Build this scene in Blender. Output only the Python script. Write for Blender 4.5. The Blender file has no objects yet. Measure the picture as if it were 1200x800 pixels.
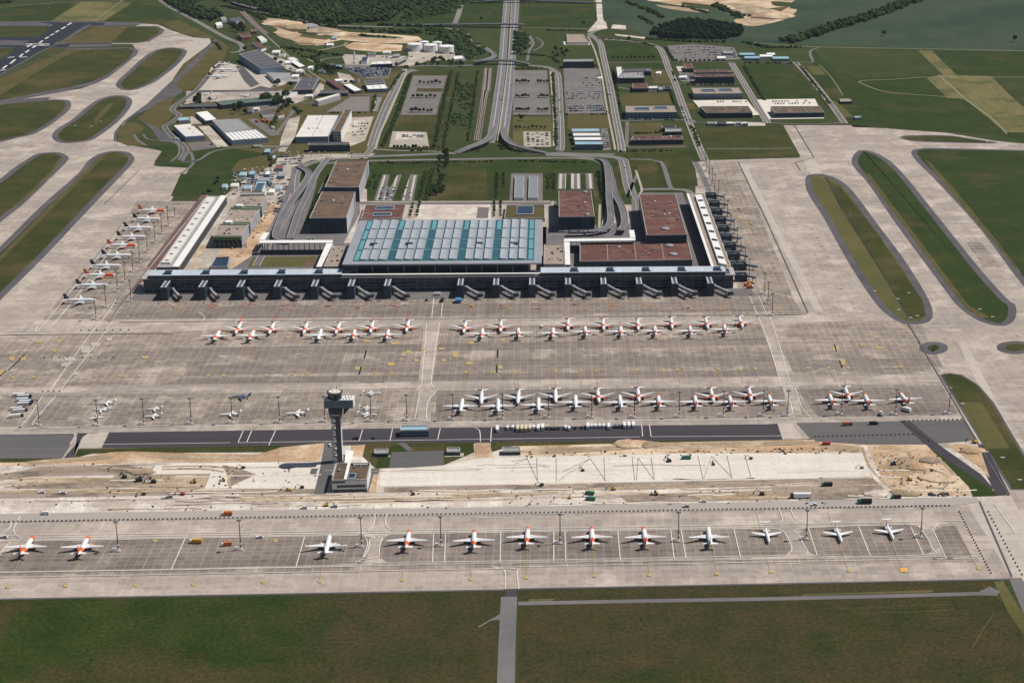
HAZE = 1.0e-5
import bpy, math, random
from mathutils import Vector, Matrix
random.seed(7)
SC = bpy.context.scene
COL = SC.collection
R = math.radians
# ------------------------------------------------------------------ camera model (pixels of a 1200x800 frame)
F_PX, CX, CY = 2090.0, 765.0, 400.0
VPX, VPY, TILT = 645.0, -312.0, 0.0094
def _ray(px, py): return Vector(((px - CX) / F_PX, (CY - py) / F_PX, -1.0))
_f = _ray(VPX, VPY).normalized()
_p2 = _ray(VPX + 1000, VPY + 1000 * TILT)
_up = _p2.cross(_f).normalized()
if _up.y < 0: _up = -_up
_r = _f.cross(_up).normalized()
CAMH = 632.0
M = Matrix((_r, _f, _up))            # camera vector -> world vector
MT = M.transposed()
CAM = Vector((0, 0, CAMH))
def W(px, py, z=0.0):
    d = M @ _ray(px, py)
    t = (z - CAMH) / d.z
    return Vector((d.x * t, d.y * t, z))
def P(v):
    c = MT @ (Vector(v) - CAM)
    return (CX + F_PX * c.x / -c.z, CY - F_PX * c.y / -c.z)
cam_d = bpy.data.cameras.new('camera'); cam = bpy.data.objects.new('camera', cam_d); COL.objects.link(cam)
cam_d.sensor_fit = 'HORIZONTAL'; cam_d.sensor_width = 36; cam_d.lens = F_PX * 36 / 1200
cam_d.shift_x = (600 - CX) / 1200
cam_d.clip_start = 5; cam_d.clip_end = 60000
cam.matrix_world = Matrix.Translation(CAM) @ M.to_4x4()
SC.camera = cam
# ------------------------------------------------------------------ light
AZ, EL = R(79), R(56)
sd = Vector((math.sin(AZ) * math.cos(EL), math.cos(AZ) * math.cos(EL), math.sin(EL)))
sl = bpy.data.lights.new('sun', 'SUN'); so = bpy.data.objects.new('sun', sl); COL.objects.link(so)
sl.energy = 4.7; sl.angle = R(0.5); sl.color = (1.0, 0.955, 0.89)
so.rotation_euler = sd.to_track_quat('Z', 'Y').to_euler()
w = bpy.data.worlds.new('World'); SC.world = w; w.use_nodes = True
nt = w.node_tree; bg = nt.nodes['Background']
sky = nt.nodes.new('ShaderNodeTexSky'); sky.sky_type = 'NISHITA'; sky.sun_disc = False
sky.sun_elevation = EL; sky.sun_rotation = AZ; sky.altitude = 300
nt.links.new(sky.outputs[0], bg.inputs[0]); bg.inputs[1].default_value = 0.055
SC.view_settings.view_transform = 'Standard'; SC.view_settings.look = 'None'
SC.view_settings.exposure = 0.0; SC.view_settings.gamma = 1
# ------------------------------------------------------------------ materials
MATS = {}
def _node(nt, t, **k):
    n = nt.nodes.new(t)
    for a, b in k.items():
        if hasattr(n, a): setattr(n, a, b)
        else: n.inputs[a].default_value = b
    return n
def _mix(nt, fac, a, b, mode='MIX'):
    n = nt.nodes.new('ShaderNodeMix'); n.data_type = 'RGBA'; n.blend_type = mode
    for i, v in ((0, fac), (6, a), (7, b)):
        if isinstance(v, (int, float)): n.inputs[i].default_value = v
        elif isinstance(v, tuple): n.inputs[i].default_value = (*v, 1)
        else: nt.links.new(v, n.inputs[i])
    return n.outputs[2]
def _noise(nt, vec, scale, detail=4, rough=0.6, lo=0.35, hi=0.65, sx=1, sy=1, rot=0):
    m = nt.nodes.new('ShaderNodeMapping'); m.inputs['Scale'].default_value = (scale * sx, scale * sy, scale)
    m.inputs['Rotation'].default_value = (0, 0, rot)
    nt.links.new(vec, m.inputs['Vector'])
    n = nt.nodes.new('ShaderNodeTexNoise'); n.inputs['Scale'].default_value = 1; n.inputs['Detail'].default_value = detail
    n.inputs['Roughness'].default_value = rough
    nt.links.new(m.outputs[0], n.inputs['Vector'])
    r = nt.nodes.new('ShaderNodeMapRange'); r.inputs[1].default_value = lo; r.inputs[2].default_value = hi
    nt.links.new(n.outputs['Fac'], r.inputs[0])
    return r.outputs[0]
def mat(name, c, c2=None, *a, **k):
    if name in MATS: return MATS[name]
    g = TONE.get(name.split('_')[0], 1) if isinstance(TONE.get(name), type(None)) else TONE[name]
    sc = lambda t: tuple(x * g for x in t) if t else t
    if a: a = (sc(a[0]),) + tuple(a[1:])
    if 'c3' in k: k['c3'] = sc(k['c3'])
    if name.split('_')[0] in ('grass', 'crop', 'meadow', 'conc', 'straw', 'gravel', 'sand', 'mud', 'dirt', 'asphalt', 'leaf', 'yard', 'shoulder'): k.setdefault('spec', .04); k.setdefault('rough', 1.0)
    return mat_(name, sc(c), sc(c2), *a, **k)
TONE = dict(grass=.72, crop=.82, meadow=.70, leaf=.85, conc=.88, straw=.75, gravel=.92, path=1, shoulder=.8, track=.8)
def mat_(name, c, c2=None, c3=None, s=0.02, s3=0.004, rough=0.9, metal=0, sx=1, sy=1, grain=0.12, gs=0.5, obj=False, spec=0.3, lo3=.5, hi3=.62, rnd=0, slab=None, lo=.35, hi=.65, bump=0, rot=0, coat=0, streak=0, stain=0):
    """base colour c varied towards c2 by a noise of scale s, patches of c3, fine grain, optional slab grid (w, d, joint)"""
    if name in MATS: return MATS[name]
    m = bpy.data.materials.new(name); m.use_nodes = True; nt = m.node_tree
    b = nt.nodes['Principled BSDF']; b.inputs['Roughness'].default_value = rough; b.inputs['Metallic'].default_value = metal
    b.inputs['Specular IOR Level'].default_value = spec
    if obj:
        vec = nt.nodes.new('ShaderNodeTexCoord').outputs['Object']
    else:
        vec = nt.nodes.new('ShaderNodeNewGeometry').outputs['Position']
    col = _mix(nt, _noise(nt, vec, s, 5, .6, lo, hi, sx, sy, rot), c, c2 or tuple(x * 0.8 for x in c))
    if c3: col = _mix(nt, _noise(nt, vec, s3, 5, .62, lo3, hi3), col, c3)
    if slab:
        br = nt.nodes.new('ShaderNodeTexBrick'); br.offset = 0; br.inputs['Scale'].default_value = 1
        br.inputs['Brick Width'].default_value = slab[0]; br.inputs['Row Height'].default_value = slab[1]
        br.inputs['Mortar Size'].default_value = slab[2]; br.inputs['Mortar Smooth'].default_value = 0.3
        v = slab[3]
        br.inputs['Color1'].default_value = (1 - v, 1 - v, 1 - v, 1); br.inputs['Color2'].default_value = (1 + v, 1 + v, 1 + v, 1)
        br.inputs['Mortar'].default_value = (slab[4],) * 3 + (1,)
        nt.links.new(vec, br.inputs['Vector'])
        col = _mix(nt, 1.0, col, br.outputs['Color'], 'MULTIPLY')
    if grain:
        g = _noise(nt, vec, gs, 3, .7, .3, .7)
        g2 = nt.nodes.new('ShaderNodeMapRange'); nt.links.new(g, g2.inputs[0]); g2.inputs[3].default_value = 1 - grain; g2.inputs[4].default_value = 1 + grain
        col = _mix(nt, 1.0, col, g2.outputs[0], 'MULTIPLY')
    for amt, st in ((streak, (.004, .16)), (streak * .7, (.12, .004))):
        if amt:
            g = _noise(nt, vec, 1, 5, .7, .3, .7, st[0], st[1]); g2 = nt.nodes.new('ShaderNodeMapRange'); nt.links.new(g, g2.inputs[0]); g2.inputs[3].default_value = 1 + amt; g2.inputs[4].default_value = 1 - amt
            col = _mix(nt, 1.0, col, g2.outputs[0], 'MULTIPLY')
    if stain:
        g = _noise(nt, vec, .045, 6, .75, .60, .72); g2 = nt.nodes.new('ShaderNodeMapRange'); nt.links.new(g, g2.inputs[0]); g2.inputs[3].default_value = 1; g2.inputs[4].default_value = 1 - stain
        col = _mix(nt, 1.0, col, g2.outputs[0], 'MULTIPLY')
    if rnd:
        oi = nt.nodes.new('ShaderNodeObjectInfo'); r2 = nt.nodes.new('ShaderNodeMapRange')
        nt.links.new(oi.outputs['Random'], r2.inputs[0]); r2.inputs[3].default_value = 1 - rnd; r2.inputs[4].default_value = 1 + rnd
        col = _mix(nt, 1.0, col, r2.outputs[0], 'MULTIPLY')
    nt.links.new(col, b.inputs['Base Color'])
    if bump:
        bp = nt.nodes.new('ShaderNodeBump'); bp.inputs['Strength'].default_value = bump; bp.inputs['Distance'].default_value = 1
        nt.links.new(_noise(nt, vec, gs, 4, .7, 0, 1), bp.inputs['Height']); nt.links.new(bp.outputs[0], b.inputs['Normal'])
    MATS[name] = m
    return m
# ------------------------------------------------------------------ mesh helpers
class MB:
    def __init__(s): s.v = []; s.f = []; s.mi = []; s.m = 0
    def face(s, pts):
        n = len(s.v); s.v += [tuple(p) for p in pts]; s.f.append(tuple(range(n, n + len(pts)))); s.mi.append(s.m)
    def prism(s, poly, z0, z1, cap=True, bottom=False):
        n = len(s.v); k = len(poly)
        a = sum(poly[i][0] * poly[(i + 1) % k][1] - poly[(i + 1) % k][0] * poly[i][1] for i in range(k))
        if a < 0: poly = poly[::-1]
        s.v += [(p[0], p[1], z0) for p in poly] + [(p[0], p[1], z1) for p in poly]
        for i in range(k):
            j = (i + 1) % k; s.f.append((n + i, n + j, n + k + j, n + k + i)); s.mi.append(s.m)
        if cap: s.f.append(tuple(n + k + i for i in range(k))); s.mi.append(s.m)
        if bottom: s.f.append(tuple(n + i for i in range(k))[::-1]); s.mi.append(s.m)
    def box(s, x0, x1, y0, y1, z0, z1, bottom=True): s.prism([(x0, y0), (x1, y0), (x1, y1), (x0, y1)], z0, z1, True, bottom)
    def hexa(s, lo, hi):
        """two quads, lower and upper loops, joined"""
        n = len(s.v); k = len(lo); s.v += [tuple(p) for p in lo] + [tuple(p) for p in hi]
        for i in range(k):
            j = (i + 1) % k; s.f.append((n + i, n + j, n + k + j, n + k + i)); s.mi.append(s.m)
        s.f.append(tuple(n + k + i for i in range(k))); s.f.append(tuple(n + i for i in range(k))[::-1]); s.mi += [s.m] * 2
    def tube(s, p0, p1, r0, r1=None, k=8, caps=True):
        r1 = r0 if r1 is None else r1
        p0 = Vector(p0); p1 = Vector(p1); d = (p1 - p0).normalized()
        a = Vector((0, 0, 1)) if abs(d.z) < .9 else Vector((1, 0, 0))
        u = d.cross(a).normalized(); v = d.cross(u)
        lo = [p0 + (u * math.cos(t) + v * math.sin(t)) * r0 for t in (2 * math.pi * i / k for i in range(k))]
        hi = [p1 + (u * math.cos(t) + v * math.sin(t)) * r1 for t in (2 * math.pi * i / k for i in range(k))]
        if caps: s.hexa(lo, hi)
        else:
            n = len(s.v); s.v += [tuple(p) for p in lo + hi]
            for i in range(k):
                j = (i + 1) % k; s.f.append((n + i, n + j, n + k + j, n + k + i)); s.mi.append(s.m)
    def bar(s, p0, p1, wd, ht):
        p0 = Vector(p0); p1 = Vector(p1); d = (p1 - p0); u = Vector((-d.y, d.x, 0)).normalized() * wd / 2; h = Vector((0, 0, ht))
        s.hexa([p0 - u, p0 + u, p1 + u, p1 - u], [p0 - u + h, p0 + u + h, p1 + u + h, p1 - u + h])
    def rings(s, rings, close=True):
        k = len(rings[0]); n = len(s.v)
        for r in rings: s.v += [tuple(p) for p in r]
        for a in range(len(rings) - 1):
            for i in range(k):
                j = (i + 1) % k
                s.f.append((n + a * k + i, n + a * k + j, n + (a + 1) * k + j, n + (a + 1) * k + i)); s.mi.append(s.m)
        if close:
            s.f.append(tuple(n + i for i in range(k))[::-1]); s.f.append(tuple(n + (len(rings) - 1) * k + i for i in range(k))); s.mi += [s.m] * 2
    def obj(s, name, mats, parent=None, smooth=False, loc=None, rz=0):
        me = bpy.data.meshes.new(name); me.from_pydata(s.v, [], s.f)
        if not isinstance(mats, (list, tuple)): mats = [mats]
        for m in mats: me.materials.append(m)
        if any(s.mi): me.polygons.foreach_set('material_index', s.mi)
        if smooth: me.polygons.foreach_set('use_smooth', [True] * len(me.polygons))
        me.update()
        o = bpy.data.objects.new(name, me); COL.objects.link(o)
        if parent: o.parent = parent
        if loc: o.location = loc
        o.rotation_euler.z = rz
        return o
def thing(name, label, cat, loc=(0, 0, 0), rz=0, group=None):
    o = bpy.data.objects.new(name, None); COL.objects.link(o); o.location = loc; o.rotation_euler.z = rz
    o.empty_display_size = 1
    return tag(o, label, cat, group)
def tag(o, label, cat, group=None, kind=None):
    if label: o['label'] = label
    if cat: o['category'] = cat
    if group: o['group'] = group
    elif 'group' in o.keys(): del o['group']
    if kind: o['kind'] = kind
    return o
def struct(o): o['kind'] = 'structure'; return o
KIDS = {}
def dup(root, loc, rz, label=None, group=None, scale=None):
    if root.name not in KIDS:
        KIDS[root.name] = [(c, [g for g in bpy.data.objects if g.parent == c]) for c in bpy.data.objects if c.parent == root]
    r = root.copy(); COL.objects.link(r); r.location = loc; r.rotation_euler = (0, 0, rz)
    if scale: r.scale = scale
    if label: r['label'] = label
    if group: r['group'] = group
    for ch, gs in KIDS[root.name]:
        c = ch.copy(); COL.objects.link(c); c.parent = r
        for g in gs:
            d = g.copy(); COL.objects.link(d); d.parent = c
    return r
ORD = 'first second third fourth fifth sixth seventh eighth ninth tenth eleventh twelfth thirteenth fourteenth fifteenth sixteenth seventeenth eighteenth nineteenth twentieth'.split()
def ordn(i):
    if i < 20: return ORD[i]
    return 'twenty-' + ORD[i - 20] if i < 29 else 'thirtieth'
# ------------------------------------------------------------------ ground sheets
def crom(pts, n=5, closed=True):
    out = []; k = len(pts)
    rng = range(k) if closed else range(k - 1)
    for i in rng:
        g = (lambda j: pts[j % k]) if closed else (lambda j: pts[max(0, min(k - 1, j))])
        p0, p1, p2, p3 = g(i - 1), g(i), g(i + 1), g(i + 2)
        for t in (a / n for a in range(n)):
            out.append(tuple(0.5 * (2 * p1[c] + (p2[c] - p0[c]) * t + (2 * p0[c] - 5 * p1[c] + 4 * p2[c] - p3[c]) * t * t + (3 * p1[c] - p0[c] - 3 * p2[c] + p3[c]) * t ** 3) for c in (0, 1)))
    if not closed: out.append(pts[-1])
    return out
def area2(p): return sum(p[i][0] * p[(i + 1) % len(p)][1] - p[(i + 1) % len(p)][0] * p[i][1] for i in range(len(p))) / 2
def inset(p, d):
    if area2(p) < 0: p = p[::-1]
    out = []; k = len(p)
    for i in range(k):
        a, b, c = Vector(p[i - 1][:2]), Vector(p[i][:2]), Vector(p[(i + 1) % k][:2])
        e1 = (b - a).normalized() if (b - a).length > 1e-6 else Vector((1, 0)); e2 = (c - b).normalized() if (c - b).length > 1e-6 else e1
        n1 = Vector((-e1.y, e1.x)); n2 = Vector((-e2.y, e2.x)); n = (n1 + n2)
        if n.length < 1e-3: n = n1
        n.normalize(); q = b + n * d / max(.5, n.dot(n1)); out.append((q.x, q.y))
    return out
def sheet(name, polys, z, m, smooth=False, px=True, st=True):
    b = MB()
    for k, p in enumerate(polys):
        if smooth: p = crom(p)
        q = [W(*a) for a in p] if px else p
        q = [(a[0], a[1], z + k * .004) for a in q]
        if area2(q) < 0: q = q[::-1]
        b.face(q)
    o = b.obj(name, m)
    if st: struct(o)
    return o
def ribbon_pts(pts, wd, smooth=True, px=True, n=6):
    p = [W(*a)[:2] if px else tuple(a[:2]) for a in pts]
    if smooth and len(p) > 2: p = crom(p, n, False)
    L, Rr = [], []
    for i in range(len(p)):
        a = Vector(p[max(0, i - 1)]); c = Vector(p[min(len(p) - 1, i + 1)]); d = (c - a).normalized(); nn = Vector((-d.y, d.x)) * wd / 2
        b = Vector(p[i]); L.append(b + nn); Rr.append(b - nn)
    return L, Rr
def ribbon(b, pts, wd, z, smooth=True, px=True, n=6):
    L, Rr = ribbon_pts(pts, wd, smooth, px, n)
    for i in range(len(L) - 1):
        b.face([(*Rr[i], z), (*Rr[i + 1], z), (*L[i + 1], z), (*L[i], z)])
def lines(name, specs, wd, z, m, smooth=False):
    b = MB()
    for s in specs: ribbon(b, s, wd, z, smooth)
    return struct(b.obj(name, m))
def road(pts, wd, z=.40, m=None, mark=True, verge=None, name='road'):
    if verge:
        b = MB(); ribbon(b, pts, wd + verge, z - .04); struct(b.obj('verge', MATS['sidewalk']))
    b = MB(); ribbon(b, pts, wd, z); o = struct(b.obj(name, m or MATS['road']))
    if mark:
        b = MB(); ribbon(b, pts, 0.5, z + .05); struct(b.obj('road_marking', MATS['paint']))
    return o
# ------------------------------------------------------------------ ground materials
CG = (.425, .355, .30)
mat('conc', CG, (.33, .28, .245), (.50, .425, .36), s=.006, s3=.02, sx=.25, sy=2.2, grain=.10, gs=.25, slab=(7.5, 7.5, .35, .10, 1.14), streak=.10, stain=.10)
mat('conc_mid', (.315, .26, .215), (.215, .18, .155), (.38, .32, .265), s=.006, s3=.03, sx=.12, sy=3.2, grain=.14, gs=.25, slab=(7.5, 7.5, .5, .14, 1.34), streak=.16, stain=.25)
mat('conc_dark', (.255, .21, .18), (.18, .152, .135), (.29, .24, .20), s=.01, s3=.02, sx=.3, sy=2.0, grain=.13, gs=.3, slab=(7.5, 7.5, .5, .12, 1.3), lo3=.55, hi3=.7, streak=.16, stain=.3)
mat('conc_light', (.52, .45, .39), (.46, .40, .35), s=.01, sx=2, sy=.3, grain=.07, gs=.2, slab=(7.5, 7.5, .3, .06, 1.08), streak=.08, stain=.08)
mat('asphalt_strip', (.052, .047, .056), (.068, .060, .066), s=.01, grain=.12, sx=.3, sy=3)
mat('asphalt_grey', (.105, .10, .10), (.13, .122, .12), s=.01, grain=.1, sx=.3, sy=3)
mat('runway_black', (.014, .018, .026), (.02, .025, .034), s=.02, grain=.15)
mat('shoulder', (.105, .098, .108), (.145, .135, .14), s=.03, grain=.12)
mat('road', (.125, .116, .118), (.165, .15, .148), s=.02, grain=.08)
mat('highway', (.13, .128, .142), (.16, .157, .17), s=.02, grain=.08)
mat('road_dark', (.085, .08, .085), (.11, .10, .105), s=.02, grain=.08)
mat('sidewalk', (.38, .335, .275), (.31, .275, .22), s=.05, grain=.12)
mat('paint', (.72, .68, .62), (.6, .56, .5), s=.1, grain=.15)
mat('paint_soft', (.50, .44, .39), (.44, .39, .35), s=.1, grain=.15)
mat('paint_yellow', (.50, .35, .10), (.36, .28, .14), s=.3, grain=.3, gs=.3)
mat('paint_orange', (.72, .36, .09), (.6, .35, .12), s=.15, grain=.2)
mat('paint_red', (.45, .22, .18), (.40, .27, .22), s=.08, grain=.3)
mat('grass', (.048, .060, .016), (.078, .080, .027), (.130, .100, .045), s=.02, s3=.008, grain=.34, gs=.35, lo3=.50, hi3=.68, streak=.14)
mat('grass_front', (.029, .050, .011), (.050, .070, .016), (.085, .066, .030), s=.022, s3=.010, grain=.42, gs=.30, lo3=.50, hi3=.66)
mat('grass_front_b', (.048, .036, .018), (.034, .032, .014), (.026, .040, .012), s=.016, s3=.008, grain=.42, gs=.30, lo3=.48, hi3=.62)
def front_mix():
    m = MATS['grass_front']; nt = m.node_tree; b = nt.nodes['Principled BSDF']; src = b.inputs['Base Color'].links[0].from_socket
    g = nt.nodes.new('ShaderNodeNewGeometry').outputs['Position']; sp = nt.nodes.new('ShaderNodeSeparateXYZ'); nt.links.new(g, sp.inputs[0])
    mr = nt.nodes.new('ShaderNodeMapRange'); mr.inputs[1].default_value = -330; mr.inputs[2].default_value = -130; nt.links.new(sp.outputs[0], mr.inputs[0])
    n = _noise(nt, g, .011, 6, .65, .33, .67)
    ad = nt.nodes.new('ShaderNodeMath'); ad.operation = 'ADD'; nt.links.new(mr.outputs[0], ad.inputs[0]); nt.links.new(n, ad.inputs[1])
    mr2 = nt.nodes.new('ShaderNodeMapRange'); mr2.inputs[1].default_value = .85; mr2.inputs[2].default_value = 1.45; nt.links.new(ad.outputs[0], mr2.inputs[0])
    m2 = _mix(nt, _noise(nt, g, .03, 5, .7, .3, .7), (.066, .047, .022), (.030, .038, .014))
    gr = _noise(nt, g, .3, 3, .7, .3, .7); g2 = nt.nodes.new('ShaderNodeMapRange'); nt.links.new(gr, g2.inputs[0]); g2.inputs[3].default_value = .6; g2.inputs[4].default_value = 1.4
    m2 = _mix(nt, 1.0, m2, g2.outputs[0], 'MULTIPLY')
    nt.links.new(_mix(nt, mr2.outputs[0], src, m2), b.inputs['Base Color'])
front_mix()
mat('grass_deep', (.018, .036, .008), (.026, .044, .010), s=.03, grain=.4, gs=.3)
mat('grass_pale', (.15, .135, .05), (.10, .105, .038), (.17, .14, .06), s=.02, s3=.01, grain=.25, gs=.4)
mat('grass_brown', (.105, .095, .035), (.15, .12, .05), s=.02, grain=.3, gs=.4)
mat('grass_dark', (.036, .060, .016), (.052, .072, .021), (.085, .080, .032), s=.02, s3=.010, grain=.32, gs=.35, lo3=.52, hi3=.7, streak=.14)
mat('grass_lush', (.045, .095, .022), (.06, .11, .03), s=.02, grain=.25, gs=.4)
mat('crop', (.052, .078, .047), (.064, .090, .053), (.040, .064, .042), s=.006, s3=.003, streak=.12, grain=.14, gs=.1, sx=.3, sy=1)
mat('meadow', (.052, .074, .024), (.072, .088, .032), (.095, .088, .040), s=.012, s3=.007, grain=.3, gs=.2, lo3=.52, hi3=.7, streak=.14)
mat('straw', (.24, .195, .085), (.16, .155, .062), (.12, .125, .05), s=.03, s3=.012, grain=.2, gs=.2, sx=2.5, sy=.4, rot=.5)
mat('sand', (.50, .34, .21), (.32, .21, .13), (.62, .49, .35), s=.03, s3=.014, grain=.28, gs=.3, sx=.5, lo3=.45, hi3=.62, bump=.8)
mat('gravel', (.58, .50, .43), (.46, .39, .33), (.68, .62, .54), s=.02, s3=.03, sx=.35, sy=2, grain=.22, gs=.4, streak=.16, stain=.35, bump=.5)
mat('farm_track', (.24, .22, .15), (.19, .18, .11), s=.05)
mat('gravel_white', (.72, .66, .58), (.62, .56, .48), s=.02, sx=.3, sy=2, grain=.12, gs=.3, streak=.07, stain=.22)
mat('mud', (.25, .195, .15), (.36, .29, .23), (.17, .135, .105), s=.04, s3=.02, sx=.3, sy=2, grain=.2, gs=.3)
mat('dirt', (.36, .27, .18), (.28, .21, .14), (.45, .36, .26), s=.03, s3=.02, grain=.25, gs=.2)
mat('yard', (.42, .36, .30), (.30, .26, .22), (.5, .45, .38), s=.04, s3=.02, grain=.3, gs=.25)
mat('parking', (.125, .112, .108), (.165, .148, .138), s=.02, grain=.12, gs=.5)
mat('rust_ground', (.12, .06, .055), (.16, .09, .08), s=.02, grain=.2)
mat('track_bed', (.22, .17, .15), (.17, .13, .12), s=.05, grain=.15)

# ------------------------------------------------------------------ base
b = MB(); b.face([(-16000, 300, 0), (16000, 300, 0), (16000, 26000, 0), (-16000, 26000, 0)]); b.face([(-16000, -4000, 0), (16000, -4000, 0), (16000, 300, 0), (-16000, 300, 0)])
struct(b.obj('ground', MATS['meadow']))
Z1, Z2, Z3, Z4, Z5, Z6 = .08, .16, .22, .28, .34, .46
# farmland at the top
sheet('farmland', [[(700, -60), (703, 20), (760, 43), (770, 45), (870, 50), (935, 52), (1080, 57), (1210, 60), (1500, 64), (1500, -110), (700, -110)]], Z1, MATS['crop'])
sheet('farmland', [[(612, 8), (697, 8), (700, 32), (612, 32)]], Z1, MATS['grass_dark'])
sheet('farmland', [[(500, -60), (592, -60), (590, 32), (440, 31), (470, 5), (480, -30)]], Z1, MATS['grass_dark'])
sheet('field', [[(952, 58), (1078, 59), (1097, 88), (1110, 91), (1185, 116), (1215, 150), (1210, 168), (1178, 160), (1100, 153), (1000, 149), (960, 120)]], Z1, MATS['grass_dark'])
sheet('field', [[(953, 58), (1077, 60), (1106, 88), (1007, 93), (975, 80)]], Z2, MATS['meadow'])
sheet('field', [[(1095, 60), (1500, 64), (1500, 92), (1162, 90), (1121, 88)]], Z2, MATS['grass_dark'])
sheet('field', [[(1009, 94), (1085, 91), (1105, 112), (1040, 108), (1015, 100)]], Z2 + .02, MATS['grass_dark'])
sheet('straw_field', [[(1076, 59.5), (1092, 59.5), (1121, 88), (1162, 90), (1187, 115), (1215, 140), (1210, 156), (1178, 155), (1130, 116), (1110, 115), (1085, 91), (1105, 88)]], Z3, MATS['straw'])
sheet('field', [[(1165, 92), (1500, 94), (1500, 108), (1185, 112)]], Z3, MATS['meadow'])
sheet('sand_pit', [[(752, -4), (775, 3), (800, 7), (840, 10), (852, 16), (868, 20), (860, 25), (880, 31), (905, 27), (922, 22), (934, 12), (925, 6), (950, -30), (745, -40)]], Z2, MATS['sand'], smooth=True)
sheet('sand_pit', [[(306, 22), (330, 22), (345, 26), (360, 27), (380, 32), (410, 38), (450, 40), (490, 43), (495, 47), (480, 51), (440, 51), (400, 47), (385, 50), (372, 54), (350, 50), (335, 45), (320, 38)]], Z2, MATS['sand'])
sheet('sand_pit', [[(403, 54), (415, 50), (440, 51), (472, 53), (470, 60), (440, 61), (410, 58)]], Z2, MATS['sand'])
sheet('dirt_patch', [[(312, 24), (330, 23), (350, 30), (358, 36), (340, 37), (322, 33)], [(362, 36), (385, 33), (408, 38), (404, 44), (370, 42)]], Z3, MATS['dirt'])
sheet('grass_area', [[(310, 26), (322, 25), (318, 29)], [(334, 36), (360, 33), (364, 36), (345, 38)], [(900, 10), (925, 8), (915, 14)], [(838, 9), (870, 15), (850, 13)], [(355, 40), (400, 44), (380, 47), (350, 43)]], Z3 + .02, MATS['grass_brown'])
# airfield left
sheet('concrete_apron', [[(163, 28), (185, 29), (201, 36), (226, 44), (252, 46), (229, 72), (200, 100), (175, 120), (150, 140), (136, 157), (137, 166), (150, 170), (190, 177), (182, 188), (180, 194), (222, 197), (200, 236), (300, 236),
    (300, 240), (815, 240), (815, 190), (828, 188), (936, 185), (938, 183), (918, 147), (1000, 147), (1055, 152), (1110, 156), (1165, 165), (1215, 170), (1500, 190), (1500, 720), (1215, 716), (1182, 678), (592, 690), (0, 701), (-300, 706), (-300, 130),
    (-200, 180), (0, 121), (60, 110), (95, 104), (115, 97), (130, 87), (162, 62), (155, 52), (130, 52)]], Z1, MATS['conc'])
ISL = [
 ([(203, 56), (216, 58), (219, 62), (212, 72), (200, 83), (180, 97), (160, 105), (145, 106), (136, 101), (138, 95), (150, 84), (165, 70), (180, 60), (192, 57)], 'grass'),
 ([(140, 112), (151, 114), (155, 120), (150, 130), (138, 143), (120, 157), (105, 165), (80, 168), (66, 166), (61, 160), (66, 152), (85, 140), (100, 127), (115, 117), (128, 113)], 'grass'),
 ([(-80, 130), (0, 122), (40, 118), (75, 117), (83, 121), (80, 130), (60, 146), (40, 157), (20, 162), (0, 167), (-80, 185)], 'grass'),
 ([(97, 31), (185, 31), (193, 35), (190, 40), (175, 49), (160, 51), (70, 51)], 'grass'),
 ([(55, 179), (70, 179), (80, 184), (78, 190), (60, 208), (30, 237), (0, 261), (-60, 312), (-60, 255), (0, 210), (12, 200), (30, 188), (42, 181)], 'grass'),
 ([(125, 178), (148, 178), (157, 184), (155, 192), (140, 208), (100, 250), (50, 303), (0, 352), (-60, 412), (-60, 345), (0, 289), (50, 240), (90, 205), (105, 187)], 'grass'),
 ([(945, 207), (955, 204), (968, 205), (985, 212), (1000, 225), (1030, 265), (1060, 305), (1085, 345), (1093, 365), (1090, 376), (1075, 380), (1055, 378), (1035, 365), (1015, 340), (990, 300), (965, 255), (950, 232), (944, 218)], 'grass_pale'),
 ([(1003, 199), (1018, 216), (1052, 265), (1098, 327), (1120, 356), (1140, 372), (1160, 380), (1180, 381), (1190, 372), (1190, 358), (1180, 350), (1150, 317), (1100, 255), (1055, 200), (1030, 181), (1010, 176), (1001, 181), (998, 190)], 'grass_dark'),
 ([(1068, 178), (1080, 174), (1110, 174), (1200, 176), (1500, 182), (1500, 640), (1350, 500), (1260, 403), (1200, 336), (1150, 270), (1100, 215), (1075, 190)], 'grass_dark'),
 ([(1055, 161), (1065, 159), (1110, 159), (1140, 163), (1168, 168), (1100, 167), (1065, 165)], 'grass'),
 ([(1077, 408), (1081, 403), (1094, 400.5), (1107, 403), (1111, 408), (1107, 412.5), (1094, 415.5), (1081, 412.5)], 'grass'),
 ([(1168, 407), (1173, 402), (1190, 399.5), (1207, 402), (1212, 407), (1207, 412), (1190, 415), (1173, 412)], 'grass'),
 ([(1101, 439), (1112, 437), (1127, 439), (1147, 451), (1165, 472), (1200, 531), (1230, 574), (1184, 574)], 'grass'),
]
for i, (p, g) in enumerate(ISL):
    q = crom(p) if i not in (3, 12) else p
    q = [W(*a)[:2] for a in q]
    sheet('asphalt_shoulder', [q], Z3, MATS['shoulder'], px=False)
    sheet('grass_island', [inset(q, 2.5 if i == 12 else 9.5 if i != 9 else 5)], Z4, MATS[g], px=False)
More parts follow.
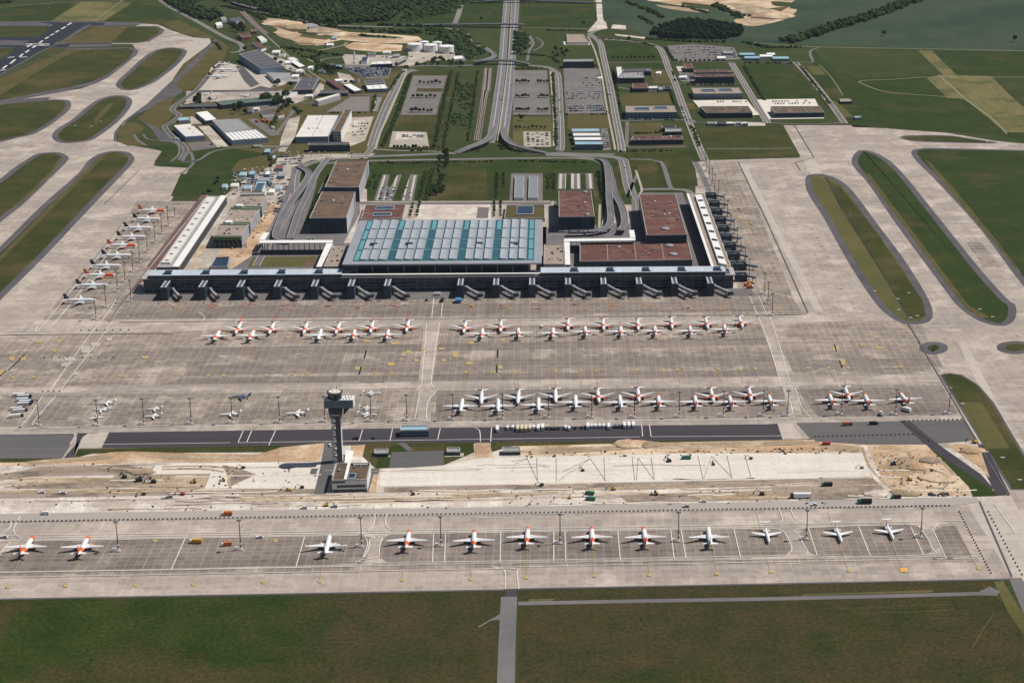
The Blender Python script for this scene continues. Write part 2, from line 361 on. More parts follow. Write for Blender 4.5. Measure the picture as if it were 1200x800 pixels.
# mown tones inside the islands
sheet('grass_island', [[(968, 210), (985, 219), (1027, 272), (1060, 322), (1081, 352), (1085, 370), (1075, 374), (1066, 372), (1020, 300), (985, 245)]], Z4 + .03, MATS['grass'])
sheet('drain_ditch', [[(967, 208), (968.3, 208), (1066.3, 374), (1065, 374)]], Z4 + .06, MATS['runway_black'])
sheet('grass_island', [[(1125, 471), (1150, 472), (1183, 525), (1155, 526)]], Z4 + .03, MATS['grass_pale'])
sheet('grass_island', [[(1014, 205), (1018, 203), (1135, 358), (1160, 372), (1150, 373), (1132, 362)]], Z4 + .03, MATS['grass_brown'])
sheet('grass_island', [[(1082, 186), (1090, 190), (1132, 238), (1196, 318), (1190, 314), (1122, 234)]], Z4 + .03, MATS['grass_brown'])
sheet('grass_island', [[(112, 31.5), (150, 32), (130, 50), (72, 50.5)], [(110, 140), (126, 122), (134, 121), (112, 146)], [(20, 240), (60, 200), (70, 185), (74, 186), (60, 204), (20, 244)], [(0, 300), (110, 190), (120, 182), (122, 184), (0, 306)]], Z4 + .03, MATS['grass_brown'])
# big upper-left grass with mown stripes
sheet('grass_field', [[(-200, 135), (0, 89), (78, 57), (155, 56), (162, 59), (160, 65), (150, 73), (127, 91), (110, 99), (80, 106), (40, 113), (0, 121), (-60, 131), (-200, 160)]], Z3, MATS['shoulder'])
sheet('grass_field', [[(-200, 132), (0, 90), (75, 58.5), (150, 57), (157, 60), (150, 70), (125, 88), (108, 96), (80, 103), (40, 110), (0, 118), (-60, 128), (-200, 155)]], Z4, MATS['grass'])
sheet('grass_field', [[(-60, 108), (0, 92), (78, 59), (92, 58), (60, 75), (0, 112), (-60, 135)]], Z4 + .03, MATS['grass_brown'])
sheet('grass_field', [[(-300, 27), (0, 22), (20, 8), (90, 2), (170, 2), (185, 8), (205, 20), (225, 40), (190, 30), (165, 26)]], Z2, MATS['grass'])
sheet('grass_field', [[(95, 2.5), (155, 3), (122, 25), (60, 25)]], Z3, MATS['straw'])
sheet('grass_field', [[(-10, 9), (88, 3), (60, 25), (-10, 25)], [(157, 3), (200, 12), (208, 23), (128, 25)]], Z3, MATS['grass_dark'])
sheet('grass_field', [[(190, 28), (210, 24), (252, 45), (238, 45), (215, 40), (202, 34)]], Z3, MATS['grass_brown'])
sheet('grass_field', [[(-200, 32), (-10, 31), (55, 32), (58, 34), (46, 43), (-10, 44), (-200, 48)], [(-60, 56), (5, 57), (14, 61), (0, 70), (-60, 90)]], Z4, MATS['grass'])
sheet('runway', [[(-300, 27), (0, 25.5), (75, 25), (165, 26.5), (163, 30), (100, 31), (75, 30.5), (60, 31), (0, 31), (-300, 35)], [(-200, 50), (0, 44), (45, 44), (80, 52), (130, 52), (130, 55), (80, 56), (0, 57), (-200, 65)], [(-200, 145), (-60, 124), (0, 119.5), (30, 116), (60, 114), (55, 118), (0, 124), (-60, 130), (-200, 155)]], Z3 + .02, MATS['shoulder'])
sheet('runway', [[(64, 28), (107, 27), (88, 37), (66, 50), (45, 61), (0, 87), (-200, 170), (-200, 125), (0, 68), (17, 60), (15, 56.5), (0, 56), (0, 53), (30, 53.5), (28, 51), (47, 44)], [(45, 26), (123, 27), (122, 30), (95, 31), (70, 30.5)], [(-60, 44.5), (0, 44), (44, 44), (42, 48), (0, 47.5)], [(40, 52), (82, 52), (80, 55.5), (36, 57)]], Z3 + .06, MATS['runway_black'])
mk = [[(84, 27), (79, 30)], [(77, 31.5), (72, 34.5)], [(69, 36), (65, 38.5)], [(63, 40), (59, 42)], [(57, 43.5), (53, 46)], [(50, 48), (46, 51)], [(42, 54), (38, 56.5)], [(34, 59), (30, 62)], [(27, 63.5), (23, 67)], [(18, 70), (12, 75)], [(8, 77), (3, 81)], [(37, 52), (32, 55.5)]]
lines('runway_marking', mk, 4, Z3 + .12, MATS['paint'])
lines('runway_marking', [[(30, 53.5), (58, 53.5)], [(30, 51.8), (58, 51.8)], [(9, 68), (17, 67)], [(24, 67.5), (32, 67)], [(0, 83), (7, 82)], [(46, 53), (52, 53)]], 5, Z3 + .12, MATS['paint'])
lines('runway_marking', [[(0, 88), (45, 62.5), (80, 46), (107, 28.5)]], 5, Z3 + .12, MATS['shoulder'])
# light concrete panel areas
sheet('concrete_apron', [[(178, 45), (228, 47), (213, 60), (196, 80), (186, 95), (147, 120), (120, 150), (108, 163), (133, 163), (137, 150), (158, 133), (174, 122), (205, 92), (226, 73), (249, 47), (225, 45)]], Z1 + .03, MATS['conc_light'])
# left grass bits between taxiway and the industrial estate
sheet('grass_verge', [[(253, 47), (262, 50), (267, 56), (262, 70), (250, 85), (235, 98), (222, 106), (210, 106), (203, 101), (203, 92), (215, 75), (235, 60)]], Z3, MATS['grass_brown'])
sheet('asphalt_shoulder', [[(251, 46), (256, 47), (232, 73), (205, 99), (213, 108), (200, 118), (160, 134), (142, 147), (136, 159), (138, 167), (133, 165), (134, 155), (145, 142), (172, 122), (198, 98), (226, 72)]], Z3 + .03, MATS['shoulder'])
sheet('asphalt_road', [[(198, 98), (215, 107), (212, 110), (200, 112), (176, 121)], [(160, 134), (175, 142), (205, 165), (215, 175), (205, 178), (190, 170), (178, 152), (166, 142)]], Z3 + .04, MATS['shoulder'])
sheet('grass_verge', [[(162, 140), (172, 130), (190, 118), (204, 113), (200, 122), (206, 131), (195, 143), (186, 151)], [(140, 148), (150, 144), (160, 144), (170, 150), (165, 156), (157, 158), (160, 165), (172, 171), (150, 171), (138, 166), (138, 155)]], Z3 + .06, MATS['grass_brown'])
sheet('grass_verge', [[(175, 165), (200, 167), (211, 172), (210, 180), (203, 188), (185, 190), (190, 178), (170, 168)], [(185, 192), (222, 193), (222, 197), (183, 195)]], Z3 + .06, MATS['grass_dark'])
sheet('grass_verge', [[(222, 178), (260, 172), (285, 176), (310, 180), (318, 186), (300, 200), (264, 201), (240, 203), (220, 199), (230, 192), (224, 185)], [(212, 204), (263, 205), (253, 226), (243, 228), (200, 230)]], Z3 + .06, MATS['grass_dark'])
sheet('grass_verge', [[(280, 188), (312, 182), (330, 180), (322, 190), (305, 202), (270, 201)]], Z3 + .09, MATS['grass_brown'])

# stands: darker concrete zones with joints
sheet('stand_concrete', [[(-200, 396), (60, 388), (118, 379), (900, 372), (1075, 370), (1110, 440), (1128, 487), (900, 489), (0, 500), (-200, 504)]], Z2, MATS['conc_mid'])
sheet('stand_concrete', [[(200, 408), (900, 396), (906, 404), (200, 417)], [(222, 428), (915, 416), (920, 427), (215, 440)], [(210, 443), (925, 433), (930, 441), (205, 452)], [(930, 422), (1090, 420), (1094, 428), (934, 431)]], Z2 + .03, MATS['conc_dark'])
sheet('stand_concrete', [[(-200, 500), (0, 458), (190, 459), (190, 457), (490, 455), (510, 456), (905, 453), (920, 456), (930, 462), (936, 487), (500, 494), (0, 500)], [(932, 455), (945, 452), (1105, 450), (1124, 486), (955, 489), (945, 487)], [(930, 377), (1078, 375), (1092, 410), (945, 412)]], Z2 + .03, MATS['conc_mid'])
sheet('stand_concrete', [[(510, 457), (905, 454), (920, 458), (934, 486), (512, 492)], [(934, 456), (1104, 452), (1122, 485), (958, 488)]], Z2 + .06, MATS['conc_dark'])
sheet('taxiway', [[(-200, 377), (120, 374), (130, 379), (232, 377), (480, 375), (945, 370), (947, 365), (1072, 367), (1077, 377), (1000, 376), (880, 380), (500, 382), (200, 388), (60, 394), (-200, 404)]], Z2 + .05, MATS['conc'])
sheet('taxiway', [[(-200, 455), (60, 453), (930, 441), (1100, 438), (1105, 448), (930, 453), (900, 452), (500, 455), (0, 461), (-200, 464)]], Z2 + .08, MATS['conc'])
sheet('taxiway', [[(497, 376), (517, 376), (505, 455), (505, 494), (490, 494), (490, 455)], [(887, 370), (900, 370), (930, 440), (940, 487), (925, 487), (914, 442)]], Z2 + .10, MATS['conc'])
# worn strip right and left piers
sheet('stand_concrete', [[(828, 190), (862, 190), (875, 208), (935, 364), (862, 366), (862, 345), (868, 322), (835, 240)]], Z2, MATS['conc_mid'])
sheet('stand_concrete', [[(232, 237), (130, 378), (100, 378), (46, 380), (152, 250), (160, 236)]], Z2, MATS['conc_mid'])
sheet('stand_concrete', [[(128, 374), (145, 352), (150, 348), (862, 342), (946, 366), (946, 369)]], Z2 + .03, MATS['conc_mid'])
sheet('stand_concrete', [[(135, 374), (146, 360), (480, 357), (930, 352), (940, 364)]], Z2 + .06, MATS['conc_dark'])
sheet('service_road', [[(152, 353), (157, 345), (862, 338), (880, 338), (884, 346), (862, 347), (400, 352)]], Z2 + .09, MATS['parking'])
sheet('taxiway', [[(940, 186), (955, 186), (1020, 330), (1045, 366), (1070, 367), (1105, 437), (1185, 581), (1200, 610), (1215, 690), (1186, 678), (1133, 590), (1075, 400), (1050, 380), (1000, 300)]], Z1 + .03, MATS['conc_light'])
sheet('taxiway', [[(1122, 400), (1131, 400), (1215, 560), (1260, 640), (1245, 640), (1190, 545)], [(1000, 180), (1012, 200), (1005, 200), (990, 182)], [(946, 186), (953, 186), (945, 205)], [(865, 192), (873, 192), (965, 366), (957, 367)]], Z1 + .06, MATS['conc_light'])
sheet('taxiway', [[(1133, 284), (1150, 284), (1175, 313), (1152, 313)]], Z1 + .07, MATS['conc_mid'])
# foreground apron
sheet('stand_concrete', [[(0, 661), (0, 669), (300, 664), (590, 658), (1000, 654), (1145, 652), (1148, 658), (590, 665), (0, 675)]], Z2, MATS['conc_mid'])
for q in [[(-20, 660), (22, 640), (40, 634), (426, 627), (434, 630), (430, 655), (425, 660), (0, 671)], [(445, 640), (452, 628), (460, 626), (905, 620), (918, 622), (927, 645), (920, 651), (455, 659), (445, 653)], [(936, 625), (943, 619), (1062, 614), (1080, 618), (1092, 645), (1085, 650), (960, 652), (948, 646)], [(1095, 622), (1105, 616), (1120, 616), (1140, 653), (1110, 655)]]:
    sheet('stand_concrete', [q], Z2 + .03, MATS['conc_dark'])
# asphalt strip
sheet('asphalt_strip', [[(-200, 509), (85, 508), (89, 511), (73, 537), (0, 537), (-200, 540)], [(-200, 540), (60, 533), (70, 537), (-200, 541)]], Z2 + .05, MATS['asphalt_grey'])
sheet('asphalt_strip', [[(91, 507.5), (117, 507), (95, 514), (74, 537), (86, 537)], [(119, 525), (128, 506.5), (380, 503), (520, 501), (900, 497), (913, 496), (918, 515), (600, 519), (330, 523)]], Z2 + .05, MATS['asphalt_strip'])
sheet('concrete_apron', [[(97, 512), (103, 508), (127, 506.5), (119, 525), (92, 525)], [(911, 496), (928, 496), (940, 513), (917, 515)]], Z2 + .08, MATS['conc_light'])
sheet('asphalt_strip', [[(933, 495.5), (1130, 492), (1146, 516), (1080, 521), (955, 522), (948, 512)]], Z2 + .05, MATS['asphalt_grey'])
sheet('asphalt_strip', [[(1054, 493), (1066, 493), (1096, 518), (1150, 556), (1166, 574), (1160, 572), (1085, 522)], [(1148, 520), (1155, 522), (1184, 580), (1168, 581), (1142, 530)]], Z2 + .10, MATS['asphalt_strip'])
# construction ground
sheet('gravel_site', [[(-200, 540), (0, 537), (300, 524), (600, 518), (950, 513), (1085, 520), (1142, 531), (1182, 582), (1117, 589), (900, 592), (600, 600), (0, 608), (-200, 612)]], Z2, MATS['gravel'])
sheet('grass_verge', [[(-60, 537), (70, 537), (73, 541), (-60, 543)], [(86, 537), (92, 526), (120, 525.5), (330, 522), (374, 521), (372, 530), (300, 530), (110, 531)], [(427, 524), (430, 519), (555, 518.5), (556, 530), (520, 545), (470, 548), (440, 549), (425, 535)], [(575, 518), (920, 515), (950, 514), (950, 517), (920, 519), (600, 523), (575, 530)]], Z3, MATS['grass'])
sheet('grass_verge', [[(444, 536), (460, 522), (480, 521), (478, 548), (440, 548)], [(1084, 520), (1098, 527), (1150, 560), (1170, 581), (1140, 582), (1135, 570), (1110, 545)]], Z3 + .03, MATS['grass_dark'])
sheet('sand_strip', [[(-60, 543), (60, 541), (130, 530), (150, 529), (300, 533), (330, 524), (381, 519), (375, 535), (372, 541), (200, 542), (130, 543), (0, 546), (-60, 548)], [(411, 522), (428, 521), (425, 535), (412, 534)], [(557, 519), (574, 519), (578, 535), (556, 537)], [(600, 523), (800, 518), (955, 515), (955, 530), (800, 531), (610, 536)], [(952, 517), (1010, 521), (1085, 521), (1110, 545), (1135, 571), (1138, 580), (1085, 581), (1050, 583), (1035, 575), (1025, 555), (1012, 530), (955, 529)], [(1110, 520), (1140, 521), (1150, 530), (1160, 560), (1145, 545), (1115, 525)]], Z3 + .05, MATS['sand'])
sheet('gravel_pad', [[(445, 570), (446, 551), (520, 546), (560, 537), (800, 531), (1011, 531), (1021, 559), (900, 562), (600, 568)], [(183, 544), (380, 541), (368, 573), (250, 572), (238, 573), (245, 555), (176, 556)]], Z3 + .08, MATS['gravel_white'])
sheet('mud_ground', [[(0, 556), (50, 547), (150, 545), (166, 548), (168, 556), (247, 555), (240, 572), (150, 571), (60, 573), (14, 572), (40, 565), (130, 562), (135, 556), (40, 558), (0, 563)], [(0, 578), (200, 575), (290, 574), (290, 578), (100, 582), (0, 584)], [(280, 573), (370, 573), (370, 578), (280, 580)], [(600, 572), (700, 570), (780, 568), (780, 573), (600, 575)]], Z3 + .11, MATS['mud'])
sheet('mud_ground', [[(725, 580), (780, 578), (870, 576), (920, 575), (925, 585), (840, 587), (735, 588)], [(905, 568), (1030, 563), (1036, 575), (1040, 583), (920, 585), (905, 575)], [(450, 571), (1030, 560), (1032, 563), (450, 577)], [(260, 545), (275, 547), (300, 556), (270, 570), (268, 560)]], Z3 + .11, MATS['mud'])
sheet('mud_ground', [[(812, 579), (870, 577), (905, 577), (920, 581), (880, 586), (820, 586)], [(180, 557), (246, 556), (240, 571), (175, 570)]], Z3 + .14, MATS['dirt'])
sheet('access_road', [[(381, 516), (390, 518), (394, 540), (382, 579), (368, 579), (376, 545)], [(372, 551), (374, 549), (365, 549), (363, 555), (370, 559)], [(432, 549), (445, 549), (437, 577), (425, 577)]], Z3 + .14, MATS['asphalt_grey'])
sheet('access_road', [[(459, 530), (520, 528), (520, 545), (472, 548), (456, 548)], [(466, 519), (475, 519), (485, 528), (478, 529)]], Z3 + .14, MATS['asphalt_grey'])
sheet('sand_strip', [[(438, 556), (443, 556), (440, 577), (432, 577)]], Z3 + .16, MATS['sand'])
sheet('perimeter_road', [[(-200, 609), (0, 602), (600, 594), (1117, 583), (1145, 583), (1148, 588), (1117, 593), (600, 603), (0, 612), (-200, 615)]], Z3 + .12, mat('road_pale', (.37, .325, .29), (.33, .29, .26), s=.02, grain=.08))
# foreground grass
sheet('grass_front', [[(-400, 707), (0, 702.5), (594, 691.5), (588, 800), (580, 1000), (-400, 1000)]], Z1 + .06, MATS['grass_front'])
sheet('grass_front', [[(608, 691), (1130, 681), (1160, 680), (1210, 760), (1300, 1000), (605, 1000)]], Z1 + .06, MATS['grass_front'])
lines('grass_track', [[(980, 713), (1040, 711), (1117, 707.5)], [(1000, 719), (1117, 715)], [(1091, 724), (1135, 723.5)], [(1165, 718), (1150, 740), (1139, 760)]], .8, Z1 + .14, MATS['grass_brown'])
sheet('dirt_patch', [[(1165, 682), (1175, 680), (1215, 745), (1215, 765), (1180, 715)], [(620, 702), (650, 701), (648, 704), (620, 705)], [(940, 696), (1095, 691), (1090, 694), (940, 698)]], Z1 + .12, MATS['grass_pale'])
struct(lines('access_road', [[(596.5, 699), (594, 760), (592, 830), (588, 1000)]], 12.5, Z3, MATS['road']))
sheet('access_road', [[(592, 690), (607, 689.5), (606, 699), (593, 699)]], Z3, MATS['asphalt_strip'])
lines('access_road', [[(607, 707), (700, 705), (900, 701.5), (1010, 699), (1160, 695)]], 6, Z3, MATS['road'])
sheet('access_road', [[(560, 734), (592, 716), (591, 725), (575, 727), (562, 735)], [(1138, 697), (1160, 687), (1172, 693), (1168, 698)], [(1182, 677), (1197, 677), (1260, 780), (1225, 780)]], Z3 + .02, MATS['road'])
lines('asphalt_shoulder', [[(-200, 708), (0, 702), (592, 691)], [(607, 690), (1183, 678.5)]], 2.5, Z2 + .1, MATS['road_dark'])
# ------------------------------------------------------------------ object materials
mat('white', (.80, .80, .79), (.74, .74, .74), s=.3, rough=.35, spec=.5, obj=True, grain=.03)
mat('wing_grey', (.66, .66, .65), (.58, .58, .58), s=.3, rough=.4, spec=.5, obj=True, grain=.05)
mat('orange', (.72, .13, .025), (.66, .12, .03), s=.3, rough=.4, spec=.5, obj=True, grain=.04)
mat('navy', (.018, .024, .05), (.014, .02, .04), s=.3, rough=.4, spec=.5, obj=True)
mat('blue_jet', (.10, .14, .19), (.08, .12, .17), s=.3, rough=.35, spec=.5, obj=True)
mat('dark', (.03, .03, .034), (.022, .022, .026), s=.5, rough=.6, obj=True)
mat('tyre', (.02, .02, .02), s=.5, rough=.9, obj=True)
mat('steel', (.26, .25, .25), (.2, .19, .19), s=.5, rough=.5, obj=True)
mat('pole', (.13, .11, .11), (.10, .09, .09), s=.5, rough=.6, obj=True)
mat('red', (.45, .05, .035), s=.5, rough=.5, obj=True)
mat('block', (.5, .47, .43), (.4, .38, .35), s=.5, obj=True)
mat('glass', (.008, .022, .042), (.014, .034, .060), s=.1, rough=.15, spec=.5, grain=.3, gs=.12)
mat('glass_blue', (.03, .075, .12), (.05, .11, .16), s=.1, rough=.15, spec=.7)
MT_ = MATS
OZ = .5
def circ(y, rx, rz, zc, k=10, x=0): return [(x + rx * math.cos(2 * math.pi * i / k), y, zc + rz * math.sin(2 * math.pi * i / k)) for i in range(k)]
def airliner(label, group, orange=(), tail='orange', eng='orange', L=1.0, wl=False, k=10, body='white', gear=True):
    t = thing('airliner', label, 'airliner', group=group)
    Z = 3.7
    prof = [(17.2, .12, Z - .5), (16.6, .75, Z - .35), (15.4, 1.35, Z - .15), (13.6, 1.85, Z), (11.5, 2, Z), (8, 2, Z), (4, 2, Z), (1, 2, Z), (-4, 2, Z), (-9, 2, Z), (-12, 1.85, Z + .12), (-15, 1.35, Z + .5), (-18, .75, Z + .95), (-20.3, .2, Z + 1.2)]
    ys = sorted({p[0] for p in prof} | {y for o in orange for y in o}, reverse=True)
    b = MB(); rings = []
    for y in ys:
        for a, c in zip(prof, prof[1:]):
            if a[0] >= y >= c[0]:
                f = (a[0] - y) / (a[0] - c[0]); r = a[1] + (c[1] - a[1]) * f; z = a[2] + (c[2] - a[2]) * f; break
        rings.append((y, circ(y * L, r, r, z, k)))
    for (ya, ra), (yb, rb) in zip(rings, rings[1:]):
        m = (ya + yb) / 2; b.m = 1 if any(lo <= m <= hi for lo, hi in orange) else 0
        b.rings([ra, rb], False)
    b.obj('fuselage', [MT_[body], MT_['orange']], t, True)
    b = MB(); b.hexa([(-1.25, 15.6 * L, Z + .3), (1.25, 15.6 * L, Z + .3), (1.45, 14.6 * L, Z + .5), (-1.45, 14.6 * L, Z + .5)], [(-.8, 15.2 * L, Z + 1.0), (.8, 15.2 * L, Z + 1.0), (.95, 14.5 * L, Z + 1.35), (-.95, 14.5 * L, Z + 1.35)])
    b.obj('windscreen', MT_['dark'], t)
    for s in (-1, 1):
        b = MB()
        def q(x, yl, yt, z, th): return [(s * x, yl, z - th), (s * x, yt, z - th / 2), (s * x, yt, z + th / 2), (s * x, yl, z + th)]
        rr = [q(.5, 4.4, -3.6, 2.5, .45), q(2, 3.9, -3.5, 2.6, .4), q(6.2, 1.1, -3.6, 3.1, .3), (q(17, -4.6, -6.1, 4.7, .12))]
        b.rings(rr if s > 0 else [r[::-1] for r in rr]); wg = b.obj('wing', MT_['wing_grey'], t)
        if wl:
            b = MB(); rr = [q(17, -4.7, -6.1, 4.7, .1), [(s * 17.5, -5.3, 6.6), (s * 17.5, -6.4, 6.6), (s * 17.6, -6.4, 6.7), (s * 17.6, -5.3, 6.7)]]
            b.rings(rr if s > 0 else [r[::-1] for r in rr]); b.obj('winglet', MT_['white'], wg)
        b = MB(); x = s * 5.75
        b.rings([circ(4.5, .95, .95, 1.85, 8, x), circ(3.4, 1.2, 1.2, 1.85, 8, x), (circ(1.2, 1.15, 1.15, 1.85, 8, x)), circ(-.6, .6, .6, 1.9, 8, x)][::1])
        b.obj('engine', MT_[eng], t, True)
        b = MB(); rr = [[(s * a[0], a[1], a[2]) for a in r] for r in ([(.6, -15.2, 4.7), (.6, -19, 4.75), (.6, -19, 4.95), (.6, -15.2, 5.05)], [(6.2, -18.3, 5.2), (6.2, -20, 5.2), (6.2, -20, 5.3), (6.2, -18.3, 5.3)])]
        b.rings([[(a[0], a[1] * L, a[2]) for a in r] for r in (rr if s > 0 else [r[::-1] for r in rr])]); b.obj('tailplane', MT_['white'], t)
    b = MB(); f = lambda y0, y1, z, th: [(-th, y0 * L, z), (0, (y0 + .2) * L, z), (th, y0 * L, z), (0, y1 * L, z)]
    b.rings([f(-13.2, -19.6, 5.0, .28), f(-18.0, -20.9, 11.7, .12)]); b.obj('fin', MT_[tail], t)
    if gear:
        for x, y in ((0, 13), (3.8, -1.5), (-3.8, -1.5)):
            b = MB(); b.box(x - .35, x + .35, y - .5, y + .5, 0, 1.1); b.box(x - .12, x + .12, y - .12, y + .12, 1.0, 2.4); b.obj('landing_gear', MT_['tyre'], t)
    return t
def small_jet(label, group, body='white', cat='jet'):
    t = thing('small_jet', label, cat, group=group)
    Z = 2.4
    pr = [(15, .1, Z - .3), (14, .7, Z - .15), (12.3, 1.2, Z), (9, 1.35, Z), (0, 1.35, Z), (-6, 1.3, Z), (-10, .9, Z + .4), (-14, .2, Z + .9)]
    b = MB(); b.rings([circ(y, r, r, z, 10) for y, r, z in pr]); b.obj('fuselage', MT_[body], t, True)
    for s in (-1, 1):
        b = MB(); rr = [[(s * .4, 2.8, 1.5), (s * .4, -2.6, 1.6), (s * .4, -2.6, 1.9), (s * .4, 2.8, 2.0)], [(s * 12.4, -2.6, 2.5), (s * 12.4, -4.3, 2.5), (s * 12.4, -4.3, 2.65), (s * 12.4, -2.6, 2.65)]]
        b.rings(rr if s > 0 else [r[::-1] for r in rr]); b.obj('wing', MT_['white' if body == 'white' else body], t)
        b = MB(); b.rings([circ(-4, .7, .7, 3, 8, s * 2.1), circ(-5.5, .85, .85, 3, 8, s * 2.1), circ(-8, .5, .5, 3, 8, s * 2.1)]); b.obj('engine', MT_['white' if body == 'white' else body], t, True)
        b = MB(); rr = [[(s * 0, -12.6, 7.0), (s * 0, -14.8, 7.0), (s * 0, -14.8, 7.25), (s * 0, -12.6, 7.25)], [(s * 4.4, -14.4, 7.1), (s * 4.4, -15.7, 7.1), (s * 4.4, -15.7, 7.2), (s * 4.4, -14.4, 7.2)]]
        b.rings(rr if s > 0 else [r[::-1] for r in rr]); b.obj('tailplane', MT_['white' if body == 'white' else body], t)
    b = MB(); f = lambda y0, y1, z, th: [(-th, y0, z), (0, y0 + .2, z), (th, y0, z), (0, y1, z)]
    b.rings([f(-8.8, -13.6, 3.0, .25), f(-12.4, -14.8, 7.1, .12)]); b.obj('fin', MT_['white' if body == 'white' else body], t)
    for x, y in ((0, 10), (1.8, -1), (-1.8, -1)):
        b = MB(); b.box(x - .25, x + .25, y - .35, y + .35, 0, .7); b.box(x - .08, x + .08, y - .08, y + .08, .6, 1.7); b.obj('landing_gear', MT_['tyre'], t)
    return t
NOSE_UP = [(9.5, 17.2), (-14.5, -8)]; NOSE_DN = [(2.5, 10.5)]; SIDE = [(5, 15)]
def row(pts, protos, picks, rz, fmt, group, jit=2.0, dz=OZ):
    n = len(pts)
    for i, p in enumerate(pts):
        pr, desc = protos[picks[i]]
        g = W(p[0], p[1]); a = rz + R(random.uniform(-jit, jit) if len(p) < 3 else p[2])
        lab = fmt.format(d=desc, o=ordn(i)); loc = (g.x, g.y, dz)
        if pr.get('used'):
            o = dup(pr['o'], loc, a, lab, group)
        else:
            o = pr['o']; KIDS.setdefault(o.name, [(c, [gg for gg in bpy.data.objects if gg.parent == c]) for c in bpy.data.objects if c.parent == o])
            o.location = loc; o.rotation_euler.z = a; o['label'] = lab; o['group'] = group; pr['used'] = True
PD = dict(o=airliner('x', 'x', NOSE_DN))
PU = dict(o=airliner('x', 'x', NOSE_UP))
PWD = dict(o=airliner('x', 'x', (), 'navy', 'navy'))
PWU = dict(o=airliner('x', 'x', (), 'white', 'white', wl=True))
PSO = dict(o=airliner('x', 'x', SIDE, 'orange', 'orange'))
PSN = dict(o=airliner('x', 'x', (), 'navy', 'wing_grey', wl=True))
pd, pu, pwd, pwu, pso, psn = (PD, 'orange-banded airliner'), (PU, 'orange-nosed airliner'), (PWD, 'white dark-finned airliner'), (PWU, 'all-white airliner'), (PSO, 'orange-tailed airliner'), (PSN, 'navy-tailed airliner')
row([(279.4, 388.8), (318.5, 388.8), (358, 388.8), (396, 388.8), (435.6, 387.5), (477.5, 386.3)], [pd], [0] * 6, R(180), '{d} nearest the terminal, nose away from it, {o} from left in the left block', 'airliners nosed away from the terminal, left block')
row([(544.6, 387.5), (586.9, 386.3), (665.6, 384.4), (706.9, 384.4), (747.5, 384.4), (786.9, 382.5), (828, 382.5), (868, 381.3)], [pd], [0] * 8, R(180), '{d} nearest the terminal, nose away from it, {o} from left in the right block', 'airliners nosed away from the terminal, right block')
row([(255, 396.5), (295.6, 396), (375, 395.6), (415, 395), (454.4, 395)], [pu, pwu], [0, 0, 1, 0, 0], 0, '{d} nosed towards the terminal, {o} from left in the left block', 'airliners nosed towards the terminal, left block')
row([(565, 393.8), (607.5, 393.1), (648, 393), (686, 391.3), (727.5, 391.3), (767.5, 390.6), (808.8, 390.6), (849.4, 388.8)], [pu], [0] * 8, 0, '{d} nosed towards the terminal, {o} from left in the right block', 'airliners nosed towards the terminal, right block')
row([(564.4, 470), (607.5, 469.4), (651, 468), (701, 468), (748, 467), (834.4, 467.5), (878.8, 466.3), (992.5, 465.6)], [pwd, pd], [0, 0, 0, 1, 1, 1, 1, 1], R(180), '{d} on the middle apron, nose towards the road, {o} from left', 'airliners on the middle apron nosed to the road')
row([(541, 478.8), (583.8, 478.8), (631, 477.5), (674.4, 474.4), (726.9, 474.4), (771.9, 473.8), (815, 473.8), (856, 473.8), (902.5, 473), (973.8, 471.9), (1015.6, 472.5), (1058.8, 470.6, 5)], [pwu, pu], [0, 0, 0, 0, 0, 1, 1, 1, 1, 1, 1, 1], 0, '{d} on the middle apron, tail towards the road, {o} from left', 'airliners on the middle apron with tails to the road')
row([(33, 643.8), (98.8, 643.8), (384.4, 642.5), (478, 636.3), (555.5, 636.3), (618, 632.5), (693.8, 632.5), (755.5, 632.5), (831, 632.5)], [pu, pwu], [0, 0, 1, 0, 0, 0, 0, 0, 1], 0, '{d} on the nearest apron beside the grass, {o} from left', 'airliners on the nearest apron')
row([(180, 250), (173.8, 260), (163.8, 270.5), (156, 281), (145, 291), (138.8, 303), (126, 315), (118.8, 326), (110, 338), (96, 355.5)], [pso, psn], [0, 1, 1, 1, 0, 1, 1, 0, 1, 1], R(-90), '{d} in the column beside the long left pier, {o} from the far end', 'airliners beside the long left pier')
SJ = dict(o=small_jet('x', 'x')); sj = (SJ, 'white T-tailed jet')
row([(898.8, 629.4), (982.5, 628.8), (1042.5, 626)], [sj], [0] * 3, R(180), '{d} on the nearest apron with nose towards the grass, {o} from left', 'T-tailed jets on the nearest apron', dz=OZ)
for (x, y, rz, sc, lab) in [(125, 474, 95, .62, 'small white jet farthest from the road in the cluster by the second light mast'), (119, 482, 80, .6, 'middle small white jet of the cluster by the second light mast'), (113.5, 490.5, 20, .6, 'small white jet nearest the road in the cluster by the second light mast'),
        (181, 481, 92, .55, 'upper small white jet of the pair beside the third light mast'), (179.5, 489.5, 95, .6, 'lower small white jet of the pair beside the third light mast'), (270, 487.5, 95, .72, 'small white jet alone under the blue jet'),
        (348, 486.5, 95, .78, 'small white jet parked left of the control tower head'), (436.5, 462.5, -88, .6, 'topmost small white jet right of the control tower'), (431.5, 480, -92, .55, 'middle small white jet right of the control tower'), (431, 487.5, -95, .62, 'lowest small white jet right of the control tower')]:
    g = W(x, y); dup(SJ['o'], (g.x, g.y, OZ), R(rz), lab, 'small jets on the middle apron', (sc,) * 3)
BJ = small_jet('dark blue twin-engined jet on the middle apron left of the control tower', None, 'blue_jet')
g = W(282, 467); BJ.location = (g.x, g.y, OZ); BJ.rotation_euler.z = R(93); BJ.scale = (.72,) * 3
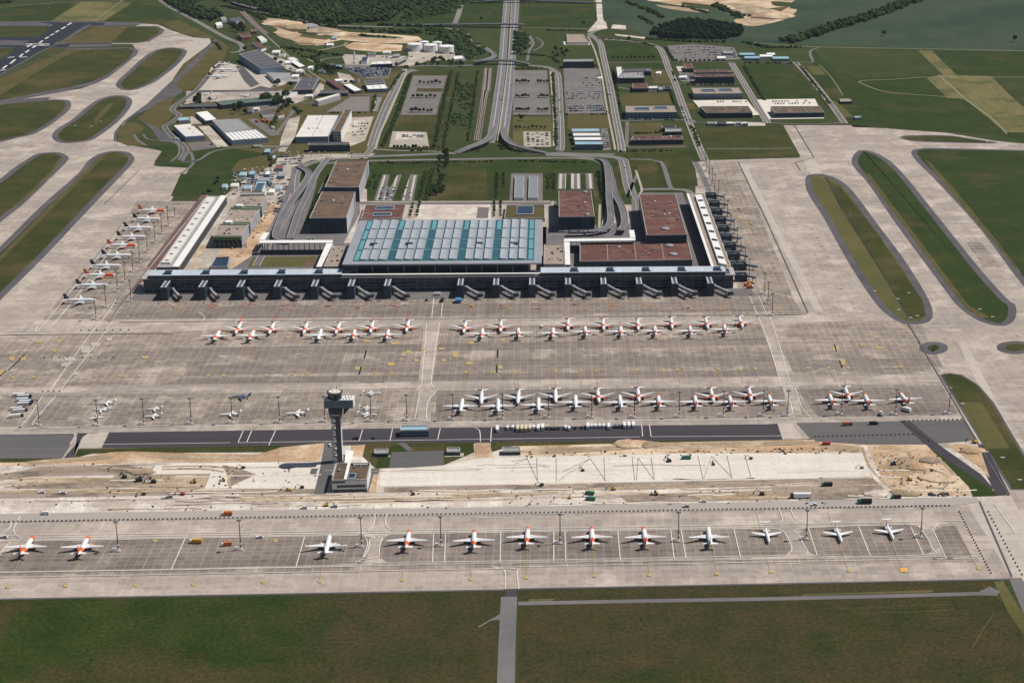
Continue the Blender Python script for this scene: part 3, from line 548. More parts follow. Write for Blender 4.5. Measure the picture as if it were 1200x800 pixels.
# cargo-apron aircraft at the top left
for (x, y, rz, lab) in [(262, 84, -88, 'navy-tailed airliner on the small far apron, upper of the close pair'), (257, 92, -88, 'navy-tailed airliner on the small far apron, lower of the close pair')]:
    g = W(x, y); dup(PSN['o'], (g.x, g.y, OZ), R(rz), lab, 'airliners on the small far apron')
for (x, y, rz, lab) in [(262, 76.5, 100, 'white jet nearest the big grey hangar corner on the far apron'), (275, 84, 60, 'white jet parked nose to the big grey hangar on the far apron'), (241, 111.5, 90, 'small white jet by the dark hedge row on the far apron'), (248, 117, 80, 'white jet nearest the long dark shed on the far apron'), (288, 113.5, 90, 'white jet behind the long dark shed roof'), (310, 111, 70, 'white jet behind the right end of the long dark shed')]:
    g = W(x, y); dup(SJ['o'], (g.x, g.y, OZ), R(rz), lab, 'small jets on the far apron', (.8,) * 3)
# ------------------------------------------------------------------ light masts
def mast():
    t = thing('light_mast', 'x', 'light mast')
    b = MB(); b.tube((0, 0, 0), (0, 0, 27), .55, .3, 8); b.obj('pole', MT_['pole'], t)
    for z in (1, 5): b = MB(); b.tube((0, 0, z), (0, 0, z + 2), .72, .7, 8); b.obj('painted_band', MT_['white'], t)
    for z in (3.1, 7.1): b = MB(); b.tube((0, 0, z), (0, 0, z + 1.8), .72, .7, 8); b.obj('warning_band', MT_['red'], t)
    b = MB(); b.tube((0, 0, 26.6), (0, 0, 27.3), 1.5, 1.5, 10)
    for i in range(6):
        a = i * math.pi / 3; b.box(1.5 * math.cos(a) - .4, 1.5 * math.cos(a) + .4, 1.5 * math.sin(a) - .4, 1.5 * math.sin(a) + .4, 25.9, 26.8)
    b.obj('lamp_ring', MT_['steel'], t)
    b = MB(); b.prism([(-1.6, -1.6), (1.6, -1.6), (1.6, 1.6), (-1.6, 1.6)], 0, .8); b.obj('base', MT_['block'], t)
    b = MB(); b.box(-4.6, -2.6, -1, 1, 0, 2.2); b.box(-4.9, -2.3, -1.3, 1.3, 2.2, 2.5); b.obj('control_cabinet', MT_['white'], t)
    return t
MP = mast(); _mused = False
def masts(pts, fmt, group, n0=0):
    global _mused
    for i, p in enumerate(pts):
        g = W(*p[:2]); s = p[2] if len(p) > 2 else 1
        if not _mused:
            MP.location = (g.x, g.y, .3); MP['label'] = fmt.format(o=ordn(i)); MP['group'] = group; _mused = True; MP.scale = (1, 1, s)
        else: dup(MP, (g.x, g.y, .3), 0, fmt.format(o=ordn(i)), group, (1, 1, s))
masts([(139, 646), (282.5, 644.5), (424, 641), (517, 640), (656.5, 637), (795, 634.5), (945, 632), (1079, 629.5)], 'tall grey floodlight mast on the nearest apron, {o} from left', 'light masts on the nearest apron')
masts([(46.5, 499), (115, 499), (169, 497.5), (224.5, 497), (272.5, 496), (328, 495.5), (381, 494.5), (435, 494), (477, 493), (531, 492), (589.5, 491), (643, 490), (693.5, 489.5), (743.5, 489.5), (796, 489), (848, 488), (894.5, 487.5), (923, 487.5), (986, 486), (1049.5, 486), (1112, 485)], 'tall grey floodlight mast along the dark asphalt road, {o} from left', 'light masts along the asphalt road')
masts([(205, 254.5, .5), (197.5, 265), (190, 274.5), (182, 285), (173, 296), (164, 307.5), (156, 319), (147, 331), (138, 342.5), (154, 354), (124.5, 360), (113, 375)], 'floodlight mast at the nose of the left pier airliners, {o} from far end', 'light masts beside the left pier')
masts([(826.5, 194, .8), (828, 201, .8), (831, 210), (834.6, 218), (837.5, 226), (842, 233), (848.5, 250), (852.5, 257), (856, 274), (860, 280), (864, 290), (868, 302), (873, 314), (878, 328), (896, 345), (900, 356), (905, 370)], 'floodlight mast along the right pier gates, {o} from the far end', 'light masts along the right pier')
# ------------------------------------------------------------------ buildings
mat('roof_rust', (.115, .072, .045), (.085, .058, .038), (.15, .10, .062), s=.03, s3=.05, grain=.15, gs=.3, sx=.4, sy=1.5, rnd=.12)
mat('roof_maroon', (.13, .050, .040), (.10, .045, .035), (.16, .085, .06), s=.03, s3=.05, grain=.15, gs=.3, sx=.4, sy=1.5)
mat('roof_tan', (.33, .265, .215), (.27, .215, .17), s=.05, grain=.12)
mat('roof_white', (.66, .63, .585), (.58, .55, .51), s=.05, grain=.07, sx=.3, sy=1)
mat('roof_bright', (.74, .73, .70), (.68, .67, .65), s=.05, grain=.04)
mat('roof_grey', (.30, .29, .29), (.25, .245, .25), s=.05, grain=.1)
mat('roof_strip', (.42, .46, .49), (.36, .40, .43), s=.1)
mat('roof_slate', (.46, .50, .55), (.40, .44, .49), s=.05, grain=.1, slab=(9, 100, .25, .05, .8))
mat('roof_dark', (.075, .075, .085), (.10, .10, .11), s=.03, grain=.12, sx=.3)
mat('roof_green', (.10, .145, .105), (.08, .115, .09), s=.05, grain=.12)
mat('roof_blue', (.22, .36, .44), (.28, .42, .48), s=.05, grain=.1)
mat('roof_steel', (.30, .31, .34), (.26, .27, .30), s=.03, grain=.06, rough=.5)
mat('parapet', (.42, .40, .38), s=.1)
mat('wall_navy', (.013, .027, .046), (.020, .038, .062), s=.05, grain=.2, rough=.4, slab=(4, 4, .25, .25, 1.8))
mat('wall_dark', (.045, .045, .05), (.06, .06, .065), s=.05, grain=.15)
mat('wall_grey', (.33, .34, .37), (.28, .29, .32), s=.05, grain=.1)
mat('wall_blue', (.20, .27, .36), (.16, .22, .30), s=.05, grain=.1)
mat('wall_white', (.68, .67, .64), (.6, .59, .57), s=.05, grain=.07)
mat('wall_brick', (.23, .07, .05), (.18, .06, .05), s=.1, grain=.2)
mat('wall_ribbed', (.42, .42, .45), (.36, .36, .39), s=.03, grain=.1, slab=(3.2, 100, .5, .1, .6))
mat('teal', (.026, .11, .13), (.02, .085, .10), s=.04, rough=.25, grain=.12, spec=.5)
mat('teal_light', (.14, .35, .37), (.11, .29, .32), s=.05, rough=.25, grain=.08)
mat('green_paint', (.09, .16, .07), (.07, .13, .06), s=.1)
mat('skylight', (.27, .30, .325), (.21, .24, .27), s=.3, rough=.5, grain=.15, gs=.8)
mat('skylight_glass', (.20, .30, .36), s=.1, rough=.2)
def q4(q, h): return [tuple(W(x, y, h)[:2]) for x, y in q]
def lerp(a, b, t): return (a[0] + (b[0] - a[0]) * t, a[1] + (b[1] - a[1]) * t)
def bil(p, u, v):
    """p = [back-left, back-right, front-right, front-left]; u along the width, v from the front to the back"""
    return lerp(lerp(p[3], p[2], u), lerp(p[0], p[1], u), v)
def strip(b, p, u0, u1, v0, v1, z0, z1): b.prism([bil(p, u0, v0), bil(p, u1, v0), bil(p, u1, v1), bil(p, u0, v1)], z0, z1)
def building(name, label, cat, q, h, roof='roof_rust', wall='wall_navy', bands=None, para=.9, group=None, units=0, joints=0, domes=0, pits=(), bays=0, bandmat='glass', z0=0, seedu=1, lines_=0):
    """q: roof outline in frame pixels (back-left, back-right, front-right, front-left), h: metres"""
    p = q4(q, h)
    c = (sum(a[0] for a in p) / len(p), sum(a[1] for a in p) / len(p))
    t = thing(name, label, cat, (c[0], c[1], 0), 0, group)
    p = [(a[0] - c[0], a[1] - c[1]) for a in p]
    wd = (Vector(p[1]) - Vector(p[0])).length; dp = (Vector(p[3]) - Vector(p[0])).length
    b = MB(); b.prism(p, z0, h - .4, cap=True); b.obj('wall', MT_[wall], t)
    b = MB(); ins = inset(p, .6)
    b.prism(inset(p, .55), h - .38, h, True); ro = b.obj('roof', MT_[roof], t)
    if para:
        b = MB(); o2 = p if area2(p) > 0 else p[::-1]; i2 = inset(o2, .8)
        k = len(o2)
        for i in range(k):
            j = (i + 1) % k
            b.hexa([(*o2[i], h - .4), (*o2[j], h - .4), (*i2[j], h - .4), (*i2[i], h - .4)], [(*o2[i], h + para), (*o2[j], h + para), (*i2[j], h + para), (*i2[i], h + para)])
        b.obj('parapet', MT_['parapet'], t)
    if len(p) != 4: return t
    fr, rt = (p[3], p[2]), (p[2], p[1])
    if bands:
        n, wall_hi = bands, h - 1.2
        fl = wall_hi / n
        for k in range(n):
            z = k * fl + fl * .35
            nb = bays or 1
            for i in range(nb):
                u0, u1 = (i + .06) / nb, (i + .94) / nb
                a0, a1 = lerp(*fr, u0), lerp(*fr, u1)
                d = Vector((fr[1][1] - fr[0][1], -(fr[1][0] - fr[0][0]))).normalized() * .12
                b = MB(); b.hexa([(a0[0] + d.x, a0[1] + d.y, z), (a1[0] + d.x, a1[1] + d.y, z), (a1[0] - d.x, a1[1] - d.y, z), (a0[0] - d.x, a0[1] - d.y, z)], [(a0[0] + d.x, a0[1] + d.y, z + fl * .5), (a1[0] + d.x, a1[1] + d.y, z + fl * .5), (a1[0] - d.x, a1[1] - d.y, z + fl * .5), (a0[0] - d.x, a0[1] - d.y, z + fl * .5)])
                b.obj('window', MT_[bandmat], t)
    for i in range(joints):
        b = MB(); v = (i + 1) / (joints + 1); strip(b, p, .01, .99, v - .5 / dp, v + .5 / dp, h, h + .25); b.obj('roof_joint', MT_['roof_grey' if roof in ('roof_bright', 'roof_white', 'roof_grey', 'roof_dark', 'skylight') else 'roof_tan'], ro)
    for i in range(lines_):
        b = MB(); v = (i + 1) / (lines_ + 1); strip(b, p, v - .5 / wd, v + .5 / wd, .01, .99, h, h + .3); b.obj('roof_joint', MT_['roof_grey' if roof in ('roof_bright', 'roof_white', 'roof_grey') else 'roof_tan'], ro)
    rs = random.Random(seedu * 77 + int(abs(c[0])))
    for i in range(units):
        u, v = rs.uniform(.08, .9), rs.uniform(.12, .85); su, sv = rs.uniform(1.2, 3.2) / wd, rs.uniform(1.5, 3.5) / dp
        b = MB(); strip(b, p, u, u + su, v, v + sv, h, h + rs.uniform(.8, 2.0)); b.obj('roof_unit', MT_[rs.choice(['roof_bright', 'skylight', 'roof_grey', 'roof_dark'])], ro)
    for (u0, u1, v0, v1) in pits:
        b = MB(); strip(b, p, u0 - .015, u1 + .015, v0 - .04, v1 + .04, h, h + 1.4); b.obj('courtyard_kerb', MT_['wall_grey'], ro)
        b = MB(); strip(b, p, u0, u1, v0, v1, h + 1.41, h + 1.5); b.obj('courtyard_glazing', MT_['glass'], ro)
    return t
def dome_unit(t, q, h, u, v, r=7):
    p = q4(q, h); c = t.location; p = [(a[0] - c.x, a[1] - c.y) for a in p]; x, y = bil(p, u, v)
    b = MB(); k = 14
    b.rings([[(x + r * rr * math.cos(2 * math.pi * i / k), y + r * rr * math.sin(2 * math.pi * i / k), h + z) for i in range(k)] for rr, z in ((1, 0), (1, 1.2), (.8, 1.9), (.4, 2.3))]); b.obj('roof_dome', MT_['roof_steel'], t, True)

# --- main pier -------------------------------------------------
HP = 17.0
def solve_h(px, yb, yt):
    g = W(px, yb); lo, hi = 0, 120
    for _ in range(40):
        m = (lo + hi) / 2
        if P((g.x, g.y, m))[1] > yt: lo = m
        else: hi = m
    return lo
a, bb = W(167, 344), W(860, 337)
X0, X1 = a.x, bb.x; YF = (a.y + bb.y) / 2; HP = (solve_h(167, 344, 327.5) + solve_h(860, 337, 321)) / 2
print('PIER', X0, X1, a.y, bb.y, 'H', HP)
YT = W(500, 314, HP + 3).y
t = thing('terminal_pier', 'long glass-fronted main pier with white roof strip facing the apron', 'airport pier', ((X0 + X1) / 2, YF, 0))
ox, oy = (X0 + X1) / 2, YF
hx = (X1 - X0) / 2
b = MB(); b.box(-hx + 1.5, hx - 1.5, 1.2, YT - oy, 0, HP - .6); b.obj('wall', MT_['glass'], t)
b = MB()
for z, hh in ((3.6, .5), (7.2, .35), (12.5, .35)): b.box(-hx + .8, hx - .8, .8, 1.15, z, z + hh)
b.obj('floor_band', MT_['wall_grey'], t)
n = 72
mull = None
for i in range(n + 1):
    x = -hx + 1.5 + i * (2 * hx - 3) / n
    if mull is None:
        b = MB(); b.box(-.22, .22, .3, 1.1, 0, HP - .7); mull = b.obj('mullion', MT_['wall_blue'], t, loc=(x, 0, 0))
    else: m = mull.copy(); COL.objects.link(m); m.location.x = x
b = MB(); b.box(-hx, hx, -.5, 15, HP - .55, HP); b.obj('roof', MT_['roof_dark'], t)
b = MB(); b.box(-hx - 1, hx + 1, -2.2, .8, HP - .7, HP + .5); b.box(-hx - 1, -hx + 5, .8, 36, HP - .7, HP + .5); b.box(hx - 5, hx + 1, .8, 30, HP - .7, HP + .5); b.obj('roof_edge', MT_['parapet'], t)
UF = W(500, 320.3, HP + 5).y - oy; YT2 = W(500, 314.3, HP + 5).y - oy
for (pa, pb) in ((176, 400), (634, 851)):
    xa, xb = W(pa, 320.5, HP + 5).x - ox, W(pb, 320.5, HP + 5).x - ox
    b = MB(); b.box(xa, xb, UF, YT2, HP, HP + 4.7); b.obj('clerestory', MT_['glass'], t)
    b = MB(); b.box(xa - .5, xb + .5, UF - 1.5, YT2, HP + 4.7, HP + 5.2); b.obj('upper_roof', MT_['roof_slate'], t)
xa, xb = W(400, 320.5, HP + 5).x - ox + .8, W(634, 320.5, HP + 5).x - ox - .8
b = MB(); b.box(xa, xb, UF - 1, UF + 3, HP + 3.4, HP + 4.2); b.obj('roof_edge', MT_['roof_bright'], t)
GATES = [192, 236, 280.5, 324, 367.5, 410.5, 453, 539, 581, 623.5, 666, 708, 750, 792, 834]
for i, gx in enumerate(GATES):      # lift cores on the roof
    x = W(gx + 7, 317, HP + 5).x - ox
    if not 176 < gx + 7 < 400 and not gx > 640: continue
    b = MB(); b.box(x - 4, x + 4, UF + 4, YT2 - 6, HP + 5.2, HP + 6.6); b.box(x - 5.5, x + 5.5, UF + 1, UF + 5, HP + 5.2, HP + 5.8); b.obj('roof_core', MT_['wall_navy'], t)
# gate fingers in front of the pier, each with its tower and boarding bridge
def finger():
    t = thing('gate_finger', 'x', 'gate building')
    h = HP - 1.5
    b = MB(); b.box(-3.6, 3.6, -31, -.2, 4.2, h); b.obj('corridor', MT_['glass'], t)
    b = MB(); b.box(-4.2, 4.2, -32, -20, 0, h - .4); b.obj('tower', MT_['wall_navy'], t)
    for x in (-2.5, 2.5): b = MB(); b.box(x - .8, x + .8, -31.5, 0, h, h + .45); b.obj('roof_strip', MT_['wall_ribbed' if 0 else 'roof_strip'], t)
    b = MB(); b.box(-3.5, 3.5, -31.4, 0, h - .01, h + .15); b.obj('roof', MT_['roof_dark'], t)
    return t
def bridge():
    t = thing('boarding_bridge', 'x', 'boarding bridge')
    b = MB(); b.tube((0, 0, 0), (0, 0, 4), .8, .8, 8); b.tube((0, 0, 4), (0, 0, 8), 2.4, 2.4, 12); b.obj('rotunda', MT_['roof_steel'], t)
    b = MB(); b.bar((0, 0, 4.8), (12, -22, 4.2), 3.0, 2.8); b.obj('tunnel', MT_['roof_grey'], t)
    b = MB(); b.bar((9, -16.5, 4.0), (16, -29, 3.8), 3.8, 3.6); b.obj('outer_tunnel', MT_['roof_steel'], t)
    b = MB(); b.tube((17, -31, 3.6), (17, -31, 7.6), 2.6, 2.6, 10); b.box(17.2, 20.8, -32.4, -29, 3.9, 7.2); b.obj('cab', MT_['wall_dark'], t)
    b = MB(); b.box(11.6, 12.4, -23, -22, 0, 4.2); b.box(14.4, 15.2, -24.6, -23.6, 0, 4.2); b.box(11, 16, -24.6, -22.6, .3, 1.3); b.obj('wheel_column', MT_['dark'], t)
    return t
FG = finger(); BG = bridge()
for i, gx in enumerate(GATES):
    x = W(gx, 353).x - (0 if i < 7 else 0)
    yy = a.y + (bb.y - a.y) * (gx - 167) / 693
    lab = 'dark gate finger with two pale roof strips on the main pier, {} from left'.format(ordn(i))
    if i == 0: FG.location = (x, YF, 0); FG['label'] = lab; FG['group'] = 'gate fingers of the main pier'
    else: dup(FG, (x, YF, 0), 0, lab, 'gate fingers of the main pier')
    lab = 'grey boarding bridge angled off the main pier gate finger, {} from left'.format(ordn(i))
    s = (.8 if i < 3 else 1, 1, 1)
    if i == 0: BG.location = (x + 6.2, YF - 8, 0); BG['label'] = lab; BG['group'] = 'boarding bridges of the main pier'; BG.scale = (.75, .9, 1)
    else: dup(BG, (x + 6.2, YF - 8, 0), 0, lab, 'boarding bridges of the main pier', (.75 if i < 3 else 1, .95, 1))
dup(BG, (W(792, 353).x + 1, YF - 14, 0), 0, 'second grey boarding bridge beside the next-to-last gate finger of the main pier', 'boarding bridges of the main pier', (.8, .95, 1))

# --- main hall ---------------------------------------------------
HH = 32
q = [(420, 258.7), (636, 257), (634.3, 308.5), (402, 309.5)]
p = q4(q, HH); cx = sum(a_[0] for a_ in p) / 4; cy = sum(a_[1] for a_ in p) / 4
x0 = (p[0][0] + p[3][0]) / 2 - cx; x1 = (p[1][0] + p[2][0]) / 2 - cx; y0 = (p[2][1] + p[3][1]) / 2 - cy; y1 = (p[0][1] + p[1][1]) / 2 - cy
print('HALL', x1 - x0, y1 - y0)
t = thing('terminal_hall', 'large square terminal hall with grey overhanging roof of teal and white skylights', 'terminal', (cx, cy, 0))
b = MB(); b.box(x0 + 14, x1 - 14, y0 + 16, y1 - 14, 0, HH - 4); b.obj('glass_wall', MT_['glass'], t)
b = MB(); b.hexa([(x0 + 6, y0 + 8, HH - 4), (x1 - 6, y0 + 8, HH - 4), (x1 - 6, y1 - 6, HH - 4), (x0 + 6, y1 - 6, HH - 4)], [(x0 + 1.5, y0 + 1.5, HH - 1.5), (x1 - 1.5, y0 + 1.5, HH - 1.5), (x1 - 1.5, y1 - 1.5, HH - 1.5), (x0 + 1.5, y1 - 1.5, HH - 1.5)]); b.obj('soffit', MT_['wall_grey'], t)
b = MB(); b.box(x0, x1, y0, y1, HH - 1.48, HH); b.obj('roof', MT_['roof_steel'], t)
# inner field of skylights
mx0, mx1, my0, my1 = x0 + 11, x1 - 9.5, y0 + 13, y1 - 2.5
b = MB(); b.box(mx0, mx1, my0, my1, HH, HH + .3); rf = b.obj('glazed_field', MT_['teal'], t)
sw = 8.0; nb = 5; bw = (mx1 - mx0 - sw * (nb + 1)) / nb
rd = (my1 - my0) / 4
sk = None
for r_ in range(4):
    ya, yb = my0 + r_ * rd + 2.0, my0 + (r_ + 1) * rd - 3.6
    for s in (list(range(nb + 1)) if r_ == 3 else [0, nb]):
        xa = mx0 + s * (bw + sw) + 1.5; b = MB(); b.box(xa, xa + sw - 3, ya, yb, HH + .3, HH + .7); b.obj('light_panel', MT_['teal_light'], rf)
    for bi in range(nb):
        xs = mx0 + sw + bi * (bw + sw)
        for c_ in range(3):
            xa = xs + c_ * bw / 3 + 1.0; xb = xs + (c_ + 1) * bw / 3 - 1.0
            if sk is None:
                b = MB(); nn = 5; d = (yb - ya) / nn
                for k in range(nn):     # curved scoops
                    yk = k * d
                    w2 = xb - xa
                    b.hexa([(0, yk + .9, 0), (w2, yk + .9, 0), (w2, yk + d - .7, 0), (0, yk + d - .7, 0)], [(0, yk + 1.0, 1.6), (w2, yk + 1.0, .3), (w2, yk + d - .9, 1.8), (0, yk + d * .5, 3.6)])
                sk = b.obj('skylight', MT_['skylight'], rf, loc=(xa, ya, HH + .3))
            else:
                m = sk.copy(); COL.objects.link(m); m.location = (xa, ya, HH + .3)
    b = MB(); b.box(mx0 + 10, mx1 - 10, my0 + (r_ + 1) * rd - 2.0, my0 + (r_ + 1) * rd - .8, HH + .3, HH + .9); b.obj('roof_walkway', MT_['roof_blue'], rf)
for (ux, uy) in ((437.8, 289), (479.5, 288.5), (561.5, 288), (602.8, 288)):
    g = W(ux, uy, HH); b = MB()
    for k in (-3, 0, 3): b.box(g.x - cx + k - 1.2, g.x - cx + k + 1.2, g.y - cy - 2, g.y - cy + 5, HH + 2, HH + 3.8)
    b.obj('roof_plant', MT_['dark'], rf)
for i in range(12):
    x = x0 + 16 + i * (x1 - x0 - 32) / 11; b = MB(); b.tube((x, y0 + 10, 0), (x, y0 + 10, HH - 4), .8, .8, 8); b.obj('column', MT_['steel'], t)

# --- side piers ---------------------------------------------------
def side_pier(name, label, q, h, strips, wall='wall_dark', roof='roof_grey'):
    t = building(name, label, 'airport pier', q, h, roof=roof, wall=wall, para=.3)
    p = q4(q, h); c = t.location; p = [(a_[0] - c.x, a_[1] - c.y) for a_ in p]
    for (u0, u1, v0, v1, dz, m) in strips:
        b = MB(); strip(b, p, u0, u1, v0, v1, h, h + dz); b.obj('roof_panel', MT_[m], t)
    return t, p
QL = [(243, 229.5), (265.5, 230), (209.5, 313.3), (184, 313.3)]
tl, pl = side_pier('side_pier', 'long low left side pier with cream roof strips and brown band between', QL, 11, [(.10, .50, .04, .96, 2.2, 'roof_white'), (.70, 1.0, 0, 1, 1.2, 'roof_bright'), (0, .04, 0, 1, .9, 'parapet')], roof='mud' if 0 else 'roof_grey')
for k in range(11):
    b = MB(); strip(b, pl, .22, .38, .06 + k * .08, .068 + k * .08, 13.2, 13.9); b.obj('roof_slot', MT_['roof_dark'], tl)
QR = [(804.5, 227.5), (825, 226.5), (859.5, 321), (834, 314)]
tr, pr_ = side_pier('side_pier', 'right side pier with tan roof, cream panels and dark slots above gates', QR, 15, [(.42, .78, .06, .95, 3.2, 'roof_bright'), (0, .13, 0, 1, .8, 'roof_bright'), (.95, 1, 0, 1, .8, 'parapet')], roof='roof_tan', wall='glass')
for k in range(8):
    b = MB(); v = .12 + k * .105; strip(b, pr_, .48, .74, v, v + .018, 18.2, 19.0); b.obj('roof_slot', MT_['dark'], tr)
# gates of the right pier
RG = [(826.5, 234), (830, 243.5), (833, 253), (837, 262.5), (840.5, 273), (843.5, 283), (848, 293), (852, 304), (856, 316), (860, 329)]
def rgate():
    t = thing('gate_deck', 'x', 'gate building')
    b = MB(); b.box(0, 17, -5, 5, 6.2, 7); b.obj('deck', MT_['roof_green'], t)
    b = MB(); b.box(0, 16.5, -5.4, -5.02, 3, 8.4); b.obj('screen', MT_['wall_navy'], t)
    b = MB(); b.box(0, 16.5, 3.4, 5.2, 7, 10.2); b.obj('corridor', MT_['roof_steel'], t)
    b = MB(); b.tube((5, 0, 7), (5, 0, 9), 1.6, 1.6, 10); b.box(8, 14, -3, 2, 7, 8.4); b.obj('roof_unit', MT_['roof_dark'], t)
    b = MB(); b.box(15.5, 17.2, -5, 5, 0, 9.5); b.obj('stair_tower', MT_['wall_dark'], t)
    b = MB(); b.bar((17, 2, 4.6), (27, -4, 4.2), 2.8, 2.8); b.tube((27.5, -4.3, 4), (27.5, -4.3, 7.2), 2.2, 2.2, 10); b.obj('boarding_arm', MT_['skylight'], t)
    b = MB(); b.box(24, 24.8, -3, -2.2, 0, 4.4); b.obj('wheel_column', MT_['dark'], t)
    return t
RGP = rgate()
for i, (gx, gy) in enumerate(RG):
    g = W(gx, gy, 0); lab = 'green-decked gate with boarding arm on the right side pier, {} from the far end'.format(ordn(i))
    s = (1.15 if i == 8 else .92, 1, 1)
    if i == 0: RGP.location = (g.x, g.y, 0); RGP['label'] = lab; RGP['group'] = 'gates of the right side pier'; RGP.scale = s
    else: dup(RGP, (g.x, g.y, 0), 0, lab, 'gates of the right side pier', s)

# --- landside blocks --------------------------------------------------
QA = [(377, 225.3), (416.5, 225.5), (406.3, 255.6), (362.5, 256)]
t = building('parking_house', 'brown-roofed parking block behind the left end of the terminal, nearer of the two', 'parking garage', QA, 21, 'roof_rust', 'wall_ribbed', joints=3, units=8, group='brown-roofed parking blocks')
def facade(t, q, h, m='wall_navy', side='front', nb=0):
    p = q4(q, h); c = t.location; p = [(a_[0] - c.x, a_[1] - c.y) for a_ in p]
    e = (p[3], p[2]) if side == 'front' else (p[3], p[0])
    d = Vector((e[1][1] - e[0][1], -(e[1][0] - e[0][0]))).normalized() * (.3 if side == 'front' else -.3)
    A0, A1 = Vector(e[0]), Vector(e[1])
    b = MB(); b.hexa([(*(A0 + d), .1), (*(A1 + d), .1), (*(A1 - d), .1), (*(A0 - d), .1)], [(*(A0 + d), h - .3), (*(A1 + d), h - .3), (*(A1 - d), h - .3), (*(A0 - d), h - .3)]); b.obj('facade_screen', MT_[m], t)
facade(t, QA, 21)
QB = [(394, 189), (432, 188.5), (421, 220), (380.5, 219.8)]
t = building('parking_house', 'brown-roofed parking block left of the terminal, farther of the two', 'parking garage', QB, 21, 'roof_rust', 'wall_ribbed', joints=3, units=8, group='brown-roofed parking blocks')
facade(t, QB, 21); b = MB()
t = building('link_building', 'low white-roofed link between the two brown-roofed parking blocks', 'building', [(383, 221.5), (418, 221.5), (415, 226), (380, 226)], 14, 'roof_bright', 'wall_navy')
QC = [(654.5, 224), (692.5, 223.6), (696.8, 254), (655, 254.6)]
t = building('parking_house', 'brown-roofed block with dark front just right of the terminal hall', 'parking garage', QC, 21, 'roof_maroon', 'wall_navy', joints=3, units=8); dome_unit(t, QC, 21, .82, .93, 3.5); dome_unit(t, QC, 21, .8, .07, 3.5)
QD = [(749, 229), (791.5, 228.5), (804.8, 275.3), (757.8, 276)]
t = building('parking_house', 'big maroon-roofed parking block in front of the right side pier', 'parking garage', QD, 22, 'roof_maroon', 'wall_navy', joints=4, units=18, seedu=3); dome_unit(t, QD, 22, .5, .14, 5.5)
QE = [(679.5, 285), (806.3, 283.5), (811.3, 304.5), (679.3, 306.6)]
t = building('baggage_hall', 'wide maroon-roofed low hall behind the right half of the main pier', 'building', QE, 11, 'roof_maroon', 'wall_navy', lines_=3, units=14, seedu=5); dome_unit(t, QE, 11, .82, .78, 5.5); dome_unit(t, QE, 11, .84, .3, 5.5)
building('station_entrance', 'low brown roof with two long dark light slots behind the terminal hall', 'building', [(428, 241), (475.5, 240.5), (471.5, 256.3), (422.5, 257)], 6, 'roof_maroon', 'parapet', pits=[(.3, .72, .66, .84), (.28, .7, .2, .38)], units=3)
building('station_entrance', 'olive roof with one framed dark rectangle behind the terminal hall', 'building', [(593, 241), (638.5, 240.5), (638.5, 255.8), (591, 256)], 5, 'grass_brown', 'parapet', pits=[(.3, .7, .28, .86)])
for k, (q, lb) in enumerate([([(279, 230.5), (312.5, 229.5), (306.5, 242.5), (273, 242)], 'farthest'), ([(271, 245.7), (304.5, 246), (293, 261), (261, 261)], 'middle'), ([(256, 263.2), (291.5, 263.2), (283, 277), (249.5, 277)], 'nearest')]):
    t = building('baggage_building', lb + ' of the three tan-roofed buildings between left side pier and ramps', 'building', q, 15, 'roof_tan', 'wall_grey', units=9, seedu=k, group='tan-roofed buildings by the left side pier')
    p = q4(q, 15); c = t.location; p = [(a_[0] - c.x, a_[1] - c.y) for a_ in p]
    b = MB(); strip(b, p, 0, .98, -.18 if k < 2 else -.06, -.01, 11, 15); b.obj('green_cornice', MT_['green_paint'], t)
    if k < 2: b = MB(); strip(b, p, .12, .36, -.12, .03, 15, 18); b.obj('roof_unit', MT_['roof_bright'], t)
    facade(t, q, 15)
    if k == 2:
        for i in range(6):
            b = MB(); strip(b, p, .03 + i * .16, .03 + i * .16 + .10, -.075, -.066, 2, 9); b.obj('window', MT_['glass'], t)
building('garage', 'dark flat-roofed block among earthworks behind the left part of the main pier', 'building', [(252.5, 302), (269.5, 301.2), (267, 313), (246, 313)], 8, 'wall_navy', 'wall_grey')
# canopies
def canopy(label, q, h, legs, name='glass_walkway', roof='roof_bright'):
    p = q4(q, h); c = (sum(a_[0] for a_ in p) / 4, sum(a_[1] for a_ in p) / 4)
    t = thing(name, label, 'covered walkway', (c[0], c[1], 0)); p = [(a_[0] - c[0], a_[1] - c[1]) for a_ in p]
    b = MB(); b.prism(p, h - 1, h, True, True); b.obj('roof', MT_[roof], t)
    n, m = legs
    if n:
        for i in range(n):
            for v in ((.1, .9) if m == 2 else (.1,)):
                x, y = bil(p, (i + .5) / n if n > 2 else .5, v) if n > 2 else bil(p, .5, (i + .5) / n)
                b = MB(); b.box(x - .35, x + .35, y - .35, y + .35, 0, h - 1); b.obj('column', MT_['wall_dark'], t)
    return t, p
t, p = canopy('long white-roofed glass walkway behind the courtyard left of the terminal hall', [(304, 281.5), (390, 281.2), (390, 284.3), (304, 284.6)], 16, (14, 2))
b = MB(); strip(b, p, 0, 1, .05, .12, 0, 6.5); b.obj('wall', MT_['glass'], t)
canopy('white walkway roof running forward to the pier left of the terminal hall', [(382.5, 284.9), (390, 284.9), (376.5, 312.5), (370.5, 312.5)], 16, (8, 1), roof='roof_bright')
canopy('short white walkway roof beside the ramp at the far left corner', [(309, 272.5), (315.5, 272.5), (310, 281), (303.5, 281)], 16, (3, 1))
t, p = canopy('white walkway roof running forward to the pier right of the terminal hall', [(661, 283.3), (667.5, 283.3), (668.3, 310), (662.5, 310)], 16, (8, 1))
t, p = canopy('long white-roofed walkway behind the wide maroon-roofed hall', [(661, 279.8), (744.5, 278.7), (744.7, 281.6), (661, 282.7)], 16, (14, 2))
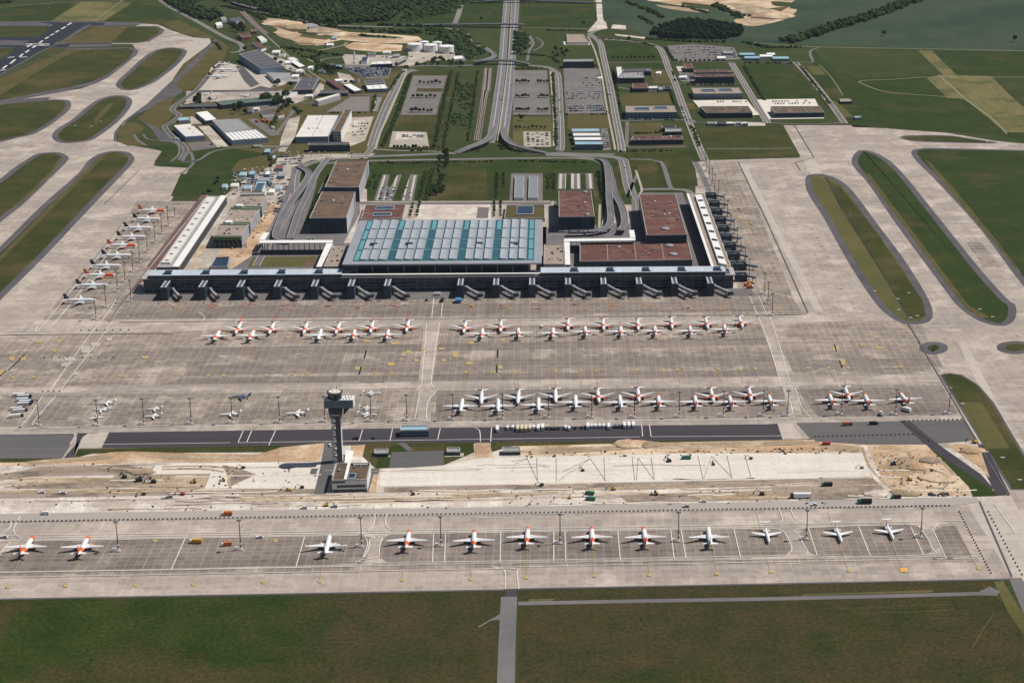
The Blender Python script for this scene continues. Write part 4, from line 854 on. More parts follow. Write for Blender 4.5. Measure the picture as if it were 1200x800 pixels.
b = MB(); strip(b, p, 0, .25, .05, .12, 0, 10); b.obj('wall', MT_['glass'], t)
canopy('short white walkway roof beside the big maroon-roofed parking block', [(737, 269.5), (743, 269.5), (744.7, 278.2), (738.7, 278.4)], 16, (3, 1))
building('terrace', 'tan roof terrace wedged between the terminal hall and the left walkway roof', 'building', [(390.5, 287.5), (405.5, 287.5), (397.5, 313), (379, 313)], 14, 'roof_tan', 'wall_grey', units=6)
building('terrace', 'tan roof terrace wedged between the terminal hall and the right walkway roof', 'building', [(637.5, 287), (660, 286.3), (661.7, 310), (637, 310)], 14, 'roof_tan', 'wall_grey', units=10)

# --- control tower -------------------------------------------------------
g = W(397, 541); t = thing('control_tower', 'slender dark control tower with round cab and boxy head beside the construction strip', 'control tower', (g.x, g.y, 0))
s_ = 670 / (541 + 312)
def hz(y): return solve_h(397, 541, y)
z1, z2, z3, z4 = hz(488), hz(477), hz(467), hz(457)
print('TOWER', z1, z2, z3, z4)
b = MB(); b.box(-.8, 3.5, -2.6, 2.6, 0, z1); b.obj('shaft', MT_['roof_dark'], t)
b = MB(); b.box(3.52, 4.0, -2.6, 2.6, 0, z1); b.obj('shaft_edge', MT_['roof_bright'], t)
zz = 0; k = 0
while zz < z1 - 2:
    b = MB(); lo, hi = (-4.6, -1.0)
    if k % 2: lo, hi = hi, lo
    b.hexa([(lo, -2.6, zz), (hi, -2.6, zz + 2.2), (hi, 2.6, zz + 2.2), (lo, 2.6, zz)], [(lo, -2.6, zz + 1.3), (hi, -2.6, zz + 3.1), (hi, 2.6, zz + 3.1), (lo, 2.6, zz + 1.3)])
    b.obj('stair_flight', MT_['roof_bright'], t); zz += 3.3; k += 1
for y in (-2.8, 2.8): b = MB(); b.box(-4.8, -4.5, y - .15, y + .2, 0, z1); b.obj('stair_post', MT_['wall_dark'], t)
b = MB(); b.hexa([(-5.2, -4, z1), (4.6, -4, z1), (4.6, 4, z1), (-5.2, 4, z1)], [(-6.5, -5.5, z2), (6.5, -5.5, z2), (6.5, 5.5, z2), (-6.5, 5.5, z2)]); b.obj('neck', MT_['wall_navy'], t)
b = MB(); b.box(-5, 4, -5.4, -5.02, z1 + 2.2, z1 + 4.4); b.obj('window', MT_['roof_grey'], t)
b = MB(); b.hexa([(6.5, -1, z2 - 7), (7, -1, z2 - 7), (7, 1, z2 - 7), (6.5, 1, z2 - 7)], [(7, -1, z2), (13, -1, z2), (13, 1, z2), (7, 1, z2)]); b.obj('bracket', MT_['wall_dark'], t)
b = MB(); b.box(-9.5, 15.5, -4.6, 5.5, z2 + .6, z3); b.obj('head', MT_['glass_blue'], t)
b = MB(); b.box(-9.6, 16.4, -4.7, 5.8, z3, z3 + .5); b.box(15.6, 16.4, -4.7, 5.8, z2 + .4, z3); b.obj('head_roof', MT_['roof_bright'], t)
for i in range(6):
    b = MB(); b.box(7 + i * 1.4, 7.7 + i * 1.4, -3 + (i % 2) * 4, -2 + (i % 2) * 4, z3 + .5, z3 + 1.5); b.obj('roof_unit', MT_['dark'], t)
def ring(b, r0, z0, r1, z1_, k=24, x=-.5): b.rings([[(x + r * math.cos(2 * math.pi * i / k), r * math.sin(2 * math.pi * i / k), z) for i in range(k)] for r, z in ((r0, z0), (r1, z1_))])
b = MB(); ring(b, 6.3, z3 + .5, 6.3, z3 + 2.5); b.obj('cab_base', MT_['wall_dark'], t, False)
b = MB(); ring(b, 5.9, z3 + 2.5, 7.0, z3 + 6.2); b.obj('cab_glass', MT_['glass'], t, False)
b = MB(); ring(b, 7.4, z3 + 6.2, 7.4, z3 + 7.0); b.obj('cab_roof', MT_['wall_dark'], t, False)
b = MB(); ring(b, 5.6, z3 + 7.0, 5.4, z3 + 7.5); b.obj('roof_plate', MT_['roof_white'], t, False)
b = MB()
for i, (x, y, h_) in enumerate(((-4, 3, 3), (1, 4, 4), (4, 0, 2.5), (2, -3, 2), (-2, -1, 2))): b.tube((x, y, z3 + 7.4), (x, y, z3 + 7.4 + h_), .25, .1, 6)
b.obj('antenna', MT_['dark'], t)
QT = [(394, 543), (434.3, 542.6), (430, 562.3), (388.8, 563.2)]
t = building('tower_base_building', 'flat white-edged building with brown roof at the control tower foot', 'building', QT, 11, 'roof_rust', 'wall_white', para=.8, pits=[(.47, .64, .08, .32)], units=3)
p = q4(QT, 11); c = t.location; p = [(a_[0] - c.x, a_[1] - c.y) for a_ in p]
b = MB(); strip(b, p, .34, .42, .0, 1, 11, 12.4); b.obj('roof_band', MT_['roof_bright'], t)
b = MB(); strip(b, p, .42, .98, .9, .98, 11, 11.6); b.obj('roof_recess', MT_['glass'], t)
for i in range(7): b = MB(); strip(b, p, .52 + i * .06, .56 + i * .06, .84, .88, 11.7, 12.6); b.obj('roof_unit', MT_['roof_bright'], t)
b = MB(); strip(b, p, .14, .95, -.012, 0.0, 4.6, 6.6); b.obj('window', MT_['glass'], t)
b = MB(); strip(b, p, .0, .38, -.012, 0.0, 8.8, 10.2); b.obj('window', MT_['glass'], t)
b = MB(); strip(b, p, .02, .98, -.01, 0.0, 0.3, 2.6); b.obj('window', MT_['glass'], t)
q = [(405, 527), (415, 528), (409, 546), (403.5, 546)]
t, p = canopy('white covered ramp linking the control tower to its base building', q, 4.5, (4, 1))

# --- other apron buildings --------------------------------------------
building('asphalt_kiosk', 'light blue-roofed low building on the dark asphalt strip right of the tower', 'building', [(469, 499.3), (502, 498.8), (502.2, 504.2), (469, 504.8)], 6.5, 'roof_blue', 'wall_blue', bands=2, bays=8)
for q, lb in [([(439, 526.5), (455, 526.3), (455.3, 531.5), (438.8, 531.7)], 'grey utility box with dark front on the grass, nearest the tower'), ([(524, 525), (539, 524.8), (539.3, 529.7), (523.5, 530)], 'grey utility box with dark front on the grass, middle one'), ([(588.5, 524.3), (609.5, 524), (610, 529), (588.3, 529.3)], 'grey utility box with dark front beside the sand, farthest from the tower')]:
    cx_ = q[3][0]
    building('utility_block', lb, 'building', q, 3.6, 'roof_grey', 'wall_navy', group='utility blocks on the grass strip')
for q in ([(436, 534), (457.5, 533.5), (457.5, 536), (436, 536.3)], [(521, 531.5), (543.5, 531), (543.5, 535), (521, 535.5)]): sheet('concrete_pad', [q], Z3 + .2, MATS['yard'])

# --- business park ------------------------------------------------------
BP = 'buildings of the business park'
building('office_building', 'dark navy block with two pale gaps just right of the highway ramps', 'office building', [(661, 70), (694.5, 69.5), (696, 72.3), (660, 72.8)], 13, 'roof_grey', 'wall_navy', bands=3, bays=4)
building('pavilion', 'low white-walled rectangle with brown roof farthest up the business park', 'building', [(664, 40.5), (684, 40.5), (690, 50.5), (664.5, 50.5)], 4, 'roof_tan', 'wall_white')
t = building('office_building', 'grey-roofed office with white tower corner in the upper business park', 'office building', [(729, 85.5), (753.5, 85), (755, 91.6), (725.5, 92)], 10, 'roof_grey', 'wall_navy', bands=2, bays=6, units=7)
building('office_wing', 'slim white-roofed wing on the left of the grey-roofed office', 'building', [(722, 78.8), (728.6, 78.5), (729.5, 84.5), (724, 91.5)], 13, 'roof_white', 'wall_navy')
building('office_wing', 'dark long wing with pale roof units behind the grey-roofed office', 'building', [(730, 81.5), (762.5, 80.5), (763, 84), (730, 84.4)], 8, 'roof_dark', 'wall_navy', units=8)
building('restaurant', 'maroon-roofed square building on the cross street of the business park', 'building', [(741, 98.2), (758, 98), (759.3, 103.8), (741.5, 104)], 7, 'roof_maroon', 'wall_navy', bands=1, bays=6)
building('low_shed', 'low pale row with white roof right of the square maroon-roofed building', 'building', [(760, 101.3), (771, 101), (771, 104), (760, 104.3)], 4, 'roof_white', 'wall_grey')
building('low_shed', 'low grey row with white roof in the middle of the cross street', 'building', [(772, 102), (777, 102), (777, 105.5), (772, 105.7)], 4, 'roof_grey', 'wall_grey')
building('low_shed', 'small black-roofed building at the road junction of the cross street', 'building', [(778, 101), (786, 101), (787, 104.5), (778, 104.5)], 4, 'dark', 'wall_navy')
building('office_building', 'pale office with two sunken roof courts, left of the business park junction', 'office building', [(733, 124.5), (790, 124), (793.5, 131.8), (733.5, 132.3)], 11, 'roof_tan', 'wall_blue', pits=[(.19, .47, .35, .68), (.58, .83, .5, .78)], bands=3, bays=14)
building('office_building', 'small dark block with pale stair head behind the long maroon-roofed office', 'office building', [(779.5, 151), (798, 151), (799, 154.5), (779.5, 155)], 7, 'roof_grey', 'wall_navy', bands=1, bays=6)
building('office_building', 'black flat block behind the small dark block with the stair head', 'office building', [(775, 147.5), (791.5, 147.3), (792, 150.3), (776, 150.4)], 7, 'dark', 'wall_navy')
building('office_building', 'long maroon-roofed office with navy front near the far right apron', 'office building', [(742, 160), (798.8, 159.3), (800.8, 163.8), (739, 164.6)], 8, 'roof_maroon', 'wall_navy', bands=2, bays=18, units=14)
building('showroom', 'small red-roofed block beside the trailer yard', 'building', [(801, 75), (810, 75), (813, 80.5), (803.3, 80.8)], 8, 'roof_maroon', 'wall_navy')
building('hotel', 'navy hotel block with reddish roof strips below the trailer yard, front part', 'hotel', [(813.5, 87.5), (858, 87), (860.5, 90), (815, 90.8)], 13, 'roof_maroon', 'wall_navy', bands=4, bays=16, units=12)
building('hotel', 'navy hotel block with reddish roof strips below the trailer yard, rear part', 'hotel', [(813, 82.5), (857, 82.3), (858, 85), (813.5, 85.4)], 13, 'roof_maroon', 'wall_navy', units=8)
building('office_building', 'pale office with two sunken roof courts below the navy hotel', 'office building', [(810, 103.3), (866, 103), (870, 109.8), (813, 110.2)], 10, 'roof_tan', 'wall_blue', pits=[(.2, .46, .35, .68), (.56, .82, .42, .74)], bands=3, bays=14)
building('cargo_building', 'long brown-roofed cargo hall on white paving, left one of two', 'warehouse', [(820, 125.3), (877, 125), (882, 132.3), (828, 132.8)], 9, 'roof_rust', 'wall_navy', bands=1, bays=18, lines_=1, units=10, group='brown-roofed cargo halls')
building('cargo_building', 'long brown-roofed cargo hall on white paving, right one of two', 'warehouse', [(903, 125.3), (960.5, 125), (965.5, 132), (908, 132.8)], 9, 'roof_rust', 'wall_navy', bands=1, bays=18, lines_=2, units=10, group='brown-roofed cargo halls')
for i, (x0_, x1_, y_) in enumerate([(829, 838, 143), (839.5, 851, 143), (852, 860, 143), (862, 868, 142.6), (870, 876, 143)]):
    building('container_office', 'low site hut below the left cargo hall, {} from left'.format(ordn(i)), 'site hut', [(x0_, y_), (x1_, y_), (x1_ + .5, y_ + 2.3), (x0_, y_ + 2.3)], 4, ['roof_grey', 'wall_navy', 'roof_bright', 'roof_grey', 'roof_white'][i], ['wall_grey', 'wall_navy'][i == 1], group='site huts below the left cargo hall')
building('guard_hut', 'small brown hut alone in the right-hand meadow', 'hut', [(984, 116), (996, 115.8), (998.7, 119.3), (984.6, 119.6)], 4, 'roof_tan', 'wall_navy')
building('guard_hut', 'blue and white gate hut on the service road at the apron edge', 'hut', [(1001, 136.5), (1008, 136.2), (1010, 138.3), (1002, 138.6)], 3.5, 'roof_blue', 'wall_blue')
for i in range(4):
    y0_ = 151 + i * 5; x0_ = 670 + i * 1.2
    building('office_hall', 'pale blue hall with striped roof near the boulevard, {} from the far side'.format(ordn(i)), 'building', [(x0_, y0_), (702 + i * 1.3, y0_ - .1), (703 + i * 1.3, y0_ + 3.4), (x0_ + .5, y0_ + 3.6)], [8, 9, 8, 9][i], ['roof_blue', 'roof_white', 'roof_bright', 'roof_blue'][i], 'wall_blue', group='pale blue halls near the boulevard', para=.5, bands=2 if i == 3 else None, bays=10)
for i, (x0_, x1_, y_, r_, w_) in enumerate([(866, 884, 62, 'roof_blue', 'wall_blue'), (872, 890, 66, 'roof_blue', 'wall_blue'), (890, 905, 64, 'roof_bright', 'wall_white'), (905, 924, 66.5, 'roof_blue', 'wall_blue'), (840, 850, 66, 'roof_bright', 'wall_white'), (847, 858, 60, 'roof_grey', 'wall_grey'), (898, 908, 62, 'roof_bright', 'wall_blue')]):
    building('trailer_hall', ['blue', 'blue', 'white', 'blue', 'white', 'grey', 'pale'][i] + ' long shed in the trailer yard, {} counted from left'.format(ordn([2, 3, 4, 6, 0, 1, 5][i])), 'shed', [(x0_, y_), (x1_, y_), (x1_ + .7, y_ + 2.4), (x0_ + .5, y_ + 2.5)], 5, r_, w_, group='sheds in the trailer yard', para=0)
# --- centre left -----------------------------------------------------------
QH = [(361, 135.3), (397, 135.3), (384.5, 160.6), (346, 161.2)]
t = building('logistics_hall', 'wide cream-roofed logistics hall with pale blue front', 'warehouse', QH, 10, 'roof_white', 'wall_blue', lines_=1, units=8)
building('logistics_office', 'tall narrow brown-roofed wing on the right of the cream-roofed hall', 'building', [(403.5, 129.3), (412, 129.8), (399.5, 154.4), (390, 153.8)], 17, 'roof_rust', 'wall_white', bands=4, bays=2)
building('screen_building', 'long low dark navy building below the cream-roofed hall', 'building', [(361.5, 167.8), (409.5, 167.2), (410, 169.7), (361.5, 170.4)], 11, 'roof_dark', 'wall_navy')
building('apartment_block', 'slanted white three-storey block with window rows by the marked car park', 'building', [(368, 117.5), (397.5, 109.8), (399, 111.3), (373, 119)], 9, 'roof_bright', 'wall_white', bands=3, bays=12)
building('hangar', 'grey-roofed square hangar left of the slanted white block', 'hangar', [(353, 91.8), (374.5, 91.8), (366.2, 105.2), (343.3, 105.6)], 9, 'roof_dark', 'wall_navy', units=2)
building('shed', 'white-roofed slanted shed above the marked car park', 'shed', [(402, 99), (411, 98.2), (424, 105.5), (415, 107)], 6, 'roof_bright', 'wall_dark', para=0)
building('shed', 'long narrow maroon-roofed shed running down to the white slanted shed', 'shed', [(382, 94), (390, 94), (406, 104.3), (399, 105.5)], 6, 'roof_maroon', 'wall_dark', para=0)
building('shed', 'low dark-roofed wide shed above the slanted white block', 'shed', [(375, 106.4), (407.5, 106), (407.5, 109.3), (374, 109.8)], 6, 'roof_dark', 'wall_dark')
building('depot', 'blue-walled depot with white roof bays beside the curved access road', 'building', [(428, 99.6), (451, 98), (455, 104.3), (431, 105.2)], 6, 'roof_bright', 'wall_blue', lines_=2)
building('depot', 'dark-roofed rear half of the blue-walled depot', 'building', [(427, 95.5), (449, 93.6), (451, 97.6), (428, 99.2)], 8, 'roof_dark', 'wall_navy')
building('power_plant', 'white and black power plant block beside the chimney', 'building', [(436, 72.5), (459, 71.5), (460, 75.2), (435, 76)], 7, 'roof_bright', 'wall_navy', units=6, bands=1, bays=6)
building('power_plant', 'slanted grey-roofed annex right of the power plant', 'building', [(464, 71), (473, 67.3), (476, 69), (466, 74)], 6, 'roof_grey', 'wall_navy')
building('power_plant', 'dark blue block left of the power plant at the chimney foot', 'building', [(424, 67.5), (432, 66.8), (430, 72), (423, 72.3)], 6, 'wall_navy', 'wall_white')
building('shed', 'blue-green shed behind the power plant', 'shed', [(431, 61.5), (440, 61.3), (440.5, 64), (431, 64.2)], 5, 'roof_green', 'wall_white')
building('house', 'small dark-roofed house left of the stored cars, left one', 'house', [(382, 75.5), (391, 75), (392, 78), (382, 78.6)], 5, 'roof_dark', 'wall_dark')
building('house', 'small grey-roofed house left of the stored cars, right one', 'house', [(393, 76.5), (401, 76.3), (401, 78.8), (394, 79)], 5, 'roof_blue', 'wall_dark')
building('shed', 'tiny white shed among the trees above the slanted sheds', 'shed', [(392, 92.7), (400, 92.3), (402, 94.5), (393, 95)], 4, 'roof_bright', 'wall_white', para=0)
building('pump_house', 'small white flat building right of the storage tanks', 'building', [(531, 66), (542, 65.5), (545, 69), (532, 70)], 5, 'roof_bright', 'wall_white')
g = W(415.5, 74.5); t = thing('chimney', 'slim white chimney beside the power plant', 'chimney', (g.x, g.y, 0))
b = MB(); b.tube((0, 0, 0), (0, 0, 24), 2.0, 1.7, 12); b.obj('stack', MT_['white'], t)
b = MB(); b.tube((0, 0, 24), (0, 0, 25.5), 1.9, 1.9, 12); b.obj('rim', MT_['roof_grey'], t)
b = MB(); b.box(-3, 3, -3, 3, 0, 3); b.obj('plinth', MT_['wall_white'], t)
for i, (x, y, r, h) in enumerate([(486.5, 59.5, 15.5, 14.5), (505, 60.5, 14.5, 14.5), (523.3, 61.8, 15.5, 14), (497, 55.5, 10, 12), (512.5, 56, 10, 12)]):
    g = W(x, y); t = thing('storage_tank', ['large white storage tank, left one of three in front', 'large white storage tank, middle one of three in front', 'large white storage tank, right one of three in front', 'smaller white storage tank behind the left gap', 'smaller white storage tank behind the right gap'][i], 'storage tank', (g.x, g.y, 0), 0, 'white storage tanks')
    b = MB(); b.tube((0, 0, 0), (0, 0, h), r, r, 28); b.obj('shell', MT_['white'], t)
    b = MB(); ring(b, r + .2, h, r * .1, h + 1.8, 28, 0); b.obj('roof', MT_['roof_bright'], t)
    b = MB()
    for k in range(9):
        a0 = -2.4 + k * .15; b.bar((math.cos(a0) * (r + .5), math.sin(a0) * (r + .5), k * h / 9), (math.cos(a0 + .15) * (r + .5), math.sin(a0 + .15) * (r + .5), (k + 1) * h / 9), .6, .4)
    b.obj('stair', MT_['dark'], t)
# --- industrial estate at the left -------------------------------------------
building('hangar', 'plain white-roofed hangar nearest the winding airfield road', 'hangar', [(203, 147), (224, 145), (240, 158.6), (217, 160.2)], 9, 'roof_white', 'wall_blue', para=0, units=3)
building('shed', 'small pale blue shed behind the plain white hangar', 'shed', [(208.5, 138), (221, 137), (222, 140.6), (209, 141.4)], 5, 'roof_blue', 'wall_grey', para=0)
building('hangar', 'white-roofed hangar with dark left side behind the tree-lined yard', 'hangar', [(229, 132), (243, 130.2), (254, 139.8), (241, 141.6)], 7, 'roof_bright', 'wall_navy', para=0)
t = building('hangar', 'long grey-roofed workshop hall with rows of skylights', 'hangar', [(248, 141), (280, 139.3), (296, 151.5), (262.5, 155.8)], 8, 'roof_grey', 'wall_blue', joints=6, lines_=1)
t = building('hangar', 'bright pale-roofed hall front joined to the grey workshop', 'hangar', [(262.5, 156), (300, 151.8), (314, 161.8), (272, 165)], 8, 'roof_bright', 'wall_blue', lines_=7)
building('hangar', 'long low dark-roofed shed behind the trees and small jets', 'hangar', [(252.5, 119), (326, 112.5), (328, 117), (260, 123)], 8, 'roof_green', 'wall_navy', para=.3)
building('shed', 'very long low black shed beside the airfield road', 'shed', [(212, 122.6), (253, 122.2), (254, 124.8), (211, 125.6)], 4, 'roof_dark', 'wall_dark')
building('hangar', 'big dark-roofed aircraft hangar at the far left apron', 'hangar', [(280, 64), (303, 58.5), (332, 78), (305, 80)], 13, 'roof_dark', 'wall_blue', joints=5, units=4)
t = building('terminal_shed', 'curved white-fronted old terminal beside the big dark hangar', 'building', [(312, 85), (340, 85.5), (341.5, 91.5), (322, 94.5)], 7, 'roof_grey', 'wall_white')
building('shed', 'white-roofed barracks right of the big dark hangar', 'shed', [(339, 71.5), (346, 70.5), (357.5, 77.3), (351, 79)], 5, 'roof_bright', 'wall_dark', para=0)
building('shed', 'second white-roofed barracks behind the first, right of the hangar', 'shed', [(336, 68), (344, 67), (350, 70), (341, 71)], 5, 'roof_white', 'wall_white', para=0)
building('house', 'long maroon-roofed house above the big dark hangar', 'house', [(295, 49.5), (302.5, 49), (312, 55.8), (306, 58)], 6, 'roof_maroon', 'wall_white', para=0)
building('house', 'square red brick house near the curved road', 'house', [(279, 39.5), (292.5, 39), (294, 43), (283, 44)], 8, 'roof_maroon', 'wall_brick')
building('house', 'small red brick house beside the railway', 'house', [(294, 35), (300, 34.8), (300.5, 37), (294.5, 37.3)], 6, 'wall_brick', 'wall_brick')
building('house', 'dark-roofed big house under the road bridge', 'house', [(267.5, 22), (281, 19.5), (285, 24), (273, 26)], 9, 'roof_dark', 'wall_grey', para=0)
building('house', 'pale-roofed red-walled annex of the big dark-roofed house', 'house', [(273, 26.5), (286, 24.8), (287, 28.3), (274, 29.8)], 7, 'roof_grey', 'wall_brick', para=0)
building('house', 'small white house on the green lawn at far left', 'house', [(252, 27), (259, 25.5), (261, 29.3), (254, 30.4)], 6, 'roof_bright', 'wall_white', para=0)
building('house', 'grey house beside the path into the wood', 'house', [(258, 20.5), (264, 19.8), (266, 23), (260, 24)], 6, 'roof_grey', 'wall_grey', para=0)
building('house', 'cluster of white sheds above the diagonal track', 'shed', [(301, 43), (307, 42), (313, 46.5), (306, 48.6)], 5, 'roof_white', 'wall_white', para=0)
building('shed', 'long white wall-like shed left of the slanted white block', 'shed', [(330, 109), (350, 104.5), (352, 106.5), (332, 112)], 6, 'roof_grey', 'wall_white', para=0)
building('house', 'dark-roofed cottage beside the parked trucks', 'house', [(305, 131), (318, 130), (322, 133.5), (308, 135)], 5, 'roof_dark', 'wall_white', para=0)
building('house', 'brown-roofed cottage beside the parked trucks with white gable', 'house', [(322, 132), (330, 131.5), (333, 134.5), (326, 136)], 4, 'roof_maroon', 'wall_white', para=0)
building('sand_works', 'grey-roofed works shed among the sand heaps', 'shed', [(358, 27.5), (369, 27), (374, 30.8), (362, 31.5)], 6, 'roof_grey', 'wall_white', para=0)
for i, (x, y, w_, c_) in enumerate([(309, 177, 7, 'roof_blue'), (318.5, 184.5, 3, 'roof_blue'), (322, 196.3, 9, 'wall_brick'), (280, 204, 8, 'roof_blue'), (291, 203, 7, 'roof_blue'), (259.5, 218, 6, 'roof_blue'), (299, 215, 12, 'roof_blue'), (285, 219.5, 9, 'roof_blue'), (301, 210.5, 14, 'roof_grey'), (322, 220, 7, 'roof_blue'), (325, 205, 8, 'roof_grey'), (270, 217, 9, 'roof_white'), (310, 203, 6, 'roof_bright'), (314, 224, 7, 'roof_bright')]):
    building('site_cabin', '{} site cabin in the builders yard behind the left side pier, {} in line'.format({'roof_blue': 'blue-roofed', 'wall_brick': 'red-roofed', 'roof_grey': 'grey-roofed', 'roof_white': 'cream-roofed', 'roof_bright': 'white-roofed'}[c_], ordn(i)), 'site cabin', [(x + 1.5, y - 2.6), (x + w_ + 1.2, y - 2.7), (x + w_, y + 1.2), (x, y + 1.3)], 5 if w_ < 10 else 8, c_, 'wall_white' if i % 2 else 'wall_blue', group='site cabins in the builders yard', para=0)
building('boiler_house', 'dark glass-roofed block in front of the site cabins', 'building', [(301, 215.5), (311, 215), (307, 223.5), (296, 224)], 9, 'glass_blue', 'wall_white')
building('boiler_house', 'wide dark bar building with green trim above the tan roofs', 'building', [(283, 225.8), (310, 225.5), (309.5, 228.3), (281.5, 228.6)], 9, 'roof_grey', 'wall_navy')

# small sheds scattered through the industrial estate
SH = [(318, 62, 9, 3, 'roof_white', 'white shed below the brick houses and the diagonal track'), (326, 66, 7, 3, 'roof_grey', 'grey shed right of the white shed by the diagonal track'), (333, 74, 8, 3, 'roof_bright', 'bright shed between the two white barracks and the hangar'), (346, 84, 7, 3, 'roof_white', 'cream shed just left of the grey-roofed square hangar'), (341, 90, 8, 2.5, 'roof_bright', 'white shed at the corner of the curved old terminal'), (338, 96, 10, 3, 'roof_grey', 'grey shed below the curved old terminal'), (372, 84, 8, 2.5, 'roof_dark', 'dark shed above the long maroon-roofed shed'), (360, 80, 6, 2.5, 'roof_bright', 'tiny white shed beside the diagonal footpath'),
      (414, 95, 6, 2.5, 'roof_maroon', 'small maroon-roofed hut left of the blue-walled depot'), (448, 62, 9, 2.5, 'roof_white', 'cream shed right of the blue-green shed'), (460, 66, 7, 2.5, 'roof_grey', 'grey shed between the power plant annex and the tanks'), (475, 58, 12, 3, 'roof_grey', 'grey pump shed touching the left storage tank'), (388, 45, 6, 2, 'roof_blue', 'blue roofed hut at the lower edge of the sand heaps'), (382, 53, 8, 2, 'roof_bright', 'white hut below the blue-roofed hut of the sand heaps'), (357, 113, 9, 2.5, 'roof_white', 'cream shed in front of the slanted white block'), (288, 131, 8, 2.5, 'roof_dark', 'dark hut above the grey workshop hall'), (296, 128, 7, 2, 'roof_white', 'cream hut right of the dark hut above the workshop'), (700, 92, 5, 2, 'roof_white', 'white kiosk beside the long-stay lot'), (768, 86, 6, 2, 'roof_bright', 'white tank in the brown lot right of the grey-roofed office'), (795, 91, 9, 2, 'roof_bright', 'white tents left of the navy hotel')]
for x, y, w_, d_, r_, lb in SH: building('shed', lb, 'shed', [(x + d_ * .6, y - d_), (x + w_ + d_ * .6, y - d_ - .4), (x + w_, y - .3), (x, y)], 5, r_, 'wall_white' if 'white' in lb or 'cream' in lb else 'wall_grey', para=0)
# ------------------------------------------------------------------ landside ground
sheet('landside_grass', [[(265, 201), (320, 180), (345, 186), (436, 184), (600, 186), (720, 184), (755, 178), (815, 176), (828, 188), (815, 190), (800, 232), (235, 238), (244, 228), (254, 226)]], Z2, MATS['grass_dark'])
sheet('landside_paving', [[(265, 228), (300, 200), (322, 185), (345, 190), (345, 215), (352, 300), (230, 316), (200, 316)]], Z3, MATS['yard'])
sheet('landside_paving', [[(345, 215), (372, 214), (420, 215), (437, 237), (423, 260), (403, 312), (340, 316), (230, 317), (262, 290), (300, 262)]], Z3 + .03, MATS['road'])
sheet('landside_paving', [[(420, 222), (448, 218), (600, 217), (648, 217), (648, 240), (655, 258), (640, 268), (640, 316), (400, 316), (400, 290), (422, 250)]], Z3 + .05, MATS['yard'])
sheet('landside_grass', [[(430, 196), (448, 192), (700, 192), (707, 200), (710, 236), (704, 262), (690, 266), (645, 240), (637, 236), (430, 236)]], Z3 + .07, MATS['grass_dark'])
sheet('landside_grass', [[(505, 200), (570, 198), (572, 236), (505, 236)]], Z3 + .09, MATS['grass'])
sheet('landside_paving', [[(492, 237), (575, 237), (575, 257), (485, 257)]], Z3 + .10, MATS['gravel'])
sheet('landside_paving', [[(560, 243), (573, 243.5), (572, 256), (558, 256)]], Z3 + .12, MATS['parking'])
sheet('landside_paving', [[(420, 236.5), (652, 236), (652, 240), (420, 240)]], Z3 + .14, MATS['parking'])
sheet('landside_paving', [[(432, 236.2), (645, 235.6), (645, 236.8), (432, 237.4)]], Z3 + .17, MATS['sidewalk'])
sheet('landside_paving', [[(636, 266), (740, 262), (748, 284), (748, 316), (636, 316)]], Z3 + .05, MATS['road'])
sheet('landside_paving', [[(740, 232), (755, 226), (800, 226), (805, 240), (830, 300), (834, 316), (740, 316)]], Z3 + .03, MATS['parking'])
sheet('court_grass', [[(296, 301.5), (372, 300.5), (368, 312.5), (290, 313.5)]], Z3 + .12, MATS['grass_pale'])
sheet('court_paving', [[(360, 306), (369, 305), (366, 312.5), (355, 313)]], Z3 + .14, MATS['rust_ground'])
sheet('earthworks', [[(236, 288), (284, 292), (300, 262), (318, 235), (330, 240), (314, 268), (295, 300), (272, 315), (232, 315), (222, 313)]], Z3 + .10, MATS['sand'])
sheet('earthworks', [[(240, 290), (262, 290), (255, 300), (246, 314), (226, 314)]], Z3 + .12, MATS['yard'])
sheet('pier_apron', [[(238, 226), (243, 229), (184, 313), (152, 345), (146, 352), (150, 345), (206, 270)], [(206, 268), (238, 226), (241, 228), (190, 300), (183, 313), (172, 313)]], Z2 + .12, MATS['rust_ground'])
sheet('ramp_verge', [[(367, 198), (375, 197), (360, 222), (350, 235), (343, 234)], [(372, 214), (383, 200), (378, 215), (366, 240), (358, 262), (352, 272), (364, 240)]], Z3 + .12, MATS['grass_dark'])
sheet('green_verge', [[(693, 200), (707, 206), (711, 240), (704, 266), (699, 268), (697, 240)], [(718, 200), (728, 190), (731, 200), (735, 222), (726, 232), (720, 220)], [(744, 185), (757, 187), (773, 223), (752, 225), (748, 205)], [(748, 190), (768, 187), (776, 215), (778, 222), (754, 223)]], Z3 + .12, MATS['grass'])
sheet('green_verge', [[(738, 196), (733, 180), (790, 177), (812, 182), (818, 218), (788, 221), (778, 200), (770, 188)]], Z3 + .08, MATS['grass'])
sheet('green_verge', [[(736, 145), (800, 145), (812, 175), (740, 177), (733, 178), (728, 150)], [(819, 149), (918, 148), (927, 173), (829, 175)], [(829, 177), (932, 177), (937, 184), (832, 188)]], Z2 + .03, MATS['grass'])
sheet('green_verge', [[(735, 145), (775, 144), (777, 158), (740, 160)], [(724, 110), (783, 109), (788, 122), (728, 124)], [(665, 134.5), (712, 134), (715, 151), (665, 152)], [(762, 82), (785, 82), (790, 98), (766, 98)], [(803, 121), (812, 121), (816, 129), (804, 129)]], Z2 + .06, MATS['grass_brown'])
sheet('green_verge', [[(702, 48), (745, 49), (768, 56), (776, 71), (712, 72)], [(714, 75), (782, 74), (786, 82), (716, 83)], [(868, 76), (932, 75), (958, 116), (960, 118), (893, 118)]], Z2 + .06, MATS['grass_dark'])
sheet('green_verge', [[(612, 8), (697, 8), (700, 32), (612, 32)]], Z2 + .06, MATS['grass_dark'])
